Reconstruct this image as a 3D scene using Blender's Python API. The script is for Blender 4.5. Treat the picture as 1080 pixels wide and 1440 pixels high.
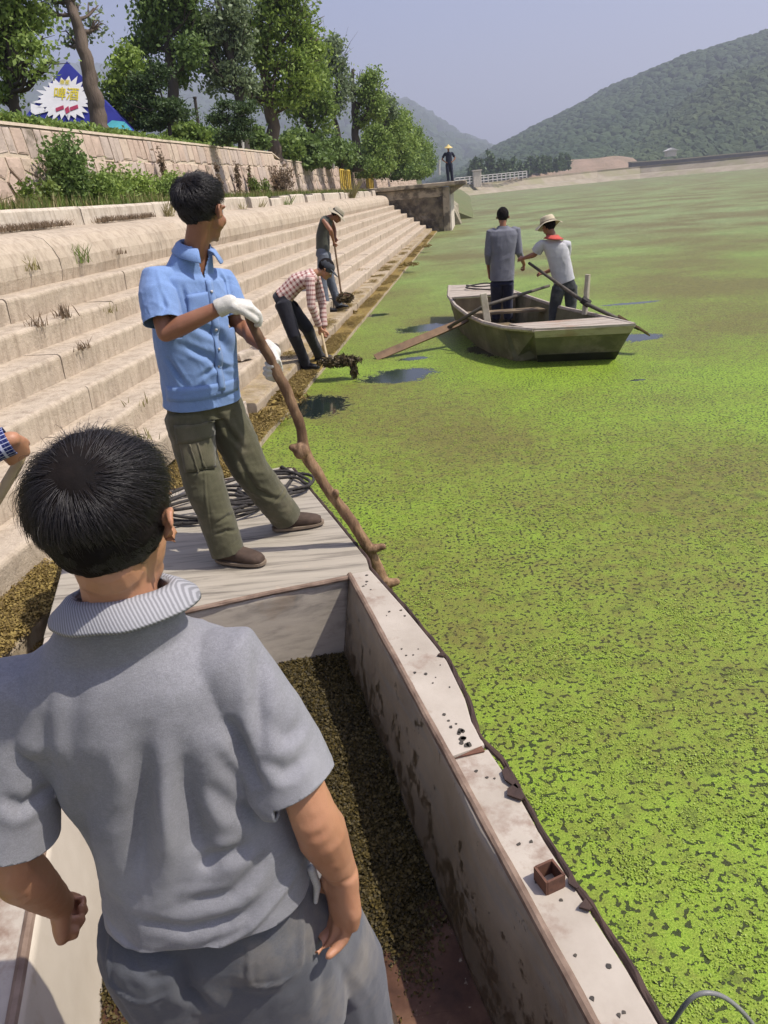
import bpy, bmesh, math, random
import numpy as np
from mathutils import Vector, Matrix, noise as mnoise

random.seed(7); rng = np.random.default_rng(7)
scene = bpy.context.scene
for o in list(bpy.data.objects): bpy.data.objects.remove(o)

# ------------------------------------------------------------------ camera
F = 1050.0; PITCH = math.radians(23.0); ROLL = math.radians(5.14); CAMH = 2.1
fw = np.array([0, math.cos(PITCH), -math.sin(PITCH)])
_r0 = np.array([1., 0, 0]); _u0 = np.cross(_r0, fw)
rt = math.cos(ROLL)*_r0 - math.sin(ROLL)*_u0
up = math.cos(ROLL)*_u0 + math.sin(ROLL)*_r0
CAM = np.array([0, 0, CAMH])
cam_data = bpy.data.cameras.new('camera'); cam = bpy.data.objects.new('camera', cam_data)
scene.collection.objects.link(cam)
cam.matrix_world = Matrix(((rt[0], up[0], -fw[0], 0), (rt[1], up[1], -fw[1], 0), (rt[2], up[2], -fw[2], CAMH), (0, 0, 0, 1)))
cam_data.sensor_fit = 'VERTICAL'; cam_data.sensor_height = 36.0; cam_data.lens = F*36/1440
cam_data.clip_start = 0.05; cam_data.clip_end = 20000
scene.camera = cam

# ------------------------------------------------------------------ sky, sun, exposure
SUN_EL = math.radians(57); SUN_AZ = math.radians(103)      # azimuth clockwise from +Y
world = bpy.data.worlds.new('World'); scene.world = world; world.use_nodes = True
wn = world.node_tree; wn.nodes.clear()
wo = wn.nodes.new('ShaderNodeOutputWorld'); bg = wn.nodes.new('ShaderNodeBackground')
sky = wn.nodes.new('ShaderNodeTexSky'); sky.sky_type = 'NISHITA'; sky.sun_disc = False
sky.sun_elevation = SUN_EL; sky.sun_rotation = SUN_AZ; sky.altitude = 200
sky.air_density = 1.0; sky.dust_density = 4.5; sky.ozone_density = 2.5
bg.inputs['Strength'].default_value = 0.10
tint = wn.nodes.new('ShaderNodeMix'); tint.data_type = 'RGBA'; tint.blend_type = 'MULTIPLY'
tint.inputs[0].default_value = 1.0; tint.inputs[7].default_value = (0.97, 0.95, 1.21, 1)
wn.links.new(sky.outputs[0], tint.inputs[6]); wn.links.new(tint.outputs[2], bg.inputs[0]); wn.links.new(bg.outputs[0], wo.inputs[0])
sun_data = bpy.data.lights.new('sun', 'SUN'); sun = bpy.data.objects.new('sun', sun_data)
scene.collection.objects.link(sun)
sun_data.energy = 4.8; sun_data.angle = math.radians(0.55); sun_data.color = (1.0, 0.94, 0.85)
sd = Vector((math.sin(SUN_AZ)*math.cos(SUN_EL), math.cos(SUN_AZ)*math.cos(SUN_EL), math.sin(SUN_EL)))
sun.rotation_euler = sd.to_track_quat('Z', 'Y').to_euler()
scene.view_settings.view_transform = 'Standard'; scene.view_settings.look = 'None'
scene.view_settings.exposure = 0.48; scene.view_settings.gamma = 1.0
scene.view_settings.use_curve_mapping = False
scene.render.engine = 'CYCLES'
scene.cycles.volume_bounces = 0; scene.cycles.transparent_max_bounces = 8; scene.cycles.max_bounces = 6
scene.render.resolution_x = 768; scene.render.resolution_y = 1024

# ------------------------------------------------------------------ survey helpers (sight lines measured to real depths)
def ray(x, y):
    d = fw*F + rt*(x-540) + up*(720-y); return d/np.linalg.norm(d)
def atz(x, y, z=0.0):
    d = ray(x, y); return CAM + d*((z-CAM[2])/d[2])
def aty(x, y, Y):
    d = ray(x, y); return CAM + d*(Y/d[1])
U = np.array([0.1464, 0.9892, 0]); N = np.array([-0.9892, 0.1464, 0]); O = np.array([-2.105, 0, 0])
def W(s, o, z): return O + U*s + N*o + np.array([0, 0, z])      # s along the shore, o inland
def to_shore(p): q = np.asarray(p)-O; return np.array([q@U, q@N, p[2]])
def ato(x, y, o):
    d = ray(x, y); t = (o-(CAM-O)@N)/(d@N); return to_shore(CAM+d*t)
def ats(x, y, s):
    d = ray(x, y); t = (s-(CAM-O)@U)/(d@U); return to_shore(CAM+d*t)
AX = np.array([-.243, .970, 0]); RX = np.array([.970, .243, 0])   # near boat: a forward, r to starboard
def B(r, a, z): return RX*r + AX*a + np.array([0, 0, z])
V = lambda *a: np.array(a, float)
def unit(v): v = np.asarray(v, float); return v/np.linalg.norm(v)

# ------------------------------------------------------------------ numpy noise
_perm = rng.integers(0, 2**31, size=4096)
def _h(ix, iy, iz):
    h = (ix*73856093) ^ (iy*19349663) ^ (iz*83492791)
    h = (h ^ (h >> 13))*1274126177; h = h ^ (h >> 16)
    return (h & 0xffff)/65535.0*2-1
def vnoise(P, scale=1.0, seed=0):
    P = np.asarray(P, float)*scale + seed*17.31
    i = np.floor(P).astype(np.int64); f = P-i; f = f*f*(3-2*f)
    r = 0
    for dx in (0, 1):
        wx = f[:, 0] if dx else 1-f[:, 0]
        for dy in (0, 1):
            wy = f[:, 1] if dy else 1-f[:, 1]
            for dz in (0, 1):
                wz = f[:, 2] if dz else 1-f[:, 2]
                r = r + wx*wy*wz*_h(i[:, 0]+dx, i[:, 1]+dy, i[:, 2]+dz)
    return r
def fbm(P, scale=1.0, octaves=4, seed=0):
    a = 1; r = 0; t = 0
    for k in range(octaves):
        r = r + a*vnoise(P, scale*2**k, seed+k); t += a; a *= .5
    return r/t

# ------------------------------------------------------------------ materials
def nd(nt, typ, **kw):
    n = nt.nodes.new(typ)
    for k, v in kw.items():
        if k in n.inputs.keys(): n.inputs[k].default_value = v
        else: setattr(n, k, v)
    return n
def c4(c): return (c[0], c[1], c[2], 1)
def newmat(name, rough=.8, spec=.3):
    m = bpy.data.materials.new(name); m.use_nodes = True; nt = m.node_tree
    b = nt.nodes['Principled BSDF']; b.inputs['Roughness'].default_value = rough
    b.inputs['Specular IOR Level'].default_value = spec
    return m, nt, b
def coords(nt, kind='Object', scale=(1, 1, 1)):
    t = nt.nodes.new('ShaderNodeTexCoord')
    if kind == 'Position':
        g = nt.nodes.new('ShaderNodeNewGeometry'); out = g.outputs['Position']
    else: out = t.outputs[kind]
    mp = nt.nodes.new('ShaderNodeMapping'); mp.inputs['Scale'].default_value = scale
    nt.links.new(out, mp.inputs[0]); return mp.outputs[0]
def noise_n(nt, co, scale, detail=6, rough=.6, dist=0):
    n = nt.nodes.new('ShaderNodeTexNoise'); n.inputs['Scale'].default_value = scale
    n.inputs['Detail'].default_value = detail; n.inputs['Roughness'].default_value = rough
    n.inputs['Distortion'].default_value = dist
    nt.links.new(co, n.inputs['Vector']); return n.outputs[0]
def ramp(nt, fac, stops):
    r = nt.nodes.new('ShaderNodeValToRGB'); e = r.color_ramp.elements
    while len(e) < len(stops): e.new(.5)
    for i, (p, c) in enumerate(stops):
        e[i].position = p; e[i].color = c4(c) if not isinstance(c, (int, float)) else (c, c, c, 1)
    nt.links.new(fac, r.inputs[0]); return r.outputs[0]
def mixc(nt, fac, a, b, blend='MIX'):
    m = nt.nodes.new('ShaderNodeMix'); m.data_type = 'RGBA'; m.blend_type = blend
    for sock, v in ((0, fac), (6, a), (7, b)):
        if isinstance(v, (int, float)): m.inputs[sock].default_value = v
        elif isinstance(v, tuple): m.inputs[sock].default_value = c4(v)
        else: nt.links.new(v, m.inputs[sock])
    return m.outputs[2]
def math_n(nt, op, a, b=None, c=None):
    m = nt.nodes.new('ShaderNodeMath'); m.operation = op
    for i, v in enumerate((a, b, c)):
        if v is None: continue
        if isinstance(v, (int, float)): m.inputs[i].default_value = v
        else: nt.links.new(v, m.inputs[i])
    return m.outputs[0]
def bump(nt, b, h, strength=.3, dist=.01):
    n = nt.nodes.new('ShaderNodeBump'); n.inputs['Strength'].default_value = strength
    n.inputs['Distance'].default_value = dist
    nt.links.new(h, n.inputs['Height']); nt.links.new(n.outputs[0], b.inputs['Normal'])
def M(name, c1, c2=None, scale=6, rough=.8, bs=.3, bd=.005, bscale=None, stretch=(1, 1, 1), spec=.3, c3=None, c3scale=1.5, c3at=.6, kind='Object', metallic=0, detail=6):
    m, nt, b = newmat(name, rough, spec); co = coords(nt, kind, stretch)
    n = noise_n(nt, co, scale, detail)
    c2 = c2 or tuple(x*.72 for x in c1)
    col = ramp(nt, n, [(.32, c1), (.68, c2)])
    if c3:
        n3 = noise_n(nt, co, c3scale, 8, .65)
        f = ramp(nt, n3, [(c3at-.06, 0.0), (c3at+.06, 1.0)])
        col = mixc(nt, f, col, c3)
    nt.links.new(col, b.inputs['Base Color'])
    if bs: bump(nt, b, noise_n(nt, co, bscale or scale*6, 5), bs, bd)
    b.inputs['Metallic'].default_value = metallic
    return m
def sep(nt, v):
    s = nt.nodes.new('ShaderNodeSeparateXYZ'); nt.links.new(v, s.inputs[0]); return s.outputs

def leaf_mat(name, c1, c2, rough=.55, trans=.35):
    m, nt, b = newmat(name, rough, .35)
    g = nt.nodes.new('ShaderNodeNewGeometry')
    co = coords(nt, 'Position')
    n = noise_n(nt, co, .9, 3)
    mixf = math_n(nt, 'ADD', math_n(nt, 'MULTIPLY', g.outputs['Random Per Island'], .6), math_n(nt, 'MULTIPLY', n, .5))
    col = ramp(nt, mixf, [(.15, c1), (.85, c2)])
    nt.links.new(col, b.inputs['Base Color'])
    tr = nt.nodes.new('ShaderNodeBsdfTranslucent'); mx = nt.nodes.new('ShaderNodeMixShader'); mx.inputs[0].default_value = trans
    nt.links.new(col, tr.inputs[0]); nt.links.new(b.outputs[0], mx.inputs[1]); nt.links.new(tr.outputs[0], mx.inputs[2])
    nt.links.new(mx.outputs[0], nt.nodes['Material Output'].inputs[0])
    return m

# ------------------------------------------------------------------ mesh builder
class MB:
    def __init__(s): s.v = []; s.f = []; s.n = 0
    def add(s, verts, faces):
        verts = np.asarray(verts, float).reshape(-1, 3)
        s.v.append(verts); s.f += [tuple(int(i)+s.n for i in f) for f in faces]; s.n += len(verts); return s
    def box(s, c, half, ax=None):
        c = np.asarray(c, float); A = np.eye(3) if ax is None else np.asarray(ax, float)
        vs = [c+A[0]*half[0]*i+A[1]*half[1]*j+A[2]*half[2]*k for i in (-1, 1) for j in (-1, 1) for k in (-1, 1)]
        return s.add(vs, [(0, 1, 3, 2), (4, 6, 7, 5), (0, 4, 5, 1), (2, 3, 7, 6), (0, 2, 6, 4), (1, 5, 7, 3)])
    def loft(s, rings, cap=True, closed=True):
        R = len(rings); n = len(rings[0]); vs = np.concatenate([np.asarray(r, float) for r in rings])
        fs = []
        for i in range(R-1):
            for j in range(n if closed else n-1):
                k = (j+1) % n
                fs.append((i*n+j, i*n+k, (i+1)*n+k, (i+1)*n+j))
        if cap: fs.append(tuple(range(n-1, -1, -1))); fs.append(tuple((R-1)*n+j for j in range(n)))
        return s.add(vs, fs)
    def tube(s, pts, rad, n=10, cap=True, roundend=False, wob=0):
        pts = [np.asarray(p, float) for p in pts]
        if isinstance(rad, (int, float)): rad = [rad]*len(pts)
        rad = list(rad)
        if roundend == 'start':
            d0 = unit(pts[0]-pts[1]); r0 = rad[0]
            a = [(pts[0]+d0*r0*math.sin(t), r0*math.cos(t)) for t in (1.45, 1.0, .5)]
            pts = [x[0] for x in a]+pts; rad = [x[1] for x in a]+rad
        elif roundend:
            d0 = unit(pts[0]-pts[1]); d1 = unit(pts[-1]-pts[-2]); r0, r1 = rad[0], rad[-1]
            a = [(pts[0]+d0*r0*math.sin(t), r0*math.cos(t)) for t in (1.45, 1.0, .5)]
            b = [(pts[-1]+d1*r1*math.sin(t), r1*math.cos(t)) for t in (.5, 1.0, 1.45)]
            pts = [x[0] for x in a]+pts+[x[0] for x in b]; rad = [x[1] for x in a]+rad+[x[1] for x in b]
        rings = []; t = unit(pts[1]-pts[0])
        ref = np.array([0, 0, 1.]) if abs(t[2]) < .9 else np.array([1., 0, 0])
        x = unit(np.cross(ref, t))
        for i, p in enumerate(pts):
            if 0 < i < len(pts)-1: t = unit(pts[i+1]-pts[i-1])
            elif i == 0: t = unit(pts[1]-pts[0])
            else: t = unit(pts[-1]-pts[-2])
            x = unit(x-t*(x@t)); y = np.cross(t, x)
            r = rad[i]
            rings.append([p+(x*math.cos(a)+y*math.sin(a))*r*(1+(random.uniform(-wob, wob) if wob else 0)) for a in np.linspace(0, 2*math.pi, n, endpoint=False)])
        return s.loft(rings, cap)
    def ell(s, c, r, ax=None, n=16, m=10):
        c = np.asarray(c, float); A = np.eye(3) if ax is None else np.asarray(ax, float)
        rings = []
        for i in range(m+1):
            t = -math.pi/2+math.pi*(i+.02)/(m+.04)
            rings.append([c+A[0]*r[0]*math.cos(t)*math.cos(a)+A[1]*r[1]*math.cos(t)*math.sin(a)+A[2]*r[2]*math.sin(t) for a in np.linspace(0, 2*math.pi, n, endpoint=False)])
        return s.loft(rings)
    def sect(s, secs, n=32):   # secs: (centre, half-width vec, half-depth vec, exponent)
        rings = []
        for c, a, b, e in secs:
            c, a, b = (np.asarray(q, float) for q in (c, a, b)); ring = []
            for t in np.linspace(0, 2*math.pi, n, endpoint=False):
                ct, st = math.cos(t), math.sin(t)
                ring.append(c+a*math.copysign(abs(ct)**(2/e), ct)+b*math.copysign(abs(st)**(2/e), st))
            rings.append(ring)
        return s.loft(rings)
    def prism(s, poly, d):     # polygon (3D pts) extruded by vector d
        p = np.asarray(poly, float); n = len(p); d = np.asarray(d, float)
        fs = [tuple(range(n-1, -1, -1)), tuple(range(n, 2*n))]+[(i, (i+1) % n, n+(i+1) % n, n+i) for i in range(n)]
        return s.add(np.concatenate([p, p+d]), fs)
    def data(s, name='mesh'):
        me = bpy.data.meshes.new(name)
        if s.v: me.from_pydata(np.concatenate(s.v).tolist(), [], s.f)
        return me
def fixn(me):
    bm = bmesh.new(); bm.from_mesh(me); bmesh.ops.recalc_face_normals(bm, faces=bm.faces); bm.to_mesh(me); bm.free()

def props(o, label=None, cat=None, group=None, kind=None):
    if label: o['label'] = label
    if cat: o['category'] = cat
    if group: o['group'] = group
    if kind: o['kind'] = kind
    return o
def wloc(p):
    v = Vector((0, 0, 0))
    while p is not None: v = v+p.location; p = p.parent
    return v
def thing(name, loc, label, cat, group=None, kind=None):
    o = bpy.data.objects.new(name, None); scene.collection.objects.link(o); o.location = Vector(loc)
    o.empty_display_size = .1
    return props(o, label, cat, group, kind)
def link(name, me, mat=None, parent=None, smooth=False, fix=False, autosmooth=None):
    """me holds world coordinates; they are moved into the parent's frame."""
    if isinstance(me, MB): me = me.data(name); fix = True
    if fix: fixn(me)
    if parent is not None:
        w = wloc(parent); me.transform(Matrix.Translation(-w))
    o = bpy.data.objects.new(name, me); scene.collection.objects.link(o)
    if parent is not None: o.parent = parent
    if mat is not None:
        for m in (mat if isinstance(mat, (list, tuple)) else [mat]): me.materials.append(m)
    if smooth: me.shade_smooth()
    return o
def bevel(me, w=.01, seg=2, angle=.5):
    bm = bmesh.new(); bm.from_mesh(me)
    es = [e for e in bm.edges if len(e.link_faces) == 2 and e.calc_face_angle(0) > angle]
    bmesh.ops.bevel(bm, geom=es, offset=w, segments=seg, profile=.7, affect='EDGES', clamp_overlap=True)
    bm.to_mesh(me); bm.free(); return me

def remesh(mb, voxel, smooth=4, cuts=(), solid=0.0, keep=None):
    """Union of closed shapes as one continuous skin. cuts: (point, outward normal, radius) open the skin there."""
    me = mb.data('tmp'); fixn(me)
    ob = bpy.data.objects.new('tmp', me); scene.collection.objects.link(ob)
    r = ob.modifiers.new('r', 'REMESH'); r.mode = 'VOXEL'; r.voxel_size = voxel; r.use_smooth_shade = True
    if smooth:
        sm = ob.modifiers.new('s', 'SMOOTH'); sm.iterations = smooth; sm.factor = .5
    dg = bpy.context.evaluated_depsgraph_get(); dg.update()
    out = bpy.data.meshes.new_from_object(ob.evaluated_get(dg))
    bpy.data.objects.remove(ob); bpy.data.meshes.remove(me)
    if cuts:
        bm = bmesh.new(); bm.from_mesh(out)
        for co, no, rad, *ln in cuts:
            ln = ln[0] if ln else .17
            co = Vector(co); no = Vector(no).normalized()
            def near(f, k=1.0):
                q = f.calc_center_median()-co; h = q.dot(no); return -.025 < h < ln and (q-no*h).length < rad*k
            fs = [f for f in bm.faces if near(f)]
            geom = list({v for f in fs for v in f.verts})+list({e for f in fs for e in f.edges})+fs
            bmesh.ops.bisect_plane(bm, geom=geom, plane_co=co, plane_no=no, dist=1e-5)
            kill = [f for f in bm.faces if (keep is None or ln > .1 or abs((np.array(f.calc_center_median())-keep[0])@keep[1]) > keep[2]) and near(f, 1.02) and (f.calc_center_median()-co).dot(no) > 0]
            bmesh.ops.delete(bm, geom=kill, context='FACES')
        if solid:
            geom = bm.faces[:]
        bm.to_mesh(out); bm.free()
    return out
def displace(me, fn):
    n = len(me.vertices); co = np.empty(n*3); me.vertices.foreach_get('co', co); co = co.reshape(-1, 3)
    no = np.empty(n*3); me.vertex_normals.foreach_get('vector', no); no = no.reshape(-1, 3)
    d = fn(co, no)
    co2 = co+no*d[:, None]
    me.vertices.foreach_set('co', co2.ravel()); me.update()
def segdist(P, a, b):
    a = np.asarray(a, float); b = np.asarray(b, float); ab = b-a
    t = np.clip(((P-a)@ab)/(ab@ab), 0, 1); return np.linalg.norm(P-(a+t[:, None]*ab), axis=1), t
def creases(co, strokes, no=None):
    """strokes: (polyline, amplitude, width)"""
    d = np.zeros(len(co)); co = np.array(co); flat = no is not None
    if flat: co[:, 1] = 0
    for pl, amp, w in strokes:
        if flat: pl = [np.array([p[0], 0, p[2]]) for p in pl]
        L = len(pl)-1; best = np.full(len(co), 1e9); tt = np.zeros(len(co))
        for i in range(L):
            q, t = segdist(co, pl[i], pl[i+1]); m = q < best
            best[m] = q[m]; tt[m] = (i+t[m])/L
        fall = np.sin(np.clip(tt, .005, .995)*math.pi)**.9
        d += amp*fall*(np.exp(-(best/w)**2)-.35*np.exp(-((best-1.9*w)/(w*1.1))**2))
    return d*np.clip(-no[:, 1]*3, 0, 1) if flat else d
def folds(co, amp, scale, axis, stretch=3.0, seed=0):
    """soft cloth folds running along axis"""
    axis = unit(axis); par = co@axis
    P = co - np.outer(par, axis)*(1-1/stretch)
    P = P + .05*np.stack([vnoise(co, 7, seed+s_) for s_ in (5, 6, 7)], 1)
    n = vnoise(P, scale, seed); n2 = vnoise(P, scale*2.1, seed+3)
    return amp*((1-np.abs(n)*2.0)*.6+(1-np.abs(n2)*2)*.25)
def uvbones(me, bones, name='cloth'):
    """per-vertex cloth coordinates: along each limb and round it"""
    n = len(me.vertices); co = np.empty(n*3); me.vertices.foreach_get('co', co); co = co.reshape(-1, 3)
    best = np.full(n, 1e9); out = np.zeros((n, 3)); 
    for a, b, ref, bias in bones:
        a = np.asarray(a, float); b = np.asarray(b, float); ax = unit(b-a); L = np.linalg.norm(b-a)
        q, t = segdist(co, a, b); q = q-bias; m = q < best
        x = unit(np.asarray(ref, float)-ax*(np.asarray(ref, float)@ax)); y = np.cross(ax, x)
        r = co-a; u = np.arctan2(r@y, r@x)*.14
        best[m] = q[m]; out[m, 0] = u[m]; out[m, 1] = (r@ax)[m]
    at = me.attributes.new(name, 'FLOAT_VECTOR', 'POINT'); at.data.foreach_set('vector', out.ravel())

def gn_scatter(name, pts, proto, parent=None, scl=None, rot=None, label=None, cat=None, kind='stuff'):
    """points mesh with geometry nodes that put a copy of proto's mesh on each point"""
    me = bpy.data.meshes.new(name); me.vertices.add(len(pts)); me.vertices.foreach_set('co', np.asarray(pts, float).ravel())
    a = me.attributes.new('scl', 'FLOAT', 'POINT'); a.data.foreach_set('value', np.asarray(scl if scl is not None else np.ones(len(pts)), float))
    a = me.attributes.new('rot', 'FLOAT_VECTOR', 'POINT'); a.data.foreach_set('vector', np.asarray(rot if rot is not None else np.stack([np.zeros(len(pts)), np.zeros(len(pts)), rng.uniform(0, 6.28, len(pts))], 1), float).ravel())
    o = bpy.data.objects.new(name, me); scene.collection.objects.link(o)
    ng = bpy.data.node_groups.new(name+'_nodes', 'GeometryNodeTree')
    ng.interface.new_socket('Geometry', in_out='INPUT', socket_type='NodeSocketGeometry')
    ng.interface.new_socket('Geometry', in_out='OUTPUT', socket_type='NodeSocketGeometry')
    gi = ng.nodes.new('NodeGroupInput'); go = ng.nodes.new('NodeGroupOutput')
    ip = ng.nodes.new('GeometryNodeInstanceOnPoints'); oi = ng.nodes.new('GeometryNodeObjectInfo')
    oi.inputs['Object'].default_value = proto; oi.inputs['As Instance'].default_value = True
    ns = ng.nodes.new('GeometryNodeInputNamedAttribute'); ns.data_type = 'FLOAT'; ns.inputs['Name'].default_value = 'scl'
    nr = ng.nodes.new('GeometryNodeInputNamedAttribute'); nr.data_type = 'FLOAT_VECTOR'; nr.inputs['Name'].default_value = 'rot'
    L = ng.links
    L.new(gi.outputs[0], ip.inputs['Points']); L.new(oi.outputs['Geometry'], ip.inputs['Instance'])
    L.new(ns.outputs[0], ip.inputs['Scale']); L.new(nr.outputs[0], ip.inputs['Rotation']); L.new(ip.outputs[0], go.inputs[0])
    md = o.modifiers.new('scatter', 'NODES'); md.node_group = ng
    if parent is not None: o.parent = parent; me.transform(Matrix.Translation(-wloc(parent)))
    props(o, label, cat, None, kind)
    return o
def hidden_proto(name, me, mat):
    """source mesh for scattered stuff, linked to no collection: it is not in the scene itself"""
    o = bpy.data.objects.new(name, me); me.materials.append(mat); return o

# ================================================================== SETTING
TERR = 3.42       # upper terrace level
# ---- lake surface
def water_mat():
    m, nt, b = newmat('duckweed_water', .5, .25)
    co = coords(nt, 'Position')
    big = noise_n(nt, co, .22, 4, .55)
    big2 = noise_n(nt, co, .07, 4, .6)
    mid = noise_n(nt, co, 1.6, 5, .7)
    fine = noise_n(nt, co, 34, 4, .75)
    fine2 = noise_n(nt, co, 150, 3, .7)
    green = ramp(nt, fine2, [(.3, (.085, .155, .012)), (.5, (.185, .285, .022)), (.72, (.33, .43, .06))])
    pale = ramp(nt, mid, [(.3, (.19, .245, .085)), (.7, (.255, .305, .12))])
    s = sep(nt, co)
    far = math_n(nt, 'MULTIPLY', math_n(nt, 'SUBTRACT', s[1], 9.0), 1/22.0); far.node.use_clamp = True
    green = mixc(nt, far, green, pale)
    br = ramp(nt, mixc(nt, .30, big, noise_n(nt, co, 11, 5, .75)), [(.44, 0.0), (.57, .8)])
    green = mixc(nt, br, green, (.135, .105, .032))
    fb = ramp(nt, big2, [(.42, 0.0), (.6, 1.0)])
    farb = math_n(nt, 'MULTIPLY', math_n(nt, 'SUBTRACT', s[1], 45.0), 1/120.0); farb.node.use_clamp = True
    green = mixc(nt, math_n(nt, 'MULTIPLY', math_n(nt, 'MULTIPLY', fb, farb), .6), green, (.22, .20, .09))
    s38 = noise_n(nt, co, 44, 2.5, .5)
    hole = ramp(nt, math_n(nt, 'ADD', s38, math_n(nt, 'MULTIPLY', math_n(nt, 'SUBTRACT', mixc(nt, .4, mid, big), .5), .34)), [(.418, 1.0), (.438, 0.0)])
    sp = math_n(nt, 'ADD', noise_n(nt, co, 8.5, 9, .78), math_n(nt, 'MULTIPLY', math_n(nt, 'SUBTRACT', mixc(nt, .5, big, mid), .5), -.42))
    speck = ramp(nt, sp, [(.40, 1.0), (.45, 0.0)])
    green = mixc(nt, math_n(nt, 'MULTIPLY', speck, .5), green, (.050, .055, .016))
    col = mixc(nt, hole, green, mixc(nt, br, (.032, .045, .010), (.060, .040, .018)))
    # open water where the weed has been raked off: ellipses (cx, cy, rx, ry)
    wob = math_n(nt, 'ADD', math_n(nt, 'MULTIPLY', math_n(nt, 'SUBTRACT', noise_n(nt, co, 2.6, 6, .75), .5), 2.0), math_n(nt, 'MULTIPLY', math_n(nt, 'SUBTRACT', noise_n(nt, co, 22, 4, .75), .5), 1.6))
    mask = None
    for cx, cy, rx, ry in ((.35, 9.25, .46, .40), (.95, 12.55, .5, .42), (.62, 10.2, .25, .12), (2.9, 8.0, .10, .04), (-.62, 8.1, .38, .5), (3.6, 10.3, .4, .3), (1.7, 10.4, .35, .5), (4.6, 13.2, .5, .12), (.2, 14.5, .25, .2)):
        dx = math_n(nt, 'MULTIPLY', math_n(nt, 'SUBTRACT', s[0], cx), 1/rx); dy = math_n(nt, 'MULTIPLY', math_n(nt, 'SUBTRACT', s[1], cy), 1/ry)
        d = math_n(nt, 'SQRT', math_n(nt, 'ADD', math_n(nt, 'MULTIPLY', dx, dx), math_n(nt, 'MULTIPLY', dy, dy)))
        f = math_n(nt, 'SUBTRACT', 1.0, math_n(nt, 'ADD', d, wob))
        mask = f if mask is None else math_n(nt, 'MAXIMUM', mask, f)
    mk = ramp(nt, mask, [(.0, 0.0), (.12, 1.0)])
    col = mixc(nt, mk, col, (.012, .018, .016))
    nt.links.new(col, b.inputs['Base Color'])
    nt.links.new(ramp(nt, mk, [(0, .55), (1, .08)]), b.inputs['Roughness'])
    nt.links.new(ramp(nt, mk, [(0, .22), (1, .5)]), b.inputs['Specular IOR Level'])
    inv = math_n(nt, 'SUBTRACT', 1.0, mk)
    h = math_n(nt, 'MULTIPLY', inv, math_n(nt, 'SUBTRACT', fine2, math_n(nt, 'MULTIPLY', hole, .7)))
    bump(nt, b, h, .6, .006)
    return m
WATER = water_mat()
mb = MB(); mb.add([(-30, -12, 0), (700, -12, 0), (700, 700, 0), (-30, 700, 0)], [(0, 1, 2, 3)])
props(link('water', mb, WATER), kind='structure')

# ---- ground sheet under everything to the horizon
m_soil = M('soil', (.16, .13, .07), (.08, .10, .04), .05, .95, .2, .05)
mb = MB(); mb.add([(-9000, -3000, -1.6), (9000, -3000, -1.6), (9000, 15000, -1.6), (-9000, 15000, -1.6)], [(0, 1, 2, 3)])
props(link('ground', mb, m_soil), kind='structure')

# ---- terraced concrete steps
def concrete(name, base=(.43, .36, .27), algae=True):
    m, nt, b = newmat(name, .88, .2)
    co = coords(nt, 'Position'); s = sep(nt, co)
    n = noise_n(nt, co, 3.2, 10, .68); nf = noise_n(nt, co, 40, 5, .7)
    col = ramp(nt, n, [(.25, tuple(x*.68 for x in base)), (.45, base), (.7, tuple(min(1, x*1.13) for x in base))])
    # grime in vertical streaks
    st = coords(nt, 'Position', (5, 5, .8)); ns = noise_n(nt, st, 2.5, 6, .7)
    col = mixc(nt, ramp(nt, ns, [(.46, 0.0), (.70, .7)]), col, (.22, .17, .12))
    col = mixc(nt, ramp(nt, noise_n(nt, co, 1.1, 6, .6), [(.52, 0.0), (.72, .5)]), col, (.34, .27, .19))
    col = mixc(nt, ramp(nt, nf, [(.60, 0.0), (.78, .6)]), col, (.2, .16, .11))
    if algae:
        zz = math_n(nt, 'ADD', s[2], math_n(nt, 'MULTIPLY', math_n(nt, 'SUBTRACT', noise_n(nt, co, 2.2, 6, .6), .5), .42))
        a = ramp(nt, zz, [(.11, 1.0), (.30, 0.0)])
        g = nt.nodes.new('ShaderNodeNewGeometry'); nz = sep(nt, g.outputs['Normal'])[2]
        a = math_n(nt, 'MULTIPLY', a, ramp(nt, nz, [(.3, .25), (.75, 1.0)]))
        al = ramp(nt, noise_n(nt, co, 14, 6, .7), [(.3, (.10, .075, .02)), (.55, (.22, .15, .045)), (.72, (.20, .21, .03))])
        col = mixc(nt, a, col, al)
    nt.links.new(col, b.inputs['Base Color'])
    h = math_n(nt, 'ADD', math_n(nt, 'MULTIPLY', n, 2.0), math_n(nt, 'MULTIPLY', nf, .5))
    bump(nt, b, h, .75, .02)
    return m
CONC = concrete('weathered_concrete')
steps = thing('terraced_steps', W(0, 0, 0), None, None, kind='structure')
LV = [(0.0, -.5, .06), (.27, .04, .20), (.59, .2, .40), (.89, .4, .60), (1.21, .6, .82), (1.55, .82, 1.05), (1.88, 1.05, 1.27), (2.20, 1.27, 1.50)]
def profile(k):
    o0, zb, zt = LV[k]; o1 = LV[k+1][0] if k+1 < len(LV) else 2.6
    r = .036 if k else .02
    pts = [(o0+.012, zb-.08)]
    for t in np.linspace(0, math.pi/2, 5): pts.append((o0+r-r*math.cos(t), zt-r*1.1+r*1.1*math.sin(t)))
    pts += [(o1+.12, zt+.012), (o1+.12, zb-.08)]
    return pts
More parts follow.
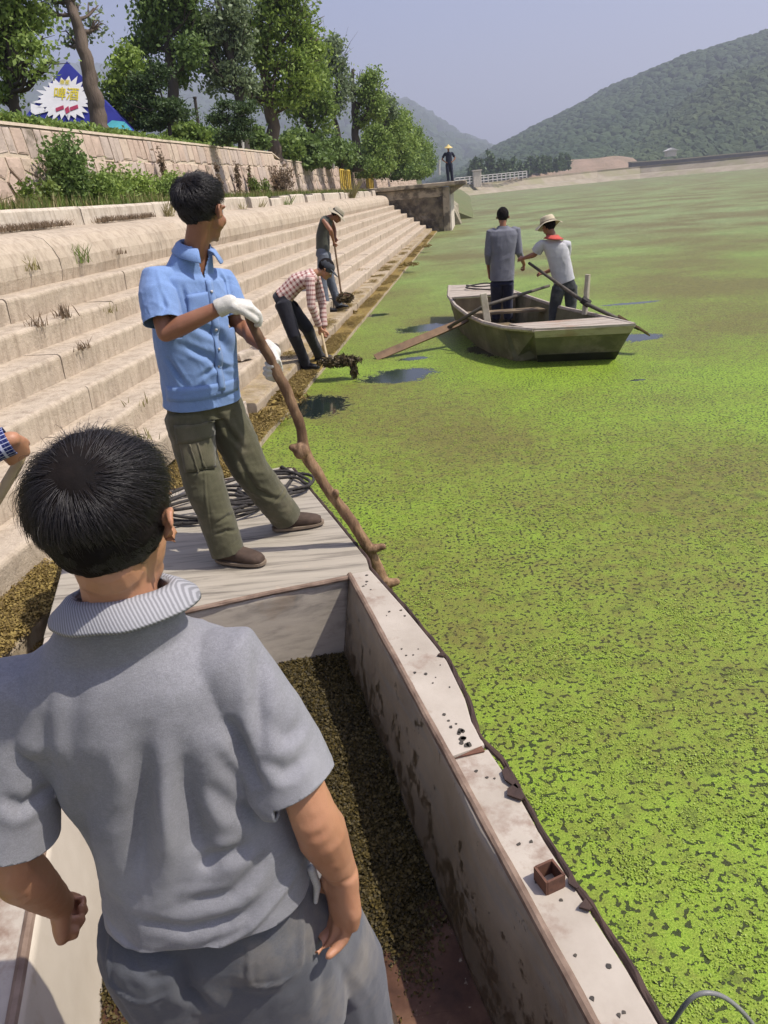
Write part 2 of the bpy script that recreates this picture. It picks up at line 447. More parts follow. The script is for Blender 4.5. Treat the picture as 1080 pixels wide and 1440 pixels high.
def slab(profile_pts, s0, s1, jit=.0, nseg=14, seed=0):
    """one cast slab: the section pushed along the shore, its nose worn unevenly"""
    mb = MB(); rings = []
    ss = np.linspace(s0, s1, nseg)
    P = []
    for i, s in enumerate(ss):
        q = np.array([[s, o, z] for o, z in profile_pts]); P.append(q)
    A = np.concatenate(P); k = len(profile_pts)
    d = fbm(A, 2.2, 4, seed)*.016+vnoise(A, 9, seed+4)*.006
    d2 = fbm(A+50, 1.7, 3, seed)*.014
    for i in range(len(A)):
        j = i % k
        if 0 < j < k-2: A[i, 1] += d[i]; A[i, 2] += d2[i]*.8
    rings = [[W(*A[i*k+j]) for j in range(k)] for i in range(nseg)]
    mb.loft(rings); return mb
for k in range(len(LV)):
    s = -3.0+random.uniform(0, 1.5); 
    while s < 42.9:
        L = random.uniform(2.2, 3.0) if k else 5.0
        e = min(s+L, 42.93)
        if k == 1 and s < 5.0 < e: e = 5.0
        if k == 1 and abs(s-5.012) < .05: s = 7.75; continue          # missing slab
        if k == 2 and s < 8.25 < e: e = 8.25
        near = s < 14
        mb = slab(profile(k), s, e-.012, nseg=(40 if near else 8), seed=k*31+int(s*3))
        o = link('step_slab', mb, CONC, steps, smooth=False)
        s = e
# big rounded coping block and the kerb of the planting bed
cop = [(2.50, 1.45), (2.46, 1.62), (2.47, 1.74), (2.52, 1.86), (2.60, 1.95), (2.72, 2.005), (2.90, 2.035), (3.22, 2.06), (3.22, 1.45)]
s = -3.0
while s < 42.9:
    e = min(s+random.uniform(2.6, 3.4), 42.93)
    link('coping_block', slab(cop, s, e-.012, nseg=(30 if s < 14 else 8), seed=int(s*5)), CONC, steps); s = e
CONCK = concrete('pale_kerb_concrete', (.50, .44, .35), False)
s = -3.0
while s < 42:
    far = s > 13.5
    e = s+(random.uniform(1.0, 2.0) if far else random.uniform(2.2, 3.2)); e = min(e, 42.9)
    dz = random.uniform(-.05, .02) if far else random.uniform(-.006, .006); do = random.uniform(-.04, .04) if far else 0
    kerb = [(3.10+do, 2.02), (3.12+do, 2.25+dz), (3.16+do, 2.285+dz), (3.42, 2.29+dz), (3.42, 2.0)]
    link('kerb_block', slab(kerb, s, e-(.03 if not far else random.uniform(.05, .3)), nseg=10, seed=int(s*7)), CONCK, steps)
    s = e
# soil of the planting bed
m_bed = M('bed_soil', (.20, .16, .09), (.11, .13, .045), 3, .95, .5, .03)
mb = MB(); g = []
for i, s in enumerate(np.linspace(-6, 44, 90)):
    for j, o_ in enumerate(np.linspace(3.40, 4.75, 6)):
        g.append(W(s, o_, 2.25+.05*mnoise.noise(Vector((s*1.5, o_*2, 0)))))
mb.add(g, [(i*6+j, i*6+j+1, (i+1)*6+j+1, (i+1)*6+j) for i in range(89) for j in range(5)])
props(link('planting_bed', mb, m_bed), kind='structure')

# ---- stone retaining wall
m_mortar = M('mortar', (.56, .47, .35), (.42, .34, .25), 4, .9, .6, .02, c3=(.2, .16, .11), c3scale=1.2, c3at=.62)
def stone_mat(name, c, c2):
    return M(name, c, c2, 5, .88, .7, .015, 25, c3=(.17, .14, .10), c3scale=2.2, c3at=.63, kind='Position')
m_st = [stone_mat('pink_stone', (.48, .37, .285), (.40, .305, .235)), stone_mat('buff_stone', (.51, .41, .31), (.42, .335, .255)), stone_mat('grey_stone', (.45, .37, .30), (.37, .30, .245))]
WB0, WB1 = 4.58, 4.74
def wall_top(s): return 3.50+.012*(s-11) if s < 28 else 3.52
def wp(s, z, out=0.0):
    t = (z-2.2)/1.3; return W(s, WB0+(WB1-WB0)*t-out, z)
def clip_poly(poly, px, py, nx, ny):
    out = []
    for i in range(len(poly)):
        a = poly[i]; b = poly[(i+1) % len(poly)]
        da = (a[0]-px)*nx+(a[1]-py)*ny; db = (b[0]-px)*nx+(b[1]-py)*ny
        if da <= 0: out.append(a)
        if da*db < 0:
            t = da/(da-db); out.append((a[0]+(b[0]-a[0])*t, a[1]+(b[1]-a[1])*t))
    return out
def shrink(poly, d):
    cx = sum(p[0] for p in poly)/len(poly); cy = sum(p[1] for p in poly)/len(poly)
    out = list(poly)
    n = len(poly); area = sum(poly[i][0]*poly[(i+1) % n][1]-poly[(i+1) % n][0]*poly[i][1] for i in range(n))
    sg = 1 if area > 0 else -1
    for i in range(n):
        a, b = poly[i], poly[(i+1) % n]; ex, ey = b[0]-a[0], b[1]-a[1]; L = math.hypot(ex, ey)
        if L < 1e-6: continue
        nx, ny = ey/L*sg, -ex/L*sg
        out = clip_poly(out, a[0]-nx*d, a[1]-ny*d, nx, ny)
        if len(out) < 3: return None
    return out
def add_stone(mb, poly, out, seed):
    """a faceted stone face standing proud of the mortar"""
    p1 = poly; p2 = shrink(poly, .022) or poly
    c = (sum(p[0] for p in poly)/len(poly), sum(p[1] for p in poly)/len(poly))
    vs = [wp(s, z, -.03) for s, z in p1]+[wp(s, z, out*.75) for s, z in p1]
    r = random.Random(seed)
    vs2 = [wp(s, z, out+r.uniform(-.008, .012)) for s, z in p2]
    n = len(p1); fs = [(i, (i+1) % n, n+(i+1) % n, n+i) for i in range(n)]
    base = mb.n; mb.add(vs, fs)
    b2 = mb.n; mb.add(vs2+[wp(c[0], c[1], out+r.uniform(0, .02))], [(i, (i+1) % len(p2), len(p2)) for i in range(len(p2))])
    # collar between the edge and the face
    if len(p2) == n: mb.f += [(base+n+i, base+n+(i+1) % n, b2+(i+1) % n, b2+i) for i in range(n)]
def stone_wall(name, s0, s1, label, nparts):
    root = thing(name, W(s0, WB0, 2.1), label, 'wall')
    back = MB(); rings = []
    for s in np.linspace(s0, s1, 24):
        zt = wall_top(s)
        rings.append([wp(s, 2.1, 0), wp(s, zt-.03, 0), W(s, WB1+.45, zt-.03), W(s, WB1+.45, 2.1)])
    back.loft(rings); link('mortar_core', back, m_mortar, root)
    cap = MB(); rings = []
    for s in np.linspace(s0-.02, s1+.02, 30):
        zt = wall_top(s)+.006*mnoise.noise(Vector((s*2, 0, 0))); rings.append([wp(s, zt-.025, .035), wp(s, zt+.02, .03), W(s, WB1+.46, zt+.02), W(s, WB1+.46, zt-.025)])
    cap.loft(rings); link('cap_course', cap, m_mortar, root)
    cells = []
    s = s0+.02                                   # soldier course of upright stones
    while s < s1-.12:
        w = random.uniform(.2, .42); e = min(s+w, s1-.02); zt = wall_top(s)-.045; zb = zt-.38+random.uniform(-.04, .04)
        a, b_ = random.uniform(-.03, .03), random.uniform(-.03, .03)
        cells.append([(s+.012, zb+a), (e-.012+a*.5, zb+b_), (e-.012+b_*.5, zt), (s+.012, zt)]); s = e
    seeds = []
    nx = int((s1-s0)/.46)
    for i in range(nx):
        for j in range(3):
            seeds.append((s0+(i+.5+(j % 2)*.5-.25+random.uniform(-.28, .28))*(s1-s0)/nx, 2.18+(j+.5+random.uniform(-.25, .25))*.3))
    for i, (cx, cy) in enumerate(seeds):
        zt = wall_top(cx)-.47
        poly = [(max(s0+.02, cx-.7), 2.12), (min(s1-.02, cx+.7), 2.12), (min(s1-.02, cx+.7), zt), (max(s0+.02, cx-.7), zt)]
        for j in range(max(0, i-9), min(len(seeds), i+10)):
            if j == i: continue
            qx, qy = seeds[j]; nx_, ny_ = qx-cx, qy-cy; L = math.hypot(nx_, ny_)
            if L < 1e-4: continue
            poly = clip_poly(poly, (cx+qx)/2-nx_/L*.020, (cy+qy)/2-ny_/L*.020, nx_/L, ny_/L)
            if len(poly) < 3: break
        if len(poly) >= 3: cells.append(poly)
    cells.sort(key=lambda p: p[0][0]); rest = MB()
    for i, poly in enumerate(cells):
        if i < nparts:
            mb = MB(); add_stone(mb, poly, random.uniform(.012, .03), i); link('stone', mb, random.choice(m_st), root)
        else: add_stone(rest, poly, random.uniform(.012, .03), i)
    if rest.v: props(link('stones', rest, m_st[0], root), kind='stuff')
    return root
stone_wall('stone_wall', 2.5, 30.8, 'long pinkish stone retaining wall with pale mortar joints behind the planting bed', 290)
stone_wall('stone_wall', 31.3, 95, 'farther stretch of stone retaining wall running behind the pier', 60)

# ---- upper terrace
m_terr = M('terrace_soil', (.14, .13, .06), (.09, .12, .04), .4, .95, .3, .05, kind='Position')
mb = MB(); mb.loft([[W(s, 5.15, 1.0), W(s, 5.15, TERR), W(s, 90, TERR+.4), W(s, 90, 1.0)] for s in (-20, 20, 57, 112)])
props(link('terrace_ground', mb, m_terr), kind='structure')
mb = MB(); mb.loft([[W(s, -3+.012*max(0, s-57), -.5), W(s, 1.5, 1.5), W(s, 7, 2.4), W(s, 150, 3), W(s, 150, -.5)] for s in (57.6, 110, 205)])
props(link('far_shore', mb, m_terr), kind='structure')

# ---- pier
m_pier = M('stained_concrete', (.40, .34, .25), (.27, .22, .16), 2.2, .9, .5, .02, c3=(.12, .10, .075), c3scale=1.6, c3at=.52, kind='Position')
m_pierd = M('rough_dark_stone', (.21, .175, .12), (.11, .09, .065), 3.0, .95, .9, .05, 9, c3=(.055, .045, .035), c3scale=1.2, c3at=.5, kind='Position')
m_lime = M('pale_concrete', (.62, .56, .46), (.46, .41, .33), 3, .9, .4, .02)
pier = thing('pier', W(43, 1, 0), 'stained concrete pier jutting into the lake at the end of the steps', 'pier')
def pbox(name, s0, s1, o0, o1, z0, z1, mat, bev=.02):
    mb = MB(); mb.prism([W(s0, o0, z0), W(s1, o0, z0), W(s1, o1, z0), W(s0, o1, z0)], (0, 0, z1-z0))
    me = mb.data(name); fixn(me)
    if bev: bevel(me, bev, 1)
    return link(name, me, mat, pier)
def rough_face(name, s_, o0, o1, z0, z1, mat, amp=.12):
    mb = MB(); nx, nz = 46, 22; g = []
    for i in range(nx):
        for j in range(nz):
            o_, z_ = o0+(o1-o0)*i/(nx-1), z0+(z1-z0)*j/(nz-1)
            q = np.array([[o_, z_, 0.]]); d = fbm(q, 2.0, 4, 9)[0]*amp*(1.15-.5*(z_-z0)/(z1-z0))
            g.append(W(s_-abs(d), o_, z_))
    mb.add(g, [(i*nz+j, (i+1)*nz+j, (i+1)*nz+j+1, i*nz+j+1) for i in range(nx-1) for j in range(nz-1)])
    return link(name, mb, mat, pier, smooth=False)
pbox('pier_core', 43.05, 49, -.35, 4.3, -.8, 2.17, m_pierd, 0)
rough_face('rubble_face', 43.04, -.36, 4.2, -.3, 1.75, m_pierd, .2)
pbox('beam', 42.98, 43.3, -.36, 4.3, 1.72, 2.18, m_pier)
pbox('pillar', 42.93, 43.5, -.72, -.37, -.8, 2.16, m_pier)
pbox('buttress', 43.1, 48.6, -.80, -.40, -.8, 1.9, m_lime)
pbox('slab', 42.75, 49.2, -1.62, 4.4, 2.2, 2.41, m_pier, .03)
mb = MB(); mb.prism([W(43.1, -.74, 1.75), W(43.1, -1.5, 2.19), W(43.1, -.74, 2.19)], U*.5); link('bracket', mb, m_pier, pier)
mb = MB(); rings = []
for s in (49.2, 58, 64): rings.append([W(s, -1.35+.05*(s-49), -.4), W(s, -.75, .9), W(s, 1.0, 2.3), W(s, 6, 2.4), W(s, 6, -.4)])
mb.loft(rings); props(link('bank_slope', mb, M('slope_concrete', (.36, .31, .23), (.24, .20, .14), 2, .9, .6, .05, c3=(.12, .12, .06), c3scale=.8, c3at=.5)), kind='structure')

# ---- far embankment across the lake
pxs = [(640, 277), (700, 270.5), (745, 266), (800, 260.5), (840, 256.5), (900, 251), (960, 246), (1020, 241), (1085, 235.5), (1140, 231)]
base = [atz(x, y) for x, y in pxs]
m_dam = M('embankment_stone', (.33, .285, .21), (.23, .195, .135), .35, .92, .5, .2, kind='Position', c3=(.24, .22, .13), c3scale=.12, c3at=.55)
root = thing('embankment', base[3], 'long low pale stone embankment across the far side of the lake', 'embankment')
def along(pxtop, shift):
    out = []
    for (x, y), b0 in zip(pxtop, base):
        d = ray(x, y); k = math.hypot(b0[0], b0[1])+shift; t = k/math.hypot(d[0], d[1]); out.append(CAM+d*t)
    return out
t1 = along([(x, y-5.0-(x-640)*.003) for x, y in pxs], 4.0)
t2 = along([(x, y-6.5-(x-640)*.003) for x, y in pxs], 8.0)
t3 = along([(x, y-12.5-(x-640)*.009) for x, y in pxs], 10.0)
mb = MB(); bk = [p+unit(V(p[0], p[1], 0))*26 for p in t3]
def low(p, z): return V(p[0], p[1], z)
mb.loft([[low(b0, -.6), b0, a, c, d, e, low(e, -.6)] for b0, a, c, d, e in zip(base, t1, t2, t3, bk)])
link('slope', mb, m_dam, root)
mb = MB(); mb.loft([[d+V(0, 0, .02), d+V(0, 0, .5), d+unit(V(d[0], d[1], 0))*1.2+V(0, 0, .5), d+unit(V(d[0], d[1], 0))*1.2+V(0, 0, .02)] for d in t3])
link('parapet', mb, m_dam, root)
# fence and gate pier near the left end of the embankment
m_white = M('white_paint', (.55, .53, .49), (.45, .43, .39), 3, .7, 0)
fe = thing('railing', t3[0], 'white post railing at the left end of the far embankment', 'railing')
def lerp(a, b, t): return np.asarray(a)*(1-t)+np.asarray(b)*t
fa, fb_ = t3[0]+V(0, 0, .5), lerp(t3[2], t3[1], .1)+V(0, 0, .5)
for i in range(17):
    p = lerp(fa, fb_, i/16); mb = MB(); mb.box(p+V(0, 0, .9), (.16, .16, .9)); link('post', mb, m_white, fe)
for h in (.5, 1.2, 1.75):
    mb = MB(); mb.tube([fa+V(0, 0, h), fb_+V(0, 0, h)], .09, 6); link('rail', mb, m_white, fe)
gp = thing('gate_pillar', lerp(fa, fb_, .3), 'square pale pillar standing on the far embankment beside the railing', 'pillar')
q = lerp(fa, fb_, .3); mb = MB(); mb.box(q+V(-.5, -1.5, 1.0), (1.0, .8, 1.9)); link('shaft', bevel(mb.data(), .08, 1), m_lime, gp)
mb = MB(); mb.box(q+V(-.5, -1.5, 3.05), (1.2, 1.0, .14)); link('cap', mb, m_lime, gp)

# ---- hills
def hill_mat(name, c1, c2, c3):
    return M(name, c1, c2, .02, .95, .6, 2.5, .06, c3=c3, c3scale=.006, c3at=.62, kind='Position', detail=10)
m_hill = hill_mat('wooded_hillside', (.022, .042, .014), (.04, .06, .022), (.09, .09, .045))
def crest(pts, Y):
    q = [aty(x, y, Y) for x, y in pts]; return np.array([p[0] for p in q]), np.array([p[2] for p in q])
def hill(name, pts, Y, y0, depth, mat, nx=120, ny=40, amp=.05, toe=1.0, xpad=600, seed=1, back=1.0):
    X, Z = crest(pts, Y)
    X = np.concatenate([[X[0]-60*Y/900], X, [X[-1]+xpad]]); Z = np.concatenate([[toe-3], Z, [Z[-1]*1.25]])
    xs = np.linspace(X[0], X[-1], nx); zc = np.interp(xs, X, Z)
    g = []
    for j in range(ny):
        t = j/(ny-1)*(1+back); y = y0+(Y-y0)*t if t <= 1 else Y+(t-1)*depth
        for i in range(nx):
            f = math.sin(min(t, 1)*math.pi/2)**1.15 if t <= 1 else math.cos((t-1)/max(back, 1e-3)*math.pi/2*.8)
            xx = xs[i]*(y/Y if t <= 1 else 1)
            g.append((xx, y, toe+(zc[i]-toe)*f))
    g = np.array(g); t_ = (g[:, 1]-y0)/(Y-y0)
    g[:, 2] += fbm(g*V(1, 1, 0), .006*900/Y, 5, seed)*amp*np.maximum(0, g[:, 2]-toe)*np.where(np.abs(t_-1) < .06, .25, 1)*4
    mb = MB(); mb.add(g, [(j*nx+i, j*nx+i+1, (j+1)*nx+i+1, (j+1)*nx+i) for j in range(ny-1) for i in range(nx-1)])
    me = mb.data(); o = link(name, me, mat, smooth=True); props(o, kind='structure'); return o, g, (nx, ny)
h1, g1, s1_ = hill('hillside', [(655, 243), (700, 215), (740, 196), (775, 178), (830, 151), (900, 121), (960, 95), (1000, 83), (1040, 73), (1085, 57), (1160, 27)], 950, 420, 900, m_hill, seed=1)
h2, g2, s2_ = hill('hillside', [(770, 240), (830, 222), (870, 211), (930, 180), (970, 155), (1030, 120), (1090, 98), (1170, 62)], 560, 390, 500, m_hill, seed=5, nx=80, xpad=300)
h3, g3, s3_ = hill('hillside', [(-400, 150), (-150, 118), (20, 128), (180, 120), (280, 133), (340, 140), (430, 150), (575, 160), (600, 175), (640, 200), (665, 208), (700, 222)], 2600, 900, 2000, m_hill, seed=9, xpad=200)
h4, g4, s4_ = hill('hillside', [(600, 215), (660, 212), (700, 207), (735, 196), (760, 200), (900, 205)], 5200, 3000, 2000, m_hill, seed=13, xpad=900)
# bare earth cut, dark retaining wall and house on the far shore
m_cut = M('bare_earth', (.30, .21, .145), (.20, .15, .095), .12, .95, .8, .6, kind='Position')
for pl, Y_ in ((((762, 252), (776, 232), (800, 226), (838, 224), (872, 219), (890, 222), (900, 230), (880, 238)), 372), (((690, 262), (716, 254), (745, 247), (778, 243), (782, 252), (740, 262)), 300)):
    P_ = [aty(x, y, Y_+(260-y)*.9) for x, y in pl]
    mb = MB(); c = sum(P_)/len(P_); n_ = len(P_); vs = []
    for r_ in (1.0, .7, .4):
        for p in P_: vs.append(c+(p-c)*r_+V(0, 0, (1-r_)*2.0+random.uniform(-.5, .5)))
    vs.append(c+V(0, 0, 1.5))
    fs = [(k*n_+i, k*n_+(i+1) % n_, (k+1)*n_+(i+1) % n_, (k+1)*n_+i) for k in range(2) for i in range(n_)]+[(2*n_+i, 2*n_+(i+1) % n_, 3*n_) for i in range(n_)]
    mb.add(vs, fs); bt = [p-V(0, 0, 6) for p in P_]; k0 = mb.n; mb.add(bt, []); mb.f += [(i, (i+1) % n_, k0+(i+1) % n_, k0+i) for i in range(n_)]
    props(link('earth_bank', mb, m_cut), kind='structure')
m_dark = M('dark_masonry', (.10, .085, .08), (.07, .06, .055), .5, .9, .4, .2, kind='Position')
root = thing('retaining_wall', aty(960, 238, 365), 'dark grey retaining wall above the far embankment at the right', 'wall')
mb = MB(); wt = [(888, 229, 243), (960, 224, 238), (1020, 218, 233), (1090, 212, 228), (1160, 205, 222)]
mb.loft([[aty(x, b_, 362), aty(x, t_, 362), aty(x, t_, 362)+V(0, 4, 0), aty(x, b_, 362)+V(0, 4, -3)] for x, t_, b_ in wt]); link('masonry', mb, m_dark, root)
mb = MB(); mb.loft([[aty(x, t_, 361.5)+V(0, 0, .0), aty(x, t_-1.6, 361.5), aty(x, t_-1.6, 361.5)+V(0, 5, 0), aty(x, t_, 361.5)+V(0, 5, 0)] for x, t_, b_ in wt]); link('coping', mb, m_dam, root)
root = thing('house', aty(943, 215, 385), 'tiny white roofed hut standing on the far hillside above the dark wall', 'hut')
q = aty(943, 216, 385); mb = MB(); mb.box(q, (2.2, 1.6, 1.2)); link('wall', mb, m_lime, root)
mb = MB(); mb.prism([q+V(-3, -2.2, 1.25), q+V(3, -2.2, 1.25), q+V(0, -2.2, 2.4)], (0, 4.4, 0)); link('roof', mb, m_white, root)

# ---- haze
mb = MB(); mb.box((200, 2600, 248), (4200, 4600, 251))
hz = link('haze', mb); props(hz, kind='stuff')
hm = bpy.data.materials.new('haze_air'); hm.use_nodes = True; hm.node_tree.nodes.clear()
ho = hm.node_tree.nodes.new('ShaderNodeOutputMaterial'); hv = hm.node_tree.nodes.new('ShaderNodeVolumePrincipled')
hv.inputs['Color'].default_value = (.80, .86, 1.0, 1); hv.inputs['Density'].default_value = .00058; hv.inputs['Anisotropy'].default_value = .2
hm.node_tree.links.new(hv.outputs[0], ho.inputs['Volume']); hz.data.materials.append(hm)
# ================================================================== BOATS
def wood_mat(name, c1, c2, stretch, scale=6, rough=.75, c3=None, c3at=.6, bs=.5, bd=.004, wet=None, c3scale=1.4):
    m, nt, b = newmat(name, rough, .3); co = coords(nt, 'Position', stretch)
    # rotate to the boat's own axes
    co.node.inputs['Rotation'].default_value = (0, 0, -math.atan2(.243, .970))
    g = noise_n(nt, co, scale, 8, .65, .4)
    col = ramp(nt, g, [(.30, c2), (.5, c1), (.7, tuple(min(1, x*1.15) for x in c1))])
    co2 = coords(nt, 'Position')
    if c3: col = mixc(nt, ramp(nt, noise_n(nt, co2, c3scale, 8, .65), [(c3at-.05, 0.0), (c3at+.08, .9)]), col, c3)
    nt.links.new(col, b.inputs['Base Color']); bump(nt, b, g, bs, bd)
    if wet: nt.links.new(ramp(nt, noise_n(nt, co2, 1.6, 5, .6), [(.45, rough), (.6, wet)]), b.inputs['Roughness'])
    return m
m_deckw = wood_mat('grey_weathered_deck', (.32, .285, .225), (.11, .095, .075), (.7, 9, 9), 2.6, .8, c3=(.56, .40, .27), c3at=.66)
m_gunw = M('faded_paint', (.44, .39, .32), (.34, .295, .235), 4, .6, .35, .002, 60, c3=(.24, .17, .125), c3scale=5, c3at=.60, kind='Position')
m_rail = M('rusty_brown_rail', (.25, .18, .13), (.13, .085, .06), 14, .7, .5, .002, 60, kind='Position')
m_strip = M('dark_rubber_strip', (.065, .038, .028), (.03, .02, .017), 10, .75, .6, .004, 40, kind='Position')
m_rust = M('rusty_steel', (.16, .075, .045), (.07, .035, .025), 30, .8, .5, .002, 90)
m_outer = M('old_hull_paint', (.26, .24, .16), (.14, .13, .08), 2.5, .75, .4, .004, 30, kind='Position', c3=(.08, .09, .03), c3scale=1.3, c3at=.55)
def inner_mat():
    """grey paint, wet splashes of weed low down, streaks of rust"""
    m, nt, b = newmat('splashed_grey_paint', .6, .35); co = coords(nt, 'Position'); s = sep(nt, co)
    n = noise_n(nt, co, 2.5, 8, .65)
    col = ramp(nt, n, [(.3, (.20, .16, .115)), (.5, (.31, .26, .195)), (.7, (.37, .32, .25))])
    st = coords(nt, 'Position', (1.2, 1.2, 9)); col = mixc(nt, ramp(nt, noise_n(nt, st, 2.2, 7, .7, .6), [(.48, 0.0), (.66, .6)]), col, (.22, .23, .23))
    col = mixc(nt, ramp(nt, noise_n(nt, co, 4.5, 8, .7), [(.60, 0.0), (.7, .8)]), col, (.20, .12, .07))
    sp = noise_n(nt, co, 13, 7, .72); z = math_n(nt, 'MULTIPLY', math_n(nt, 'SUBTRACT', s[2], .10), .40)
    sp = math_n(nt, 'SUBTRACT', sp, z)
    wet = ramp(nt, sp, [(.452, 0.0), (.495, .9)])
    col = mixc(nt, wet, col, (.045, .033, .018))
    low = ramp(nt, math_n(nt, 'ADD', s[2], math_n(nt, 'MULTIPLY', noise_n(nt, co, 3, 5), .3)), [(.34, 1.0), (.66, 0.0)])
    col = mixc(nt, math_n(nt, 'MULTIPLY', low, .8), col, (.07, .05, .03))
    nt.links.new(col, b.inputs['Base Color']); nt.links.new(ramp(nt, wet, [(0, .6), (1, .25)]), b.inputs['Roughness'])
    bump(nt, b, n, .4, .004); return m
m_inner = inner_mat()
def floor_mat():
    m, nt, b = newmat('wet_boat_floor', .45, .2); co = coords(nt, 'Position')
    n = noise_n(nt, co, 4, 8, .65)
    col = ramp(nt, n, [(.35, (.020, .011, .007)), (.5, (.075, .036, .021)), (.66, (.14, .075, .045))])
    col = mixc(nt, ramp(nt, noise_n(nt, co, 45, 3), [(.66, 0.0), (.74, .8)]), col, (.4, .34, .24))
    nt.links.new(col, b.inputs['Base Color']); nt.links.new(ramp(nt, noise_n(nt, co, 2, 4), [(.4, .35), (.6, .65)]), b.inputs['Roughness'])
    bump(nt, b, n, .4, .004); return m
m_floor = floor_mat()

boat = thing('work_boat', B(-.03, 1.5, 0), 'flat grey work boat in the foreground with weed in its open hold', 'boat')
def bprism(name, poly, z0, z1, mat, parent=boat, bev=.006):
    mb = MB(); mb.prism([B(r, a, z0) for r, a in poly], (0, 0, z1-z0)); me = mb.data(name); fixn(me)
    if bev: bevel(me, bev, 2)
    return link(name, me, mat, parent)
A0 = -2.2
# outer skin
mb = MB(); rings = []
for a, wr, wl, zb in ((A0, .55, -.66, -.15), (-1, .62, -.70, -.18), (1.5, .64, -.70, -.18), (3.0, .60, -.69, -.16), (4.0, .52, -.68, -.02), (4.52, .50, -.68, .22)):
    rings.append([B(wr, a, .535), B(wr-.10, a, zb), B(wl+.10, a, zb), B(wl, a, .535)])
mb.loft(rings, cap=True, closed=False); link('outer_hull', mb, m_outer, boat)
# hold lining
def sheet(name, pts4, mat, nu=40, nv=14, amp=.004, seed=0, thick=.02, parent=boat):
    p00, p10, p11, p01 = [np.asarray(p, float) for p in pts4]; g = []
    nrm = unit(np.cross(p10-p00, p01-p00))
    for i in range(nu):
        for j in range(nv):
            u_, v_ = i/(nu-1), j/(nv-1); p = (p00*(1-u_)+p10*u_)*(1-v_)+(p01*(1-u_)+p11*u_)*v_
            g.append(p+nrm*fbm(p[None], 2.5, 3, seed)[0]*amp)
    mb = MB(); mb.add(g, [(i*nv+j, (i+1)*nv+j, (i+1)*nv+j+1, i*nv+j+1) for i in range(nu-1) for j in range(nv-1)])
    o = link(name, mb, mat, parent, smooth=True)
    sm = o.modifiers.new('thickness', 'SOLIDIFY'); sm.thickness = thick; sm.offset = 0
    return o
sheet('side_panel', (B(.47, -.3, .08), B(.47, 2.99, .08), B(.548, 2.925, .545), B(.55, -.3, .545)), m_inner, amp=.02, seed=1)
m_innerl = M('sunlit_cream_paint', (.55, .49, .39), (.44, .38, .29), 2.5, .6, .3, .003, 30, c3=(.34, .24, .14), c3scale=2.4, c3at=.63, kind='Position')  # left lining: its sunlit brightness is put into this paler colour
sheet('side_panel', (B(-.54, -.3, .08), B(-.54, 2.99, .08), B(-.60, 2.925, .545), B(-.60, -.3, .545)), m_innerl, amp=.01, seed=2)
sheet('bow_bulkhead', (B(-.56, 2.915, .06), B(.49, 2.915, .06), B(.545, 2.925, .542), B(-.60, 2.925, .542)), wood_mat('grey_bulkhead', (.38, .335, .27), (.20, .18, .15), (1.0, 6, 6), 2.4, .7, c3=(.30, .22, .14), c3at=.62), amp=.008, seed=3)
sheet('stern_bulkhead', (B(-.56, -.3, .06), B(.49, -.3, .06), B(.548, -.3, .54), B(-.60, -.3, .54)), m_inner, amp=.008, seed=4)
sheet('hold_floor', (B(-.56, -.3, .08), B(.49, -.3, .08), B(.49, 3.02, .08), B(-.56, 3.02, .08)), m_floor, nu=50, nv=110, amp=.022, seed=5)
# hull ribs and floor board seams seen in the hold
for a in (.62, 1.72):
    mb = MB(); mb.tube([B(.545, a, .53), B(.535, a, .3), B(.475, a-.01, .10)], [.012, .014, .016], 6); link('rib', mb, m_inner, boat)
bprism('floor_board', [(.18, -.2), (.40, -.2), (.40, 1.25), (.18, 1.28)], .084, .10, m_floor)
bprism('floor_board', [(-.14, -.2), (.14, -.2), (.14, 1.30), (-.14, 1.22)], .084, .104, m_floor)
# decks
bprism('foredeck', [(-.745, 2.93), (.645, 2.93), (.66, 3.05), (.62, 3.6), (.565, 4.3), (.552, 4.50), (.50, 4.56), (-.1, 4.50), (-.735, 4.36)], .505, .55, m_deckw)
mb = MB(); mb.tube([B(x, 2.918+.004*math.sin(x*9), .543) for x in np.linspace(-.6, .55, 24)], .012, 8, wob=.12); link('deck_lip', mb, m_rail, boat)
def outer_r(a): return np.interp(a, [-2, .5, .95, 1.35, 1.6, 1.72, 1.9, 2.15, 2.5, 2.95], [.62, .66, .678, .672, .690, .662, .700, .722, .695, .648])
bprism('side_deck', [(.556, 1.665), (.556, 2.925)]+[(outer_r(a)-.006, a) for a in np.linspace(2.925, 1.675, 12)], .512, .5535, m_gunw)
bprism('side_deck', [(.556, A0), (.556, 1.655)]+[(outer_r(a)-.006, a) for a in np.linspace(1.66, A0, 22)], .512, .549, m_gunw)
bprism('side_deck', [(-.74, A0), (-.607, A0), (-.607, 2.925), (-.74, 2.925)], .512, .5515, m_gunw)
bprism('stern_deck', [(-.74, A0), (.55, A0), (.55, -.31), (-.74, -.31)], .505, .545, m_deckw)
mb = MB(); mb.tube([B(.549+.003*mnoise.noise(Vector((a*4, 1, 0))), a, .547) for a in np.linspace(A0, 2.93, 90)], .013, 9, wob=.08); link('inner_rail', mb, m_rail, boat)
mb = MB(); mb.tube([B(-.602, a, .547) for a in np.linspace(A0, 2.93, 40)], .014, 8, wob=.08); link('inner_rail', mb, m_rail, boat)
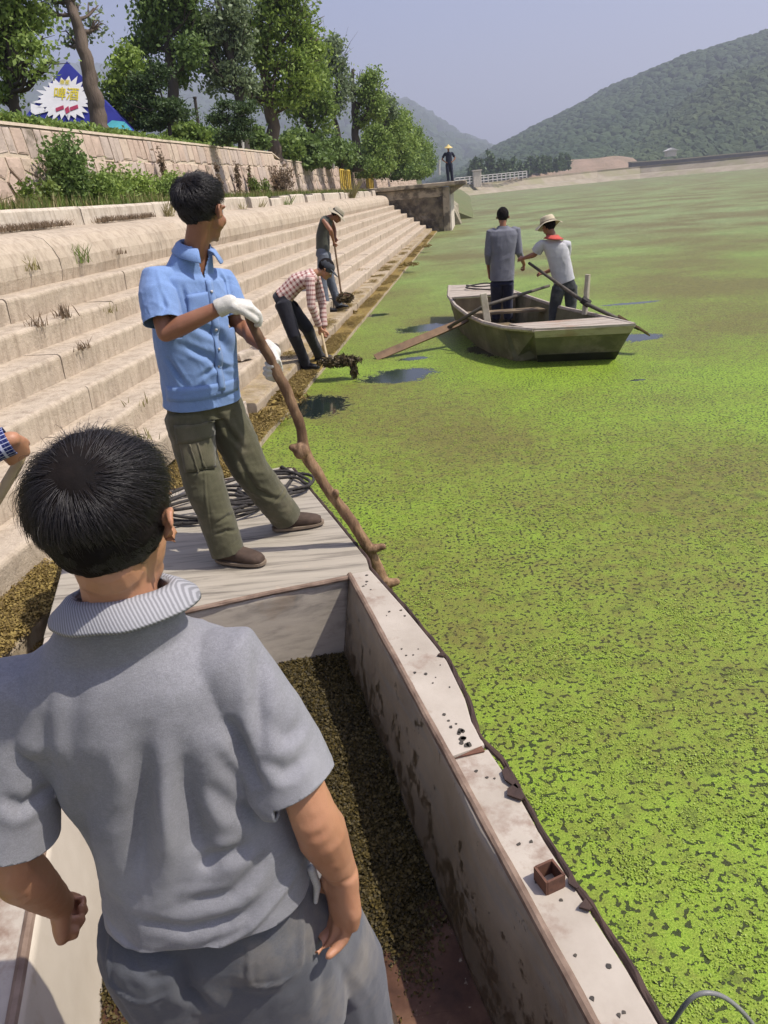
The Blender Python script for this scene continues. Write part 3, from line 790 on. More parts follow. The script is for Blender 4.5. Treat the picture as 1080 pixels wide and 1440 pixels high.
# ragged rubber strip round the outer edge
pts = [B(outer_r(a)+.004+.005*mnoise.noise(Vector((a*9, 3, 0))), a, .545+.006*mnoise.noise(Vector((a*7, 0, 5)))) for a in np.linspace(A0, 2.95, 150)]
pts += [B(np.interp(a, [2.95, 3.05, 3.6, 4.3, 4.5], [.650, .664, .625, .570, .557])+.004, a, .545+.004*mnoise.noise(Vector((a*7, 0, 5)))) for a in np.linspace(3.0, 4.5, 40)]
mb = MB(); mb.tube(pts, [.0085+.0045*abs(mnoise.noise(Vector((i*.35, 7, 0)))) for i in range(len(pts))], 8, wob=.25); link('rubbing_strip', mb, m_strip, boat)
mb = MB(); mb.tube([B(r, 4.505+.04*(.5-r)*0+.05*min(1, max(0, (.5-r)))*-1-.0, .548) for r in np.linspace(.55, -.74, 30)], .009, 6, wob=.2); link('bow_strip', mb, m_strip, boat)
# torn flaps of the strip and cracked paint across the deck seam
for a, dr, L in ((1.56, .02, .09), (1.49, .03, .06), (1.17, .012, .04), (1.10, .02, .03), (2.18, .02, .03)):
    mb = MB(); p0 = B(outer_r(a)-.002, a, .556); mb.prism([p0, p0+B(-dr, -.01, 0), p0+B(-dr*1.3, -L*.5, 0), p0+B(-dr*.4, -L, 0), p0+B(.002, -L*.9, 0)], (0, 0, .006)); link('torn_flap', mb, m_strip, boat)
mb = MB(); mb.prism([B(.562, 1.652, .552), B(.60, 1.66, .552), B(.655, 1.672, .552), B(.655, 1.648, .552), B(.60, 1.651, .552)], (0, 0, .004)); link('seam_patch', mb, m_rust, boat)
# rowlock socket: square steel tube open at the top
c = B(.620, 1.175, 0); root = boat
sx, sy = RX*math.cos(.12)+AX*math.sin(.12), AX*math.cos(.12)-RX*math.sin(.12)
for d, n_, w_ in ((sx, sy, .026), (-sx, sy, .026), (sy, sx, .022), (-sy, sx, .022)):
    mb = MB(); mb.box(c+d*.024+V(0, 0, .568), (.003, w_, .022), (d, n_, V(0, 0, 1))); link('rowlock_plate', mb, m_rust, boat)
# weed heaped in the hold
m_weedD = leaf_mat('dark_wet_weed', (.018, .014, .005), (.095, .068, .014), .65, .1)
m_weedG = leaf_mat('duckweed_leaves', (.17, .245, .025), (.36, .46, .075), .5, .3)
m_weedB = leaf_mat('drying_weed', (.11, .07, .022), (.30, .22, .06), .7, .15)
def leaf_patch(n, rad, size, thick, flat=.35, seed=0):
    r = random.Random(seed); mb = MB()
    for i in range(n):
        t = r.uniform(0, 6.283); q = rad*math.sqrt(r.random()); c = np.array([q*math.cos(t), q*math.sin(t), r.uniform(0, thick)])
        nrm = unit([r.gauss(0, flat), r.gauss(0, flat), 1]); x = unit(np.cross(nrm, [math.cos(t*7), math.sin(t*7), .1])); y = np.cross(nrm, x)
        sz = size*r.uniform(.6, 1.25)
        k = [c+x*sz*math.cos(a)*1.0+y*sz*.72*math.sin(a)+nrm*(-.15*sz if a_ % 2 else .08*sz) for a_, a in enumerate(np.linspace(0, 6.283, 5, endpoint=False)+r.uniform(0, 1))]
        mb.add(k, [(0, 1, 2, 3, 4)])
    return mb
protoD = hidden_proto('weed_clump_dark', leaf_patch(110, .06, .0055, .02, .6, 3).data(), m_weedD)
protoB = hidden_proto('weed_clump_brown', leaf_patch(90, .07, .0052, .022, .7, 4).data(), m_weedB)
# heap surface
def heap_z(r, a):
    return .086+.12*max(0, min(1, (a-1.35)/.9))*(.55+.45*max(0, 1-abs(r+.1)/.7))
g = []
for i, a in enumerate(np.linspace(1.1, 2.985, 60)):
    for j, r_ in enumerate(np.linspace(-.55, .49, 34)):
        p = B(r_, a, 0); g.append(B(min(r_, .47+.06*(heap_z(r_, a)-.1)*4), a, heap_z(r_, a)-.012+.022*mnoise.noise(Vector((p[0]*6, p[1]*6, 1)))))
mb = MB(); mb.add(g, [(i*34+j, (i+1)*34+j, (i+1)*34+j+1, i*34+j+1) for i in range(59) for j in range(33)])
heap = link('weed_heap', mb, M('wet_weed_mass', (.025, .02, .007), (.06, .045, .014), 25, .35, 1.0, .02, 60, kind='Position'), None, smooth=True)
props(heap, 'dark wet heap of raked duckweed lying in the hold of the near boat', 'weed', kind='stuff')
P_ = []
for i in range(2600):
    a = 1.25+1.72*random.random()**.75; r_ = random.uniform(-.54, .47); p = B(r_, a, 0)
    if random.random() < min(1, (a-1.2)/.5): P_.append(B(r_, a, heap_z(r_, a)-.01+.022*mnoise.noise(Vector((p[0]*6, p[1]*6, 1)))))
gn_scatter('weed_litter', P_, protoD, scl=rng.uniform(.5, 1.2, len(P_)), label='loose wet duckweed litter over the boat hold floor', cat='weed')
# bilge water
bw = [(.24+.235*math.cos(t)*(1+.25*mnoise.noise(Vector((t*1.3, 0, 2)))), .85+.75*math.sin(t)*(1+.35*mnoise.noise(Vector((t*2.1, 5, 2))))) for t in np.linspace(0, 6.283, 60, endpoint=False)]
mb = MB(); mb.add([B(r_, a, z_) for r_, a, z_ in ((-.53, -.28, .089), (.468, -.28, .089), (.468, 1.75, .085), (-.53, 1.75, .085))], [(0, 1, 2, 3)])
props(link('bilge_water', mb, M('bilge', (.010, .007, .005), (.028, .014, .008), 6, .22, .35, .004, 30, kind='Position', spec=.12)), 'dark puddle of bilge water on the floor of the near boat', 'puddle', kind='stuff')
# drips and mud on the side deck
m_mud = M('dark_mud', (.07, .06, .045), (.04, .035, .03), 20, .6, .5, .003, 60)
mb = MB()
for i in range(46):
    a = random.uniform(.7, 2.9); r_ = random.uniform(.57, outer_r(a)-.02); s_ = random.uniform(.002, .007)
    if i < 9: a = 1.70+random.uniform(-.06, .1); r_ = .60+random.uniform(-.015, .03); s_ = random.uniform(.006, .013)
    zt = .5538 if a > 1.665 else .5493
    n_ = 7; mb.prism([B(r_+s_*math.cos(t)*random.uniform(.6, 1.3), a+s_*math.sin(t)*random.uniform(.6, 1.3), zt) for t in np.linspace(0, 6.28, n_, endpoint=False)], (0, 0, .0016))
props(link('mud_specks', mb, m_mud, boat), kind='stuff')

# ---- coil of rope on the bow deck
m_rope = M('dark_rope', (.055, .05, .045), (.025, .022, .02), 60, .85, .8, .004, 120)
root = thing('rope', V(-.85, 3.95, .55), 'loose coil of dark rope lying on the near bow deck behind the blue shirted man', 'rope')
pts = []
rr = random.Random(5)
loops = [(-1.02, 3.93, .26, .24), (-.98, 3.86, .30, .20), (-.62, 4.14, .22, .20), (-.70, 4.10, .28, .26), (-1.08, 4.05, .16, .22), (-.60, 4.05, .18, .14), (-.9, 3.9, .34, .22)]
for li, (cx, cy, rx, ry) in enumerate(loops):
    ph = rr.uniform(0, 6.28)
    for t in np.linspace(0, 6.0, 26):
        pts.append(V(cx+rx*math.cos(t+ph)+.015*math.sin(5*t), cy+ry*math.sin(t+ph)+.012*math.sin(4*t+1), .562+.011*(li*.5+abs(math.sin(t*1.5+li)))))
sm = []
for i in range(len(pts)-1):
    for k in range(2): sm.append(lerp(pts[i], pts[i+1], k/2))
for _ in range(3): sm = [sm[0]]+[(sm[i-1]+sm[i]*2+sm[i+1])/4 for i in range(1, len(sm)-1)]+[sm[-1]]
mb = MB(); mb.tube(sm, .0095, 7); link('strand', mb, m_rope, root, smooth=True)
mb = MB(); mb.tube([sm[-1], V(-.52, 4.3, .575), V(-.62, 4.5, .565), V(-.66, 4.6, .5), V(-.72, 4.75, .2)], .0095, 7); link('rope_end', mb, m_rope, root, smooth=True)

# ---- grey cable looping beside the near boat
def smooth_path(ctrl, n=40):
    ctrl = [np.asarray(c, float) for c in ctrl]; P = [2*ctrl[0]-ctrl[1]]+ctrl+[2*ctrl[-1]-ctrl[-2]]; out = []
    for i in range(1, len(P)-2):
        for t in np.linspace(0, 1, n, endpoint=False):
            out.append(.5*((2*P[i])+(-P[i-1]+P[i+1])*t+(2*P[i-1]-5*P[i]+4*P[i+1]-P[i+2])*t*t+(-P[i-1]+3*P[i]-3*P[i+1]+P[i+2])*t**3))
    out.append(ctrl[-1]); return out
cb = [aty(905, 1560, .98), aty(925, 1480, 1.0), aty(950, 1432, 1.0), aty(975, 1402, 1.0), aty(1003, 1397, 1.0), aty(1032, 1412, 1.0), aty(1062, 1446, 1.0), aty(1090, 1500, 1.0)]
cb = [B(.66, .5, .50), B(.70, .62, .47)]+cb[1:]+[cb[-1]+V(.05, 0, -.3), cb[-1]+V(.06, .05, -.8)]
mb = MB(); mb.tube(smooth_path(cb, 10), .0052, 10)
o = link('grey_cable', mb, M('grey_pvc', (.20, .20, .19), (.14, .14, .135), 10, .4, .1), smooth=True); props(o, 'grey cable arching over the weed beside the near boat', 'cable')

# ================================================================== far boat
fb = thing('rowing_boat', V(2.2, 11, 0), 'flat bottomed wooden rowing boat afloat on the weed carrying two men', 'boat')
LG = np.array([[1.50, 13.6], [1.37, 12.6], [1.36, 11.6], [1.43, 10.65], [1.53, 10.0], [1.71, 9.5], [1.99, 9.03]])
RG = np.array([[2.29, 13.2], [2.42, 12.4], [2.58, 11.4], [2.74, 10.6], [2.93, 9.9], [3.04, 9.4], [3.11, 8.80]])
ZG = np.array([.50, .46, .44, .42, .42, .42, .44]); ZB = np.array([.22, .02, -.08, -.1, -.08, -.02, .05])
m_fhull = M('green_brown_hull', (.16, .15, .085), (.09, .085, .05), 3, .75, .5, .01, 30, kind='Position', c3=(.22, .19, .13), c3scale=2, c3at=.58)
m_fdeck = wood_mat('pale_deck_boards', (.37, .32, .26), (.21, .175, .135), (1, 6, 6), 3, .8, c3=(.30, .20, .14), c3at=.6)
m_fin = M('hold_boards', (.22, .17, .10), (.12, .09, .055), 4, .8, .5, .01, 30, kind='Position')
mb = MB(); rings = []
for l, r_, zg, zb in zip(LG, RG, ZG, ZB):
    c = (l+r_)/2
    bl, br = c+(l-c)*.80, c+(r_-c)*.80; sh_ = .35 if zg == ZG[-1] else (-.3 if zg == ZG[0] else 0)
    rings.append([V(*l, zg), V(bl[0], bl[1]+sh_, zb), V(br[0], br[1]+sh_, zb), V(*r_, zg), V(*(r_+(c-r_)*.05), zg), V(br[0]-.02, br[1]+sh_*1.2, zb+.06), V(bl[0]+.02, bl[1]+sh_*1.2, zb+.06), V(*(l+(c-l)*.05), zg)])
mb.loft(rings); link('hull', mb, m_fhull, fb)
def fpr(name, poly, z, th, mat, par=fb):
    mb = MB(); mb.prism([V(x, y, z_) for (x, y), z_ in zip(poly, z if hasattr(z, '__len__') else [z]*len(poly))], (0, 0, th)); return link(name, mb, mat, par)
def board_row(name, L0, L1, R0, R1, n, z0, z1, mat):
    for i in range(n):
        t0, t1 = i/n+.006, (i+1)/n-.006; a, b = lerp(L0, L1, t0), lerp(L0, L1, t1); c, d = lerp(R0, R1, t0), lerp(R0, R1, t1)
        za, zb_ = z0*(1-t0)+z1*t0, z0*(1-t1)+z1*t1
        fpr(name, [a, b, d, c], [za, zb_, zb_, za], .024+random.uniform(0, .004), mat)
board_row('stern_deck_board', V(1.80, 9.62), V(1.97, 9.02), V(2.96, 9.50), V(3.12, 8.76), 4, .425, .445, m_fdeck)
board_row('bow_deck_board', V(1.48, 13.64), V(1.36, 12.3), V(2.31, 13.22), V(2.42, 12.15), 4, .505, .465, m_fdeck)
board_row('floor_board', V(1.60, 12.2), V(1.86, 9.7), V(2.25, 12.0), V(2.72, 9.7), 6, .05, .05, m_fin)
fpr('thwart', [(1.40, 11.42), (1.41, 11.18), (2.62, 11.0), (2.58, 11.25)], .35, .03, m_fin)
mb = MB(); tq = [V(1.985, 9.015, .445), V(3.115, 8.785, .445), V(2.995, 9.12, -.03), V(2.10, 9.33, -.03)]; mb.prism(tq, (0, .03, .004)); link('stern_transom', mb, m_fhull, fb)
mb = MB(); mb.prism([p+V(0, -.012, 0) for p in (tq[0], tq[1], lerp(tq[1], tq[2], .2), lerp(tq[0], tq[3], .2))], (0, .02, .002)); link('transom_rail', mb, m_fdeck, fb)
mb = MB(); mb.prism([p+V(0, -.010, 0) for p in (lerp(tq[0], tq[3], .72), lerp(tq[1], tq[2], .72), tq[2], tq[3])], (0, .02, .002)); link('wet_band', mb, M('wet_hull', (.035, .035, .018), (.02, .02, .012), 4, .4, .3), fb)
for G, s_ in ((LG, 1), (RG, -1)):
    mb = MB(); mb.tube([V(x, y, z+.01) for (x, y), z in zip(G, ZG)], .03, 6); link('gunwale', mb, m_fdeck, fb)
for zz in (.12, .25): 
    mb = MB(); mb.tube([V(*(lerp((l+r_)/2, l, .80+.2*(zz/.42))), zz+.02) for l, r_ in zip(LG[1:6], RG[1:6])], .008, 5); link('strake', mb, m_fhull, fb)
# bow and bulkhead planks inside
fpr('bulkhead', [(1.45, 12.32), (2.38, 12.18), (2.38, 12.15), (1.45, 12.29)], .06, .40, m_fin)
fpr('bulkhead', [(1.86, 9.66), (2.92, 9.52), (2.92, 9.49), (1.86, 9.63)], .06, .365, m_fin)
# thole posts
m_post = M('bleached_post', (.46, .42, .33), (.30, .26, .19), 8, .85, .5, .004, 40)
mb = MB(); mb.box((1.60, 10.22, .56), (.045, .018, .22), (unit(V(1, .1, .12)), unit(V(-.1, 1, 0)), unit(V(-.12, 0, 1)))); link('thole_board', bevel(mb.data(), .006, 1), m_post, fb)
mb = MB(); mb.tube([aty(822, 442, 9.98), aty(824, 420, 9.98), aty(827, 386, 9.98)], [.04, .038, .036], 8, wob=.1); link('thole_post', mb, m_post, fb)
mb = MB(); mb.tube([aty(818, 421, 9.95), aty(829, 428, 9.93)], .045, 7, wob=.2); link('lashing', mb, m_rope, fb)
mb = MB(); mb.tube(smooth_path([V(1.75, 13.2, .55), V(1.9, 12.8, .56), V(2.2, 12.9, .55), V(2.05, 13.1, .57), V(1.7, 12.9, .55), V(2.1, 12.5, .52)], 8), .012, 6); link('mooring_line', mb, m_rope, fb)
# oars
m_oarw = M('wet_oar_wood', (.20, .125, .065), (.11, .07, .04), 8, .6, .4, .003, 40)
m_pole = M('dark_pole', (.10, .085, .065), (.05, .045, .035), 10, .7, .4, .003, 40)
def oar(label, hand, pivot, tip, bladew, L, side, plen=1.5):
    r = thing('oar', pivot, label, 'oar')
    hand, pivot, tip = (np.asarray(q, float) for q in (hand, pivot, tip)); d = unit(tip-hand); bs_ = tip-d*L
    mb = MB(); mb.tube([hand, lerp(hand, pivot, .6), pivot, bs_+d*.35], [.02, .022, .026, .024], 10); link('shaft', mb, m_pole, r, smooth=True)
    x = unit(np.cross(d, V(0, 0, 1))); n_ = np.cross(x, d)
    x = unit(x*math.cos(side)+n_*math.sin(side)); n_ = np.cross(x, d)
    mb = MB(); pr = []
    for t, w in ((0, .35), (.08, .8), (.3, 1), (.9, 1.05), (1.0, .95)):
        c = bs_+d*L*t; w_ = w*bladew/2; th = .014*(1-.5*t)
        pr.append([c+x*w_+n_*th, c-x*w_+n_*th, c-x*w_-n_*th, c+x*w_-n_*th])
    mb.loft(pr); link('blade', mb, m_oarw, r)
    return r
oar('long oar whose brown blade lies on the weed to the left of the rowing boat', aty(772, 402, 11.2), V(1.60, 10.32, .60), atz(528, 503, .02), .135, 1.5, .5)
oar('oar angled down past the stern right corner of the rowing boat', aty(744, 370, 10.9), aty(826, 428, 9.9), aty(912, 470, 9.2)*V(1, 1, 1), .12, .5, .6)

# floating strip of oar shadow side debris and raked weed rafts
for i, (px, py, rr_, n_) in enumerate(((480, 522, .42, 150), (565, 455, .3, 20), (530, 520, .5, 22), (620, 480, .4, 15))):
    pass
# ================================================================== WEED ON THE WATER AND DEBRIS
protoG = [hidden_proto('duckweed_patch', leaf_patch(60, .06, .0036, .003, .22, 40+i).data(), m_weedG) for i in range(3)]
def dens_pts(n, xr, yr):
    p = np.stack([rng.uniform(*xr, n), rng.uniform(*yr, n), np.zeros(n)], 1)
    # keep off the boat and the shore
    r_ = p@RX; a_ = p@AX
    ok = ~((r_ < .60) & (r_ > -.72) & (a_ < 4.6))
    o_ = (p-O)@N; ok &= o_ < -.02
    # holes follow a drifting pattern
    h = fbm(p, 1.1, 4, 3)+.5*fbm(p, 5, 3, 8)
    ok &= (h > -.16)
    return p[ok]
pts = dens_pts(4200, (-1.2, 4.2), (.6, 7.2)); keep = rng.random(len(pts)) < np.clip(1.15-pts[:, 1]/6.8, 0, 1); pts = pts[keep]
pts = pts[(pts[:, 0] < .75*pts[:, 1]+.75)]
for i in range(3):
    q = pts[i::3].copy(); q[:, 2] = .001+rng.uniform(0, .004, len(q))
    gn_scatter('duckweed', q, protoG[i], scl=rng.uniform(.7, 1.25, len(q)), label='floating duckweed leaves close to the boat', cat='duckweed')
# clods thrown on the ledge and the lowest steps
def ledge_pts(n, s0, s1, o0, o1, z, seed=0, thr=.0):
    s_ = rng.uniform(s0, s1, n); o_ = rng.uniform(o0, o1, n)
    P = np.array([W(a, b, z) for a, b in zip(s_, o_)]); k = fbm(P, 1.6, 4, seed) > thr; return P[k]
lp = np.concatenate([ledge_pts(2600, 2.5, 12, .03, .26, .065, 1, -.05), ledge_pts(1600, 12, 40, .03, .26, .068, 1, .05), ledge_pts(1200, 2.5, 5.0, .30, .56, .205, 2, -.05), ledge_pts(900, 8, 30, .30, .56, .205, 2, .18), ledge_pts(1500, 5.0, 7.75, .05, .6, .07, 5, -.2), ledge_pts(300, 8.3, 20, .62, .86, .405, 6, .3)])
gn_scatter('weed_debris', lp, protoB, scl=rng.uniform(.6, 1.5, len(lp)), label='drying brown weed strewn over the lowest steps', cat='weed')
# broken pieces of step in the gap
m_rub = M('broken_concrete', (.50, .43, .34), (.33, .27, .20), 6, .9, .7, .02, 20, kind='Position')
def rock(name, c, size, seed, mat, label, cat, group=None):
    bm = bmesh.new(); bmesh.ops.create_cube(bm, size=1); bmesh.ops.subdivide_edges(bm, edges=bm.edges[:], cuts=3, use_grid_fill=True)
    r = random.Random(seed); ang = r.uniform(0, 6.28)
    for v in bm.verts:
        p = v.co; q = p.normalized()*.62; v.co = p*.62+q*.38
        n_ = mnoise.noise(v.co*2.3+Vector((seed, 0, 0)))*.17+mnoise.noise(v.co*6+Vector((0, seed, 0)))*.05; v.co *= 1+n_
        v.co = Vector((v.co.x*size[0], v.co.y*size[1], v.co.z*size[2]))
    me = bpy.data.meshes.new(name); bm.to_mesh(me); bm.free()
    o = link(name, me, mat); o.location = Vector(c); o.rotation_euler = (r.uniform(-.2, .2), r.uniform(-.2, .2), ang); props(o, label, cat, group); return o
rock('concrete_chunk', W(7.4, .42, .16), (.34, .26, .24), 3, m_rub, 'largest broken white concrete chunk in the gap of the lowest step', 'rubble')
rock('concrete_chunk', W(6.9, .48, .12), (.26, .2, .16), 4, m_rub, 'smaller broken concrete lump among brown weed left of the branch pole', 'rubble')
rock('concrete_chunk', W(9.0, .72, .47), (.22, .14, .10), 5, m_rub, 'grey stone lying on the step edge behind the bending man', 'rubble')
rock('concrete_chunk', W(8.5, .75, .45), (.16, .12, .07), 6, m_rub, 'small dark stone lying nearest the broken block left of the bending man', 'rubble')
# ================================================================== PEOPLE
def skin_mat(name, c, c2):
    m, nt, b = newmat(name, .48, .4); co = coords(nt, 'Position')
    n = noise_n(nt, co, 9, 6, .6); n2 = noise_n(nt, co, 90, 3)
    col = ramp(nt, n, [(.3, c), (.7, c2)]); col = mixc(nt, ramp(nt, n2, [(.55, 0.0), (.8, .25)]), col, tuple(x*.6 for x in c))
    nt.links.new(col, b.inputs['Base Color']); bump(nt, b, math_n(nt, 'ADD', n2, noise_n(nt, co, 350, 2)), .25, .0012)
    b.inputs['Subsurface Weight'].default_value = .12; b.inputs['Subsurface Radius'].default_value = (.012, .005, .003); b.inputs['Subsurface Scale'].default_value = .5
    return m
SK_TAN = skin_mat('tanned_skin', (.42, .215, .125), (.35, .165, .09))
SK_DARK = skin_mat('deeply_tanned_skin', (.29, .135, .075), (.23, .10, .055))
def cloth_mat(name, c1, c2=None, scale=9, weave=700, c3=None, c3scale=3, c3at=.6, bs=.35, bd=.0015, rough=.9, wr=.35):
    m, nt, b = newmat(name, rough, .15); co = coords(nt, 'Position')
    n = noise_n(nt, co, scale, 6, .6); w_ = noise_n(nt, co, weave, 2, .8)
    col = ramp(nt, n, [(.3, c1), (.7, c2 or tuple(x*.86 for x in c1))])
    w2_ = noise_n(nt, coords(nt, 'Position', (1, 1, 2.2)), weave*.3, 3, .8)
    col = mixc(nt, ramp(nt, w_, [(.35, .35), (.65, 0.0)]), col, tuple(x*.4 for x in c1)); col = mixc(nt, ramp(nt, w2_, [(.40, .38), (.62, 0.0)]), col, tuple(x*.5 for x in c1))
    if c3: col = mixc(nt, ramp(nt, noise_n(nt, co, c3scale, 7, .65), [(c3at-.08, 0.0), (c3at+.1, .85)]), col, c3)
    nt.links.new(col, b.inputs['Base Color'])
    wr_ = noise_n(nt, coords(nt, 'Position', (1, 1, .45)), 22, 4, .55, .5)
    bump(nt, b, math_n(nt, 'ADD', math_n(nt, 'MULTIPLY', wr_, wr*8), w_), bs, bd)
    b.inputs['Sheen Weight'].default_value = .15
    return m
def hair_mat(name, c):
    m, nt, b = newmat(name, .42, .45)
    hi = nt.nodes.new('ShaderNodeHairInfo'); col = ramp(nt, hi.outputs['Random'], [(0, tuple(x*.6 for x in c)), (.85, c), (1, tuple(x*2.6+.01 for x in c))])
    nt.links.new(col, b.inputs['Base Color']); return m
M_HAIR = hair_mat('black_hair', (.016, .013, .013))
m_scalp = M('dark_scalp', (.012, .009, .008), (.007, .006, .006), 30, .9, .5, .002, 150, kind='Position', spec=.1)
m_rubber = M('shoe_canvas', (.075, .05, .035), (.045, .03, .022), 30, .85, .4, .001, 300)
m_black = M('black_shoe', (.02, .02, .022), (.012, .012, .012), 20, .5, .2)
m_glove = cloth_mat('white_cotton_glove', (.70, .68, .62), (.62, .60, .53), 20, 420, c3=(.46, .42, .34), c3scale=14, c3at=.62, bs=.6, bd=.002)
m_eye = M('eye_white', (.6, .58, .54), (.6, .58, .54), 5, .3, 0)
m_pup = M('pupil', (.01, .008, .006), (.01, .008, .006), 5, .2, 0)

def frame(f, u=(0, 0, 1)):
    f = unit(f); u = np.asarray(u, float); r = unit(np.cross(f, u)); u = np.cross(r, f); return r, f, u   # right, forward, up
def head_prims(mb, c, R, k=1.0, face=True):
    r, f, u = R
    P = lambda x, y, z: c+(r*x+f*y+u*z)*k
    A = (r, f, u)
    mb.ell(P(0, -.014, .034), (.077*k, .097*k, .088*k), A, 24, 16)
    mb.ell(P(0, .030, -.025), (.066*k, .062*k, .080*k), A, 20, 14)
    mb.ell(P(0, .040, -.078), (.050*k, .050*k, .038*k), A)
    mb.ell(P(0, .078, -.098), (.022*k, .018*k, .018*k), A)
    if face:
        mb.tube([P(0, .088, .014), P(0, .100, -.014), P(0, .112, -.036)], [.009*k, .011*k, .013*k], 10, roundend=True)
        for s_ in (-1, 1):
            mb.ell(P(.013*s_, .100, -.038), (.010*k, .011*k, .009*k), A, 10, 8)
            mb.ell(P(.030*s_, .078, .022), (.030*k, .014*k, .010*k), A, 12, 8)
            mb.ell(P(.040*s_, .062, -.030), (.024*k, .022*k, .022*k), A, 12, 8)
            mb.ell(P(.030*s_, .074, .003), (.013*k, .012*k, .008*k), A, 10, 8)
        mb.ell(P(0, .089, -.062), (.025*k, .012*k, .007*k), A, 12, 8); mb.ell(P(0, .087, -.073), (.021*k, .012*k, .008*k), A, 12, 8)
    for s_ in (-1, 1):
        # ear: rim, lobe and bowl
        e = lambda y, z, o_=0: P(s_*(.0785+o_), y, z)
        rim = [e(.012, -.018), e(.010, .006, .004), e(.000, .022, .010), e(-.014, .022, .014), e(-.022, .006, .016), e(-.018, -.014, .012), e(-.006, -.026, .000)]
        mb.tube(rim, [.006*k, .006*k, .0055*k, .0055*k, .006*k, .006*k, .0055*k], 8, roundend=True)
        mb.ell(P(s_*.080, -.004, -.004), (.007*k, .017*k, .026*k), A, 12, 8)
def hand_prims(mb, w, d, n, side, k=1.0, curl=(.35, .5, .4), spread=.06, thumb=.6, fat=0.0, tc=.5):
    """w wrist, d towards the fingers, n out of the PALM, side +1 if the thumb leaves on cross(d, n)"""
    d = unit(d); n = unit(np.asarray(n, float)-d*(np.asarray(n, float)@d)); x = np.cross(d, n)*side      # x towards the thumb
    w = np.asarray(w, float)
    mb.sect([(w-d*.012*k, x*(.026*k+fat), n*(.019*k+fat), 2.4), (w+d*.02*k, x*(.033*k+fat), n*(.018*k+fat), 2.6), (w+d*.055*k-x*.002*k, x*(.042*k+fat), n*(.016*k+fat), 2.8), (w+d*.088*k-x*.002*k, x*(.041*k+fat), n*(.013*k+fat), 2.8)], 20)
    mb.ell(w+d*.03*k+x*.022*k+n*.008*k, (.016*k+fat, .028*k+fat, .016*k+fat), (x, d, n), 12, 8)
    for i, (off, L, rr_) in enumerate(((.030, .072, .0090), (.0105, .080, .0092), (-.0095, .075, .0088), (-.029, .060, .0080))):
        p = w+d*.082*k+x*off*k; ang = 0; q = [p]; dd = unit(d+x*off*spread*20)
        for seg, cu in zip((.46, .30, .24), curl):
            ang += cu*(1+.10*i); q.append(q[-1]+(dd*math.cos(ang)+n*math.sin(ang))*L*k*seg)
        mb.tube([p-dd*.014*k]+q, [rr_*k+fat]*2+[rr_*.96*k+fat, rr_*.88*k+fat, rr_*.74*k+fat], 10, roundend=True)
    p = w+d*.022*k+x*.026*k; t1 = unit(x*thumb+d*.8+n*.25); t2 = unit(t1+n*tc*.9+d*.3-x*.1)
    mb.tube([p, p+t1*.034*k, p+t1*.036*k+t2*.028*k, p+t1*.036*k+t2*.050*k], [.0135*k+fat, .0115*k+fat, .0105*k+fat, .0085*k+fat], 10, roundend=True)
def limb(mb, pts, rads, n=16): mb.tube(pts, rads, n, roundend=True)
def arm_prims(mb, s_, e, w, k=1.0):
    s_, e, w = (np.asarray(q, float) for q in (s_, e, w))
    limb(mb, [s_, lerp(s_, e, .35), lerp(s_, e, .75), e], [.043*k, .045*k, .041*k, .037*k])
    limb(mb, [e, lerp(e, w, .25), lerp(e, w, .6), w], [.037*k, .041*k, .034*k, .0255*k])
def leg_prims(mb, h, kn, a, k=1.0):
    h, kn, a = (np.asarray(q, float) for q in (h, kn, a))
    limb(mb, [h, lerp(h, kn, .4), kn], [.075*k, .070*k, .050*k]); limb(mb, [kn, lerp(kn, a, .35), lerp(kn, a, .8), a], [.050*k, .052*k, .038*k, .036*k])
def shoe(parent, a, fwd, mat, L=.26, z0=None, sole=None, k=1.0, name='shoe'):
    f = unit(V(fwd[0], fwd[1], 0)); r = V(f[1], -f[0], 0); u = V(0, 0, 1); z0 = a[2]-.08 if z0 is None else z0; L *= k
    o_ = V(a[0], a[1], z0)
    mb = MB(); P = lambda y, z: o_+f*y*k+u*z*k
    mb.sect([(P(-.062, .035), r*.025*k, u*.028*k, 2.4), (P(-.045, .045), r*.036*k, u*.042*k, 2.5), (P(.0, .050), r*.039*k, u*.048*k, 2.4), (P(.06, .042), r*.043*k, u*.039*k, 2.4), (P(.12, .034), r*.048*k, u*.030*k, 2.5), (P(.165, .028), r*.042*k, u*.023*k, 2.5), (P(.188, .024), r*.026*k, u*.016*k, 2.3)], 20)
    limb(mb, [P(.0, .06), P(-.004, .11)], [.042*k, .040*k])
    me = remesh(mb, .006*k, 3); s_ = link(name, me, mat, parent, smooth=True)
    mb = MB(); mb.sect([(o_+f*.065*k+u*.003*k, r*.050*k, f*.135*k, 2.6), (o_+f*.065*k+u*.016*k, r*.051*k, f*.136*k, 2.6)], 28)
    link('sole', mb, sole or m_black, s_, smooth=False)
    return s_
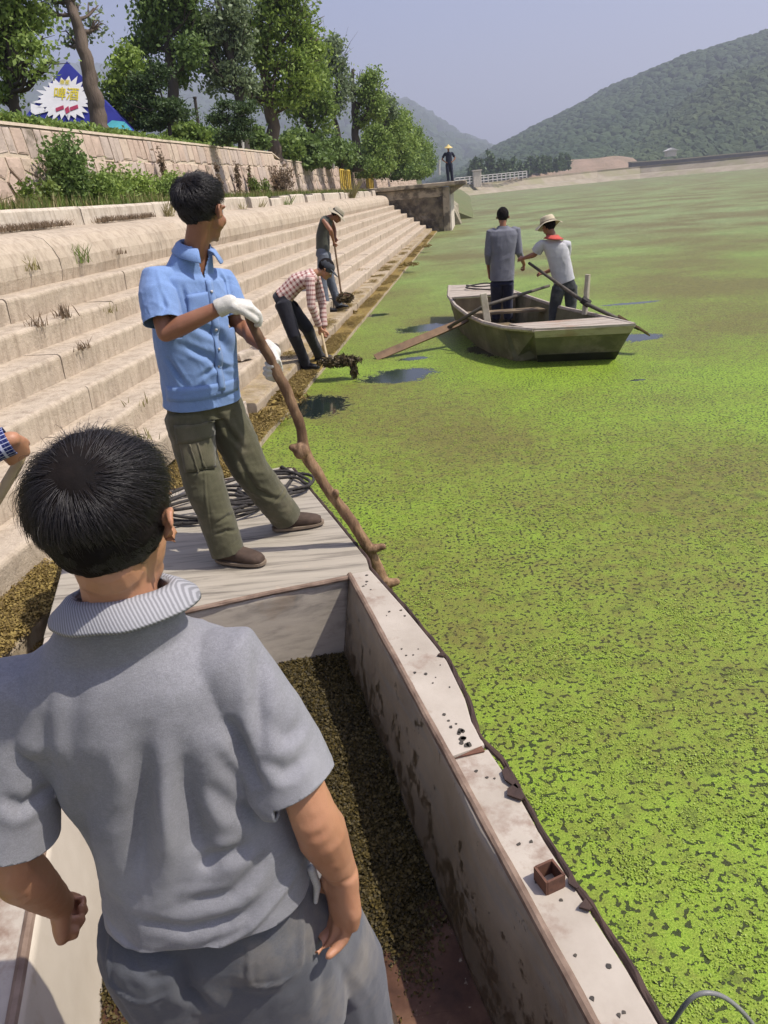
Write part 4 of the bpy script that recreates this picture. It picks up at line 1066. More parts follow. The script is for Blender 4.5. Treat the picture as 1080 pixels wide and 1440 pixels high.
def hair_curves(parent, c, R, n, k=1.0, length=.035, whorl=(0, -.08, .085), swirl=.7, low=-.045, rad=.0003, side=0.0, lift=.35, front=.055, seed=3, name='hair_strands', seglen=5, top=0.0, shell=None):
    r, f, u = R; rg = np.random.default_rng(seed)
    ex, ey, ez = .0785*k, .0985*k, .0895*k
    c0 = c+(f*-.014+u*.034)*k
    pts = rg.normal(size=(n*3, 3)); pts /= np.linalg.norm(pts, axis=1)[:, None]
    x, y, z = pts.T
    zz = .034+z*.0895                                  # height over the ear line
    hl = np.where(y > .15, .030+.055*np.clip((y-.15)/.6, 0, 1), np.where(y < -.2, low-.018, low+.03))   # hairline
    hl = hl+.02*np.exp(-((y-.0)/.22)**2)*(np.abs(x) > .8)
    ok = (zz > hl+rg.normal(0, .006, len(x))); pts = pts[ok][:n]; n = len(pts)
    x, y, z = pts.T
    Pn = np.stack([x/ex, y/ey, z/ez], 1); Pn /= np.linalg.norm(Pn, axis=1)[:, None]
    Pl = np.stack([x*ex, y*ey, z*ez], 1)
    wv = np.array(whorl)*k - np.array([0, -.014*k, .034*k]); away = Pl-wv
    sw = np.cross(Pn, away); d = away*1.0+sw*swirl
    d[:, 2] -= np.linalg.norm(away, axis=1)*.30
    d -= Pn*np.sum(d*Pn, 1)[:, None]; d /= np.linalg.norm(d, axis=1)[:, None]+1e-6
    jit = .28*np.stack([vnoise(Pl, 70/k, s_) for s_ in (1, 2, 3)], 1)+.16*rg.normal(size=(n, 3)); d = d+jit
    topf = np.clip((z+.1)/.8, 0, 1)
    L = length*k*(.38+.75*topf)*rg.uniform(.75, 1.2, n)
    cur = Pl*1.0; out = [cur.copy()]; lf = lift*(.4+.6*topf)[:, None]
    for s_ in range(seglen-1):
        t = s_/(seglen-1)
        st = d+Pn*lf*(1.35-1.9*t); st /= np.linalg.norm(st, axis=1)[:, None]
        cur = cur+st*(L/(seglen-1))[:, None]
        # keep outside the skull
        q = cur/np.array([ex, ey, ez]); qn = np.linalg.norm(q, axis=1)[:, None]; cur = np.where(qn < 1.015, cur/qn*1.02, cur)
        Pn = np.stack([cur[:, 0]/ex**2, cur[:, 1]/ey**2, cur[:, 2]/ez**2], 1); Pn /= np.linalg.norm(Pn, axis=1)[:, None]
        d = d-Pn*np.sum(d*Pn, 1)[:, None]*.8; out.append(cur.copy())
    A = np.stack(out, 1); Wd = c0+A[..., 0:1]*r+A[..., 1:2]*f+A[..., 2:3]*u
    w = np.array(wloc(parent)); Wd = Wd-w
    hc = bpy.data.hair_curves.new(name); hc.add_curves([seglen]*n)
    hc.attributes['position'].data.foreach_set('vector', Wd.reshape(-1).astype(np.float32)) if 'position' in hc.attributes else hc.points.foreach_set('position', Wd.reshape(-1))
    ra = hc.attributes.get('radius') or hc.attributes.new('radius', 'FLOAT', 'POINT')
    rv = np.tile(np.linspace(1, .35, seglen), n)*rad*k; ra.data.foreach_set('value', rv.astype(np.float32))
    o = bpy.data.objects.new(name, hc); scene.collection.objects.link(o); o.parent = parent; hc.materials.append(M_HAIR)
    # scalp cap under the strands
    return o
def hair_cap(parent, c, R, k=1.0, low=-.045, thick=.006, top=.012, amp=.004, voxel=.006, seed=2):
    r, f, u = R; P = lambda x, y, z: c+(r*x+f*y+u*z)*k
    mb = MB(); mb.ell(P(0, -.016, .036+top*.3), ((.077+thick)*k, (.097+thick)*k, (.088+top)*k), (r, f, u), 40, 28)
    me = mb.data(); fixn(me)
    bm = bmesh.new(); bm.from_mesh(me); kill = []
    for v in bm.verts:
        q = np.array(v.co)-c; x, y, z = q@r/k, q@f/k, q@u/k
        hl = .030+.05*min(1, max(0, (y-.02)/.06)) if y > .015 else (low-.018 if y < -.03 else low+.028)
        if z < hl: kill.append(v)
    bmesh.ops.delete(bm, geom=kill, context='VERTS'); bmesh.ops.subdivide_edges(bm, edges=bm.edges[:], cuts=2, use_grid_fill=True, smooth=1.0); bm.to_mesh(me); bm.free()
    displace(me, lambda co, no: fbm(co-c, 38/k, 3, seed)*amp*k)
    return link('hair', me, m_scalp, parent, smooth=True)
def eyes(parent, c, R, k=1.0):
    r, f, u = R
    for s_ in (-1, 1):
        p = c+(r*.031*s_+f*.076+u*.004)*k; mb = MB(); mb.ell(p, (.0125*k,)*3, R, 12, 8); e = link('eye', mb, m_eye, parent, smooth=True)
        mb = MB(); mb.ell(p+f*.0095*k, (.005*k,)*3, R, 8, 6); link('pupil', mb, m_pup, e)
        mb = MB(); mb.tube([c+(r*x*s_+f*y+u*z)*k for x, y, z in ((.016, .093, .024), (.031, .092, .028), (.046, .082, .023))], .0032*k, 6); link('eyebrow', mb, m_scalp, parent)

def tuck(me, segs, amt=.012):
    """flesh under clothing sits a little in from the cloth"""
    def fn(co, no):
        m = np.zeros(len(co))
        for a, b, rad in segs:
            d, t = segdist(co, a, b); m = np.maximum(m, np.clip((rad-d)/.02, 0, 1)*np.clip((1.0-t)*12+0.0, 0, 1))
        return -amt*m
    displace(me, fn)
# ------------------------------------------------------------------ the man in the grey polo shirt
ZF = .112
p1 = thing('person', B(-.02, .97, ZF), 'man in grey polo shirt and jeans standing in the near boat, seen from behind', 'person')
Y0 = .93
hc_ = aty(160, 743, .955); hf = unit(V(.16, 1, -.10)); R1 = frame(hf, (-.03, .06, 1)); HK = 1.0
neck = aty(170, 840, .95)
shR, shL = aty(325, 925, .955), aty(22, 962, .955)
elR, wrR = aty(440, 1148, .90), aty(480, 1226, .93)
elL, wrL = aty(14, 1218, .90), aty(84, 1272, 1.02)
chest = aty(192, 1060, .865)+V(0, .106, 0); waist = aty(243, 1190, .86)+V(0, .104, 0); hips = aty(288, 1330, .87)+V(0, .115, 0)
rtv = unit(shR-shL)
hipR, hipL = hips+RX*.105+V(0, 0, -.06), hips-RX*.105+V(0, 0, -.06)
ankR, ankL = B(.12, 1.12, ZF+.09), B(-.17, 1.02, ZF+.09)
knR, knL = lerp(hipR, ankR, .5)+V(.03, .05, 0), lerp(hipL, ankL, .5)+V(-.03, .05, 0)
dz_ = V(0, 1, 0)
body = MB(); head_prims(body, hc_, R1, HK)
limb(body, [hc_+(R1[1]*-.030-R1[2]*.04)*HK, lerp(hc_+(R1[1]*-.03)*HK, neck, .6), neck+V(0, .0, -.03)], [.060, .060, .066])
body.sect([(lerp(shL, shR, .5)+V(0, .01, .02), rtv*.10, dz_*.06, 2.2), (lerp(shL, shR, .5)+V(0, .01, -.05), rtv*.165, dz_*.08, 2.4), (chest, rtv*.155, dz_*.085, 2.4), (waist, rtv*.14, dz_*.08, 2.3), (hips, rtv*.145, dz_*.085, 2.3)], 28)
arm_prims(body, shR, elR, wrR, 1.05); arm_prims(body, shL, elL, wrL, 1.05)
hand_prims(body, wrR+V(.0, .0, -.004), aty(474, 1290, .94)-wrR, V(-.75, -.6, -.15), 1, 1.15, (.30, .45, .35), .04, .35, .0012)
hand_prims(body, wrL+V(0, 0, -.002), aty(86, 1318, 1.06)-wrL, V(.75, .2, .1), -1, .95, (1.1, 1.3, .8), .02, .3, .0015)
leg_prims(body, hipR, knR, ankR); leg_prims(body, hipL, knL, ankL)
me = remesh(body, .0042, 5)
# crease of the elbow and the knuckles
displace(me, lambda co, no: creases(co, [([elR+V(-.045, -.04, .004), elR+V(0, -.05, -.008), elR+V(.03, -.03, 0)], -.004, .008), ([wrR+V(-.03, -.03, .012), wrR+V(.03, -.03, .012)], -.0016, .005)])+.0008*vnoise(co, 60, 3))
tuck(me, [(lerp(shL, shR, .5)+V(0, 0, .06), hips+V(0, 0, -.4), .23), (shR, lerp(shR, elR, .72), .075), (shL, lerp(shL, elL, .75), .075), (hipR, ankR+(ankR-knR)*.1, .13), (hipL, ankL+(ankL-knL)*.1, .13)], .012)
link('body', me, SK_TAN, p1, smooth=True)
hair_cap(p1, hc_, R1, HK, low=-.062, thick=.005, top=.012, amp=.005)
hair_curves(p1, hc_, R1, 21000, HK, low=-.062, length=.058, whorl=(.012, -.082, .088), swirl=.55, rad=.00034, lift=.30, seglen=6)
hair_curves(p1, hc_, R1, 1800, HK, length=.066, whorl=(.012, -.082, .088), swirl=.3, rad=.00032, lift=.5, seed=8, seglen=6)
# polo shirt
m_polo = cloth_mat('grey_marl_jersey', (.27, .27, .285), (.22, .22, .235), 6, 520, c3=(.315, .315, .33), c3scale=2.2, c3at=.56, bs=.5, bd=.0012, wr=.10)
sh = MB(); mid = lerp(shL, shR, .5)
sl = unit(elR-shR); sll = unit(elL-shL)
h1_ = aty(272, 1270, .852)+V(0, .106, 0); h2_ = aty(278, 1345, .845)+V(0, .107, 0)
sh.sect([(neck+V(0, .0, .016), rtv*.064, dz_*.058, 2.0), (neck+V(0, .005, -.012), rtv*.080, dz_*.068, 2.0), (mid+V(0, .010, .052), rtv*.105, dz_*.078, 2.0), (mid+V(0, .012, .030), rtv*.140, dz_*.090, 2.1), (mid+V(0, .015, .0), rtv*.176, dz_*.103, 2.3), (mid+V(0, .015, -.06), rtv*.186, dz_*.114, 2.6), (chest+V(0, 0, -.01), rtv*.184, dz_*.116, 2.7), (lerp(chest, waist, .5), rtv*.176, dz_*.112, 2.6), (waist+V(.0, 0, 0), rtv*.172, dz_*.110, 2.5), (h1_, rtv*.176, dz_*.114, 2.4), (h2_, rtv*.178, dz_*.115, 2.4)], 40)
cuffR, cuffL = lerp(shR, elR, .76), lerp(shL, elL, .82)
sh.tube([shR+V(-.06, .005, -.02), shR+V(-.008, 0, -.004), lerp(shR, elR, .35), cuffR, cuffR+sl*.02], [.056, .058, .063, .070, .071], 22, roundend='start')
sh.tube([shL+V(.06, .005, -.02), shL+V(.008, 0, -.004), lerp(shL, elL, .35), cuffL, cuffL+sll*.02], [.056, .058, .063, .070, .071], 22, roundend='start')
hemc = aty(276, 1324, .848)+V(0, .10, 0); hemn = unit(V(.05, .0, -1))
me = remesh(sh, .0045, 14, cuts=[(cuffR, sl, .079, .05), (cuffL, sll, .082, .05), (hemc+V(0, 0, -.004), hemn, .26), (neck+V(0, 0, .004), (0, -.1, 1), .085)], keep=(waist, rtv, .168))
K = lambda pts, Y=.875: [aty(x, y, Y) for x, y in pts]
strk = [
 (K([(205, 1000), (210, 1080), (200, 1180), (195, 1265)]), -.012, .020),
 (K([(250, 1010), (262, 1090), (285, 1170), (300, 1215)]), -.011, .018),
 (K([(235, 1030), (235, 1130), (240, 1230)]), .007, .018),
 (K([(355, 1180), (310, 1190), (285, 1205)]), -.008, .013),
 (K([(365, 1100), (345, 1060), (318, 1010)]), -.012, .014),
 (K([(380, 1160), (330, 1130), (290, 1085)]), -.006, .013),
 (K([(60, 960), (62, 1040), (75, 1120)]), -.008, .016),
 (K([(110, 900), (100, 1000), (105, 1100)]), -.005, .018),
 (K([(120, 1090), (112, 1180), (125, 1260)]), -.008, .016),
 (K([(400, 1230), (350, 1265), (270, 1280), (190, 1270)]), -.006, .012),
 (K([(385, 1195), (330, 1235), (250, 1250)]), -.005, .011),
 (K([(60, 900), (150, 885), (250, 880), (310, 900)]), -.003, .012),
 (K([(365, 1055), (400, 1075), (440, 1065)]), -.004, .010),
 (K([(368, 1010), (400, 1040), (430, 1040)]), -.004, .010),
 (K([(108, 1300), (190, 1322), (270, 1322), (350, 1290), (432, 1230)], .872), .0042, .007),
 (K([(0, 1110), (30, 1130), (70, 1125)]), -.006, .011),
 (K([(352, 930), (362, 1000), (372, 1075)]), -.007, .010),
 (K([(300, 1040), (330, 1090), (352, 1150)]), -.005, .010),
]
displace(me, lambda co, no: creases(co, [(a, b*1.35, c) for a, b, c in strk], no)+folds(co, .0065, 7, (.12, 0, 1), 3.4, 4)+folds(co, .0026, 22, (.6, 0, 1), 2.4, 9))
shirt = link('shirt', me, m_polo, p1, smooth=True)
so = shirt.modifiers.new('thickness', 'SOLIDIFY'); so.thickness = .005; so.offset = -1
# rolled hem and sleeve hems as their own bands
def ring_band(name, c, n_, a, b, w_, th, mat, parent, e=2.4, nseg=48, wob=.004, seed=0):
    n_ = unit(n_); a = np.asarray(a, float); b = np.asarray(b, float); rings = []
    for t in np.linspace(0, 2*math.pi, nseg, endpoint=False):
        ct, st = math.cos(t), math.sin(t); ct_, st_ = math.copysign(abs(ct)**(2/e), ct), math.copysign(abs(st)**(2/e), st)
        p = c+a*ct_+b*st_; o_ = unit(a*ct_+b*st_); q = n_*wob*mnoise.noise(Vector((ct*2, st*2, seed)))*2
        rings.append([p+q+o_*th+n_*w_/2, p+q+o_*(th*1.3), p+q+o_*th-n_*w_/2, p+q-o_*.001-n_*w_/2, p+q-o_*.001+n_*w_/2])
    mb = MB(); vs = np.concatenate([np.array(r_) for r_ in rings]); k_ = 5
    mb.add(vs, [(i*k_+j, ((i+1) % nseg)*k_+j, ((i+1) % nseg)*k_+(j+1) % k_, i*k_+(j+1) % k_) for i in range(nseg) for j in range(k_)])
    return link(name, mb, mat, parent, smooth=True)
# collar: a ribbed band standing round the neck and folded down
m_collar, nt_, b_ = newmat('ribbed_collar', .9, .15)
co_ = coords(nt_, 'Position'); co_.node.inputs['Rotation'].default_value = (.25, .55, 0)
wv = nt_.nodes.new('ShaderNodeTexWave'); wv.wave_type = 'BANDS'; wv.bands_direction = 'X'; wv.inputs['Scale'].default_value = 75; wv.inputs['Distortion'].default_value = .6; wv.inputs['Detail Scale'].default_value = 3
nt_.links.new(co_, wv.inputs['Vector'])
nt_.links.new(ramp(nt_, wv.outputs[0], [(.2, (.20, .20, .21)), (.8, (.33, .33, .345))]), b_.inputs['Base Color']); bump(nt_, b_, wv.outputs[0], .4, .0009)
rings = []
cc = neck+V(0, .008, .014)
for t in np.linspace(-math.pi*.86, math.pi*.86, 64):
    o_ = -dz_*math.cos(t)+rtv*math.sin(t); rx = .080-.014*abs(math.cos(t)); dip = -.004*abs(math.sin(t))-.022*(1-math.cos(t))*.5
    b0 = cc+o_*(rx-.012); wav = .005*mnoise.noise(Vector((t*1.6, 0, 3)))
    rings.append([b0+V(0, 0, dip-.014), b0+o_*-.002+V(0, 0, dip+.004), b0+o_*.003+V(0, 0, dip+.011), b0+o_*.014+V(0, 0, dip+.008), b0+o_*(.026+wav)+V(0, 0, dip-.002), b0+o_*(.042+wav)+V(0, 0, dip-.016-wav*.6), b0+o_*(.043+wav)+V(0, 0, dip-.021-wav*.6), b0+o_*.02+V(0, 0, dip-.014)])
mb = MB(); mb.loft(rings, cap=True, closed=True); link('collar', mb, m_collar, shirt, smooth=True)
# jeans
def denim(name, c1, c2, c3, c3at=.55):
    return cloth_mat(name, c1, c2, 5, 620, c3=c3, c3scale=4, c3at=c3at, bs=.5, bd=.0015, wr=.25)
m_jean = denim('washed_grey_denim', (.125, .13, .142), (.075, .08, .092), (.19, .17, .14))
je = MB(); dd_ = dz_
top = aty(281, 1306, .865)+V(0, .105, 0)
je.sect([(top+V(0, 0, .05), rtv*.158, dd_*.098, 2.5), (top, rtv*.163, dd_*.104, 2.5), (hips+V(.004, -.004, -.05), rtv*.186, dd_*.122, 2.6), (hips+V(0, 0, -.15), rtv*.198, dd_*.118, 2.8), (hips+V(0, 0, -.24), rtv*.20, dd_*.108, 2.8), (hips+V(0, 0, -.36), rtv*.20, dd_*.10, 2.8)], 36)
for h, kn, an in ((hipR, knR, ankR), (hipL, knL, ankL)):
    limb(je, [h+V(0, -.01, .0), lerp(h, kn, .35), kn, lerp(kn, an, .5), an], [.112, .112, .090, .082, .078])
for s_ in (-1, 1): je.ell(hips+rtv*.078*s_+V(0, -.050, -.07), (.092, .082, .11))
me = remesh(je, .0055, 6, cuts=[(top+V(0, 0, .045), (0, 0, 1), .22)])
st2 = [(K([(175, 1350), (215, 1372), (245, 1368)], .85), -.004, .008), (K([(250, 1340), (262, 1400), (300, 1440)], .85), -.010, .012), (K([(300, 1440), (280, 1500), (275, 1600)], .85), -.012, .016), (K([(345, 1330), (350, 1398), (385, 1402), (420, 1398)], .84), .0045, .004), (K([(420, 1398), (422, 1330)], .84), .0045, .004), (K([(140, 1345), (150, 1400), (195, 1412), (240, 1400)], .84), .0045, .004), (K([(120, 1380), (160, 1430), (190, 1500)], .85), -.008, .014), (K([(440, 1330), (455, 1400), (450, 1480)], .86), -.006, .012)]
displace(me, lambda co, no: creases(co, st2, no)+folds(co, .004, 8, (.15, 0, 1), 2.4, 11)+folds(co, .0015, 24, (1, 0, .6), 2.0, 14))
jeans = link('jeans', me, m_jean, p1, smooth=True)
mb = MB(); q = [aty(x, y, .842) for x, y in ((345, 1332), (420, 1300), (424, 1382), (385, 1402), (349, 1396))]
# belt and its pale buckle strap at the right hip
shoe(p1, ankR, (.2, 1), m_rubber, z0=ZF); shoe(p1, ankL, (-.15, 1), m_rubber, z0=ZF)
mb = MB(); mb.tube([aty(438, 1222, .93), aty(446, 1245, .94), aty(444, 1268, .935)], [.008, .007, .004], 8, roundend=True); link('pocket_lining', mb, m_glove, jeans, smooth=True)
# ------------------------------------------------------------------ general dressed figure
def torso_frame(shR_, shL_, hipc):
    r = unit(shR_-shL_); u = unit(lerp(shR_, shL_, .5)-hipc); f = unit(np.cross(u, r)); return r, f, u
def figure(loc, label, J, opt):
    """J: world joints. opt: clothing, sizes. Body is one skin; clothes are children."""
    g = lambda k, d=None: opt.get(k, d)
    k = g('k', 1.0); vox = g('vox', .008)
    p = thing('person', loc, label, 'person', g('group'))
    r, f, u = torso_frame(J['shR'], J['shL'], J['hip'])
    R = frame(J['hf'], J.get('hu', (0, 0, 1))); hc0 = J['head']
    mid = lerp(J['shR'], J['shL'], .5); sw = np.linalg.norm(J['shR']-J['shL'])/2
    bend = J.get('spine', lerp(J['hip'], mid, .5))
    body = MB(); head_prims(body, hc0, R, k*g('hk', 1.0))
    nb = J.get('neck', mid+u*.05*k)
    limb(body, [hc0+(R[1]*-.028-R[2]*.045)*k, nb-u*.02], [.058*k, .064*k])
    body.sect([(nb-u*.01, r*.07*k, f*.055*k, 2.1), (mid-u*.01, r*sw*.82, f*.072*k, 2.2), (mid-u*.10*k, r*sw*.84, f*.088*k, 2.4), (bend, r*.135*k, f*.085*k, 2.4), (J['hip']+u*.05*k, r*.140*k, f*.085*k, 2.3), (J['hip'], r*.14*k, f*.088*k, 2.3)], 26)
    arm_prims(body, J['shR'], J['elR'], J['wrR'], k); arm_prims(body, J['shL'], J['elL'], J['wrL'], k)
    for s_, q in (('R', J.get('handR')), ('L', J.get('handL'))):
        if q: hand_prims(body, J['wr'+s_], q[0], q[1], q[2], k*.98, *(q[3:] or ()))
    for s_ in 'RL':
        leg_prims(body, J['hp'+s_], J['kn'+s_], J['an'+s_], k)
    me = remesh(body, vox, 3 if vox < .006 else 2)
    _le = g('sleeve', .75); sg = [(mid+u*.05*k, J['hip']-u*.25, .22*k)]
    for s_ in 'RL':
        if _le > 0: sg.append((J['sh'+s_], lerp(J['sh'+s_], J['el'+s_], min(1, _le)*.9), .075*k))
        if _le > 1: sg.append((J['el'+s_], lerp(J['el'+s_], J['wr'+s_], (_le-1)*.9), .06*k))
        sg.append((J['kn'+s_], J['an'+s_]+V(0, 0, .02), .08*k)); sg.append((J['hp'+s_], J['kn'+s_], .12*k))
    tuck(me, sg, .011*k); link('body', me, g('skin', SK_TAN), p, smooth=True)
    hk = k*g('hk', 1.0)
    # shirt
    b = g('bulk', 1.0); le = g('sleeve', .75); sh = MB()
    hemT = g('hem', -.06)                         # along u from the hip
    hemc = J['hip']+u*hemT; W_ = g('shirtw', (.165, .172, .172))
    sh.sect([(nb+u*.012, r*.060*k, f*.056*k, 2.0), (mid+u*.028*k, r*.105*k*b, f*.075*k, 2.0), (mid+u*.005*k, r*sw*.92, f*.092*k*b, 2.3), (mid-u*.06*k, r*sw*.98*b, f*.105*k*b, 2.5), (lerp(mid, bend, .6), r*W_[0]*k*b, f*.112*k*b, 2.6), (bend, r*W_[1]*k*b, f*.112*k*b, 2.5), (lerp(bend, hemc, .6), r*W_[2]*k*b, f*.115*k*b, 2.4), (hemc-u*.03, r*(W_[2]+.004)*k*b, f*.118*k*b, 2.4)], 36)
    cuts = [(hemc, J.get('hemn', -u), .30*k), (nb+u*.002, u, .085*k)]
    for s_ in 'RL':
        S, E_, Wr = J['sh'+s_], J['el'+s_], J['wr'+s_]; inn = unit(mid-S)
        sr = g('sleeve_r', .060)
        if le <= 0: continue
        if le <= 1:
            C = lerp(S, E_, le); d = unit(E_-S)
            sh.tube([S+inn*.05, S+inn*.004, lerp(S, E_, .35*le), C, C+d*.02], [.05*k, .056*k, sr*1.02*k, (sr+.006)*k, (sr+.007)*k], 18, roundend='start'); cuts.append((C, d, .088*k, .05))
        else:
            C = lerp(E_, Wr, le-1); d = unit(Wr-E_)
            sh.tube([S+inn*.05, S+inn*.004, lerp(S, E_, .5), E_-d*0, C, C+d*.03], [.05*k, .056*k, .056*k, .052*k, .043*k, .043*k], 18, roundend='start'); cuts.append((C, d, .06*k, .06))
    me = remesh(sh, vox*1.02, g('ssm', 8 if vox < .006 else 3), cuts=cuts)
    fa = g('fold', .004)
    st = opt.get('strokes', [])
    displace(me, lambda co, no: folds(co, fa, g('fscale', 8), g('faxis', u+r*.3), 2.6, g('seed', 1))+folds(co, fa*.4, 21, r+u, 2.0, g('seed', 1)+5)+(creases(co, st, no) if st else 0))
    if g('plaid'): uvbones(me, [(J['hip'], mid+u*.12, f, .10)]+[(J['sh'+s_], J['el'+s_], f, .0) for s_ in 'RL']+[(J['el'+s_], J['wr'+s_], f, 0) for s_ in 'RL'])
    shirt = link('shirt', me, g('shirt'), p, smooth=True)
    so = shirt.modifiers.new('thickness', 'SOLIDIFY'); so.thickness = .003; so.offset = -1
    # trousers
    pr = g('pr', (.102, .090, .076, .072)); pa = MB(); hp = J['hip']
    pu = J.get('pu', u)
    pa.sect([(hp+pu*.07*k, r*.150*k, f*.098*k, 2.4), (hp, r*.158*k, f*.108*k, 2.5), (hp-pu*.08*k, r*.160*k, f*.108*k, 2.5)], 30)
    pc = [(hp+pu*.055*k, pu, .22*k)]
    for s_ in 'RL':
        H, K_, A_ = J['hp'+s_], J['kn'+s_], J['an'+s_]; d = unit(A_-K_); E_ = A_+d*g('leglen', .03)
        pa.tube([H+(hp-H)*.3, H, lerp(H, K_, .5), K_, lerp(K_, E_, .5), E_, E_+d*.03], [.09*k, pr[0]*k, (pr[0]*.5+pr[1]*.5)*k, pr[1]*k, pr[2]*k, pr[3]*k, pr[3]*k], 20, roundend='start'); pc.append((E_, d, .10*k, .07))
    me = remesh(pa, vox*1.02, 6 if vox < .006 else 2, cuts=pc)
    st = opt.get('pstrokes', [])
    displace(me, lambda co, no: folds(co, fa*.9, 8, (r*.8+V(0, 0, .5)), 2.2, g('seed', 1)+20)+folds(co, fa*.45, 20, r, 1.8, g('seed', 1)+23)+(creases(co, st, no) if st else 0))
    tr = link('trousers', me, g('pants'), p, smooth=True)
    so = tr.modifiers.new('thickness', 'SOLIDIFY'); so.thickness = .003; so.offset = -1
    for s_ in 'RL':
        shoe(p, J['an'+s_], J.get('ft'+s_, f), g('shoes', m_black), z0=J['an'+s_][2]-.085*k, sole=g('sole'), k=k*g('shoek', 1.0))
    if g('hair', True):
        hair_cap(p, hc0, R, hk, thick=.004, top=.009, amp=.004)
        if g('strands'): hair_curves(p, hc0, R, g('strands'), hk, length=g('hairlen', .038), rad=g('hrad', .0005), seed=g('seed', 1)+2, whorl=(0, -.075, .09), lift=g('lift', .3))
    if g('eyes'): eyes(p, hc0, R, hk)
    return p, R, (r, f, u), mid, shirt, tr

# ------------------------------------------------------------------ the man in the light blue shirt
m_blue = cloth_mat('light_blue_cotton', (.225, .345, .61), (.185, .295, .54), 5, 600, bs=.3, bd=.001, wr=.12)
m_olive = cloth_mat('olive_canvas', (.105, .10, .058), (.075, .072, .040), 5, 600, c3=(.14, .125, .08), c3scale=5, c3at=.56, bs=.5, bd=.0015, wr=.25)
zd = .553
ft1 = atz(322, 790, zd); ft2 = atz(402, 744, zd)
q = dict(
 shR=aty(218, 392, 3.22), shL=aty(312, 394, 3.44), hip=aty(284, 560, 3.36),
 elR=aty(233, 468, 3.12), wrR=aty(320, 428, 3.12), elL=aty(330, 455, 3.42), wrL=aty(382, 494, 3.30),
 head=aty(284, 299, 3.33), hf=(.42, .90, -.10), neck=aty(275, 345, 3.33),
 hpR=aty(266, 585, 3.30), hpL=aty(304, 583, 3.42), knR=aty(290, 690, 3.22), knL=aty(352, 660, 3.42))
q['anR'] = V(ft1[0], ft1[1], zd+.09); q['anL'] = V(ft2[0], ft2[1], zd+.09); q['ftR'] = (.92, -.38); q['ftL'] = (.98, .12)
q['hpR'] = q['hip']+V(-.065, -.06, -.07); q['hpL'] = q['hip']+V(.065, .07, -.07)
KB = lambda pts, Y: [aty(x, y, Y) for x, y in pts]
blk = [(KB([(216, 372), (232, 410), (252, 445)], 3.17), .003, .006), (KB([(262, 450), (300, 475), (325, 520)], 3.2), -.010, .016), (KB([(235, 500), (262, 545)], 3.2), -.008, .010), (KB([(250, 480), (290, 505), (320, 545)], 3.2), -.008, .013), (KB([(275, 535), (300, 520), (325, 530)], 3.2), -.005, .010), (KB([(230, 560), (280, 556), (330, 552)], 3.22), -.004, .008), (KB([(290, 365), (310, 400), (326, 470), (332, 560)], 3.26), .005, .006), (KB([(322, 440), (338, 500), (334, 555)], 3.3), -.010, .010), (KB([(228, 400), (236, 430), (232, 450)], 3.15), -.006, .009), (KB([(255, 400), (262, 430)], 3.2), -.005, .008)]
pbk = [(KB([(300, 570), (320, 610), (345, 640)], 3.3), -.009, .012), (KB([(325, 620), (360, 690), (395, 715)], 3.35), -.008, .012), (KB([(262, 660), (290, 655), (310, 662)], 3.2), -.006, .010), (KB([(300, 735), (318, 728), (335, 735)], 3.15), -.006, .008), (KB([(300, 750), (318, 745), (332, 752)], 3.15), -.006, .007), (KB([(380, 715), (400, 700), (412, 710)], 3.35), -.006, .008), (KB([(285, 640), (292, 700), (300, 760)], 3.17), .0035, .004)]
man, R2, T2, mid2, shirt2, tr2 = figure(V((ft1[0]+ft2[0])/2, (ft1[1]+ft2[1])/2, zd), 'man in light blue short sleeved shirt and olive cargo trousers on the bow deck', q,
  dict(vox=.005, k=1.0, hk=1.06, sleeve=.80, hem=-.015, shirt=m_blue, pants=m_olive, skin=SK_DARK, strands=7000, hairlen=.055, hrad=.0008, lift=.5, eyes=True, shoes=m_rubber, sole=M('pale_sole', (.22, .17, .12), None, 20), fold=.008, seed=4, strokes=[(a, b*1.5, c) for a, b, c in blk], pstrokes=[(a, b*1.4, c) for a, b, c in pbk], pr=(.100, .086, .080, .076), shirtw=(.170, .178, .170), sleeve_r=.070, bulk=1.03, leglen=.035, hair=True))
r2, f2, u2 = T2
def patch_on(name, pts, th, mat, parent, Ys):
    P_ = [aty(x, y, Y_) for (x, y), Y_ in zip(pts, Ys)]; n_ = unit(np.cross(P_[1]-P_[0], P_[-1]-P_[0]))
    if n_[1] > 0: n_ = -n_
    mb = MB(); mb.prism([p-n_*.002 for p in P_], n_*(th+.002)); me = mb.data(name); fixn(me); bevel(me, th*.6, 2); return link(name, me, mat, parent, smooth=False)
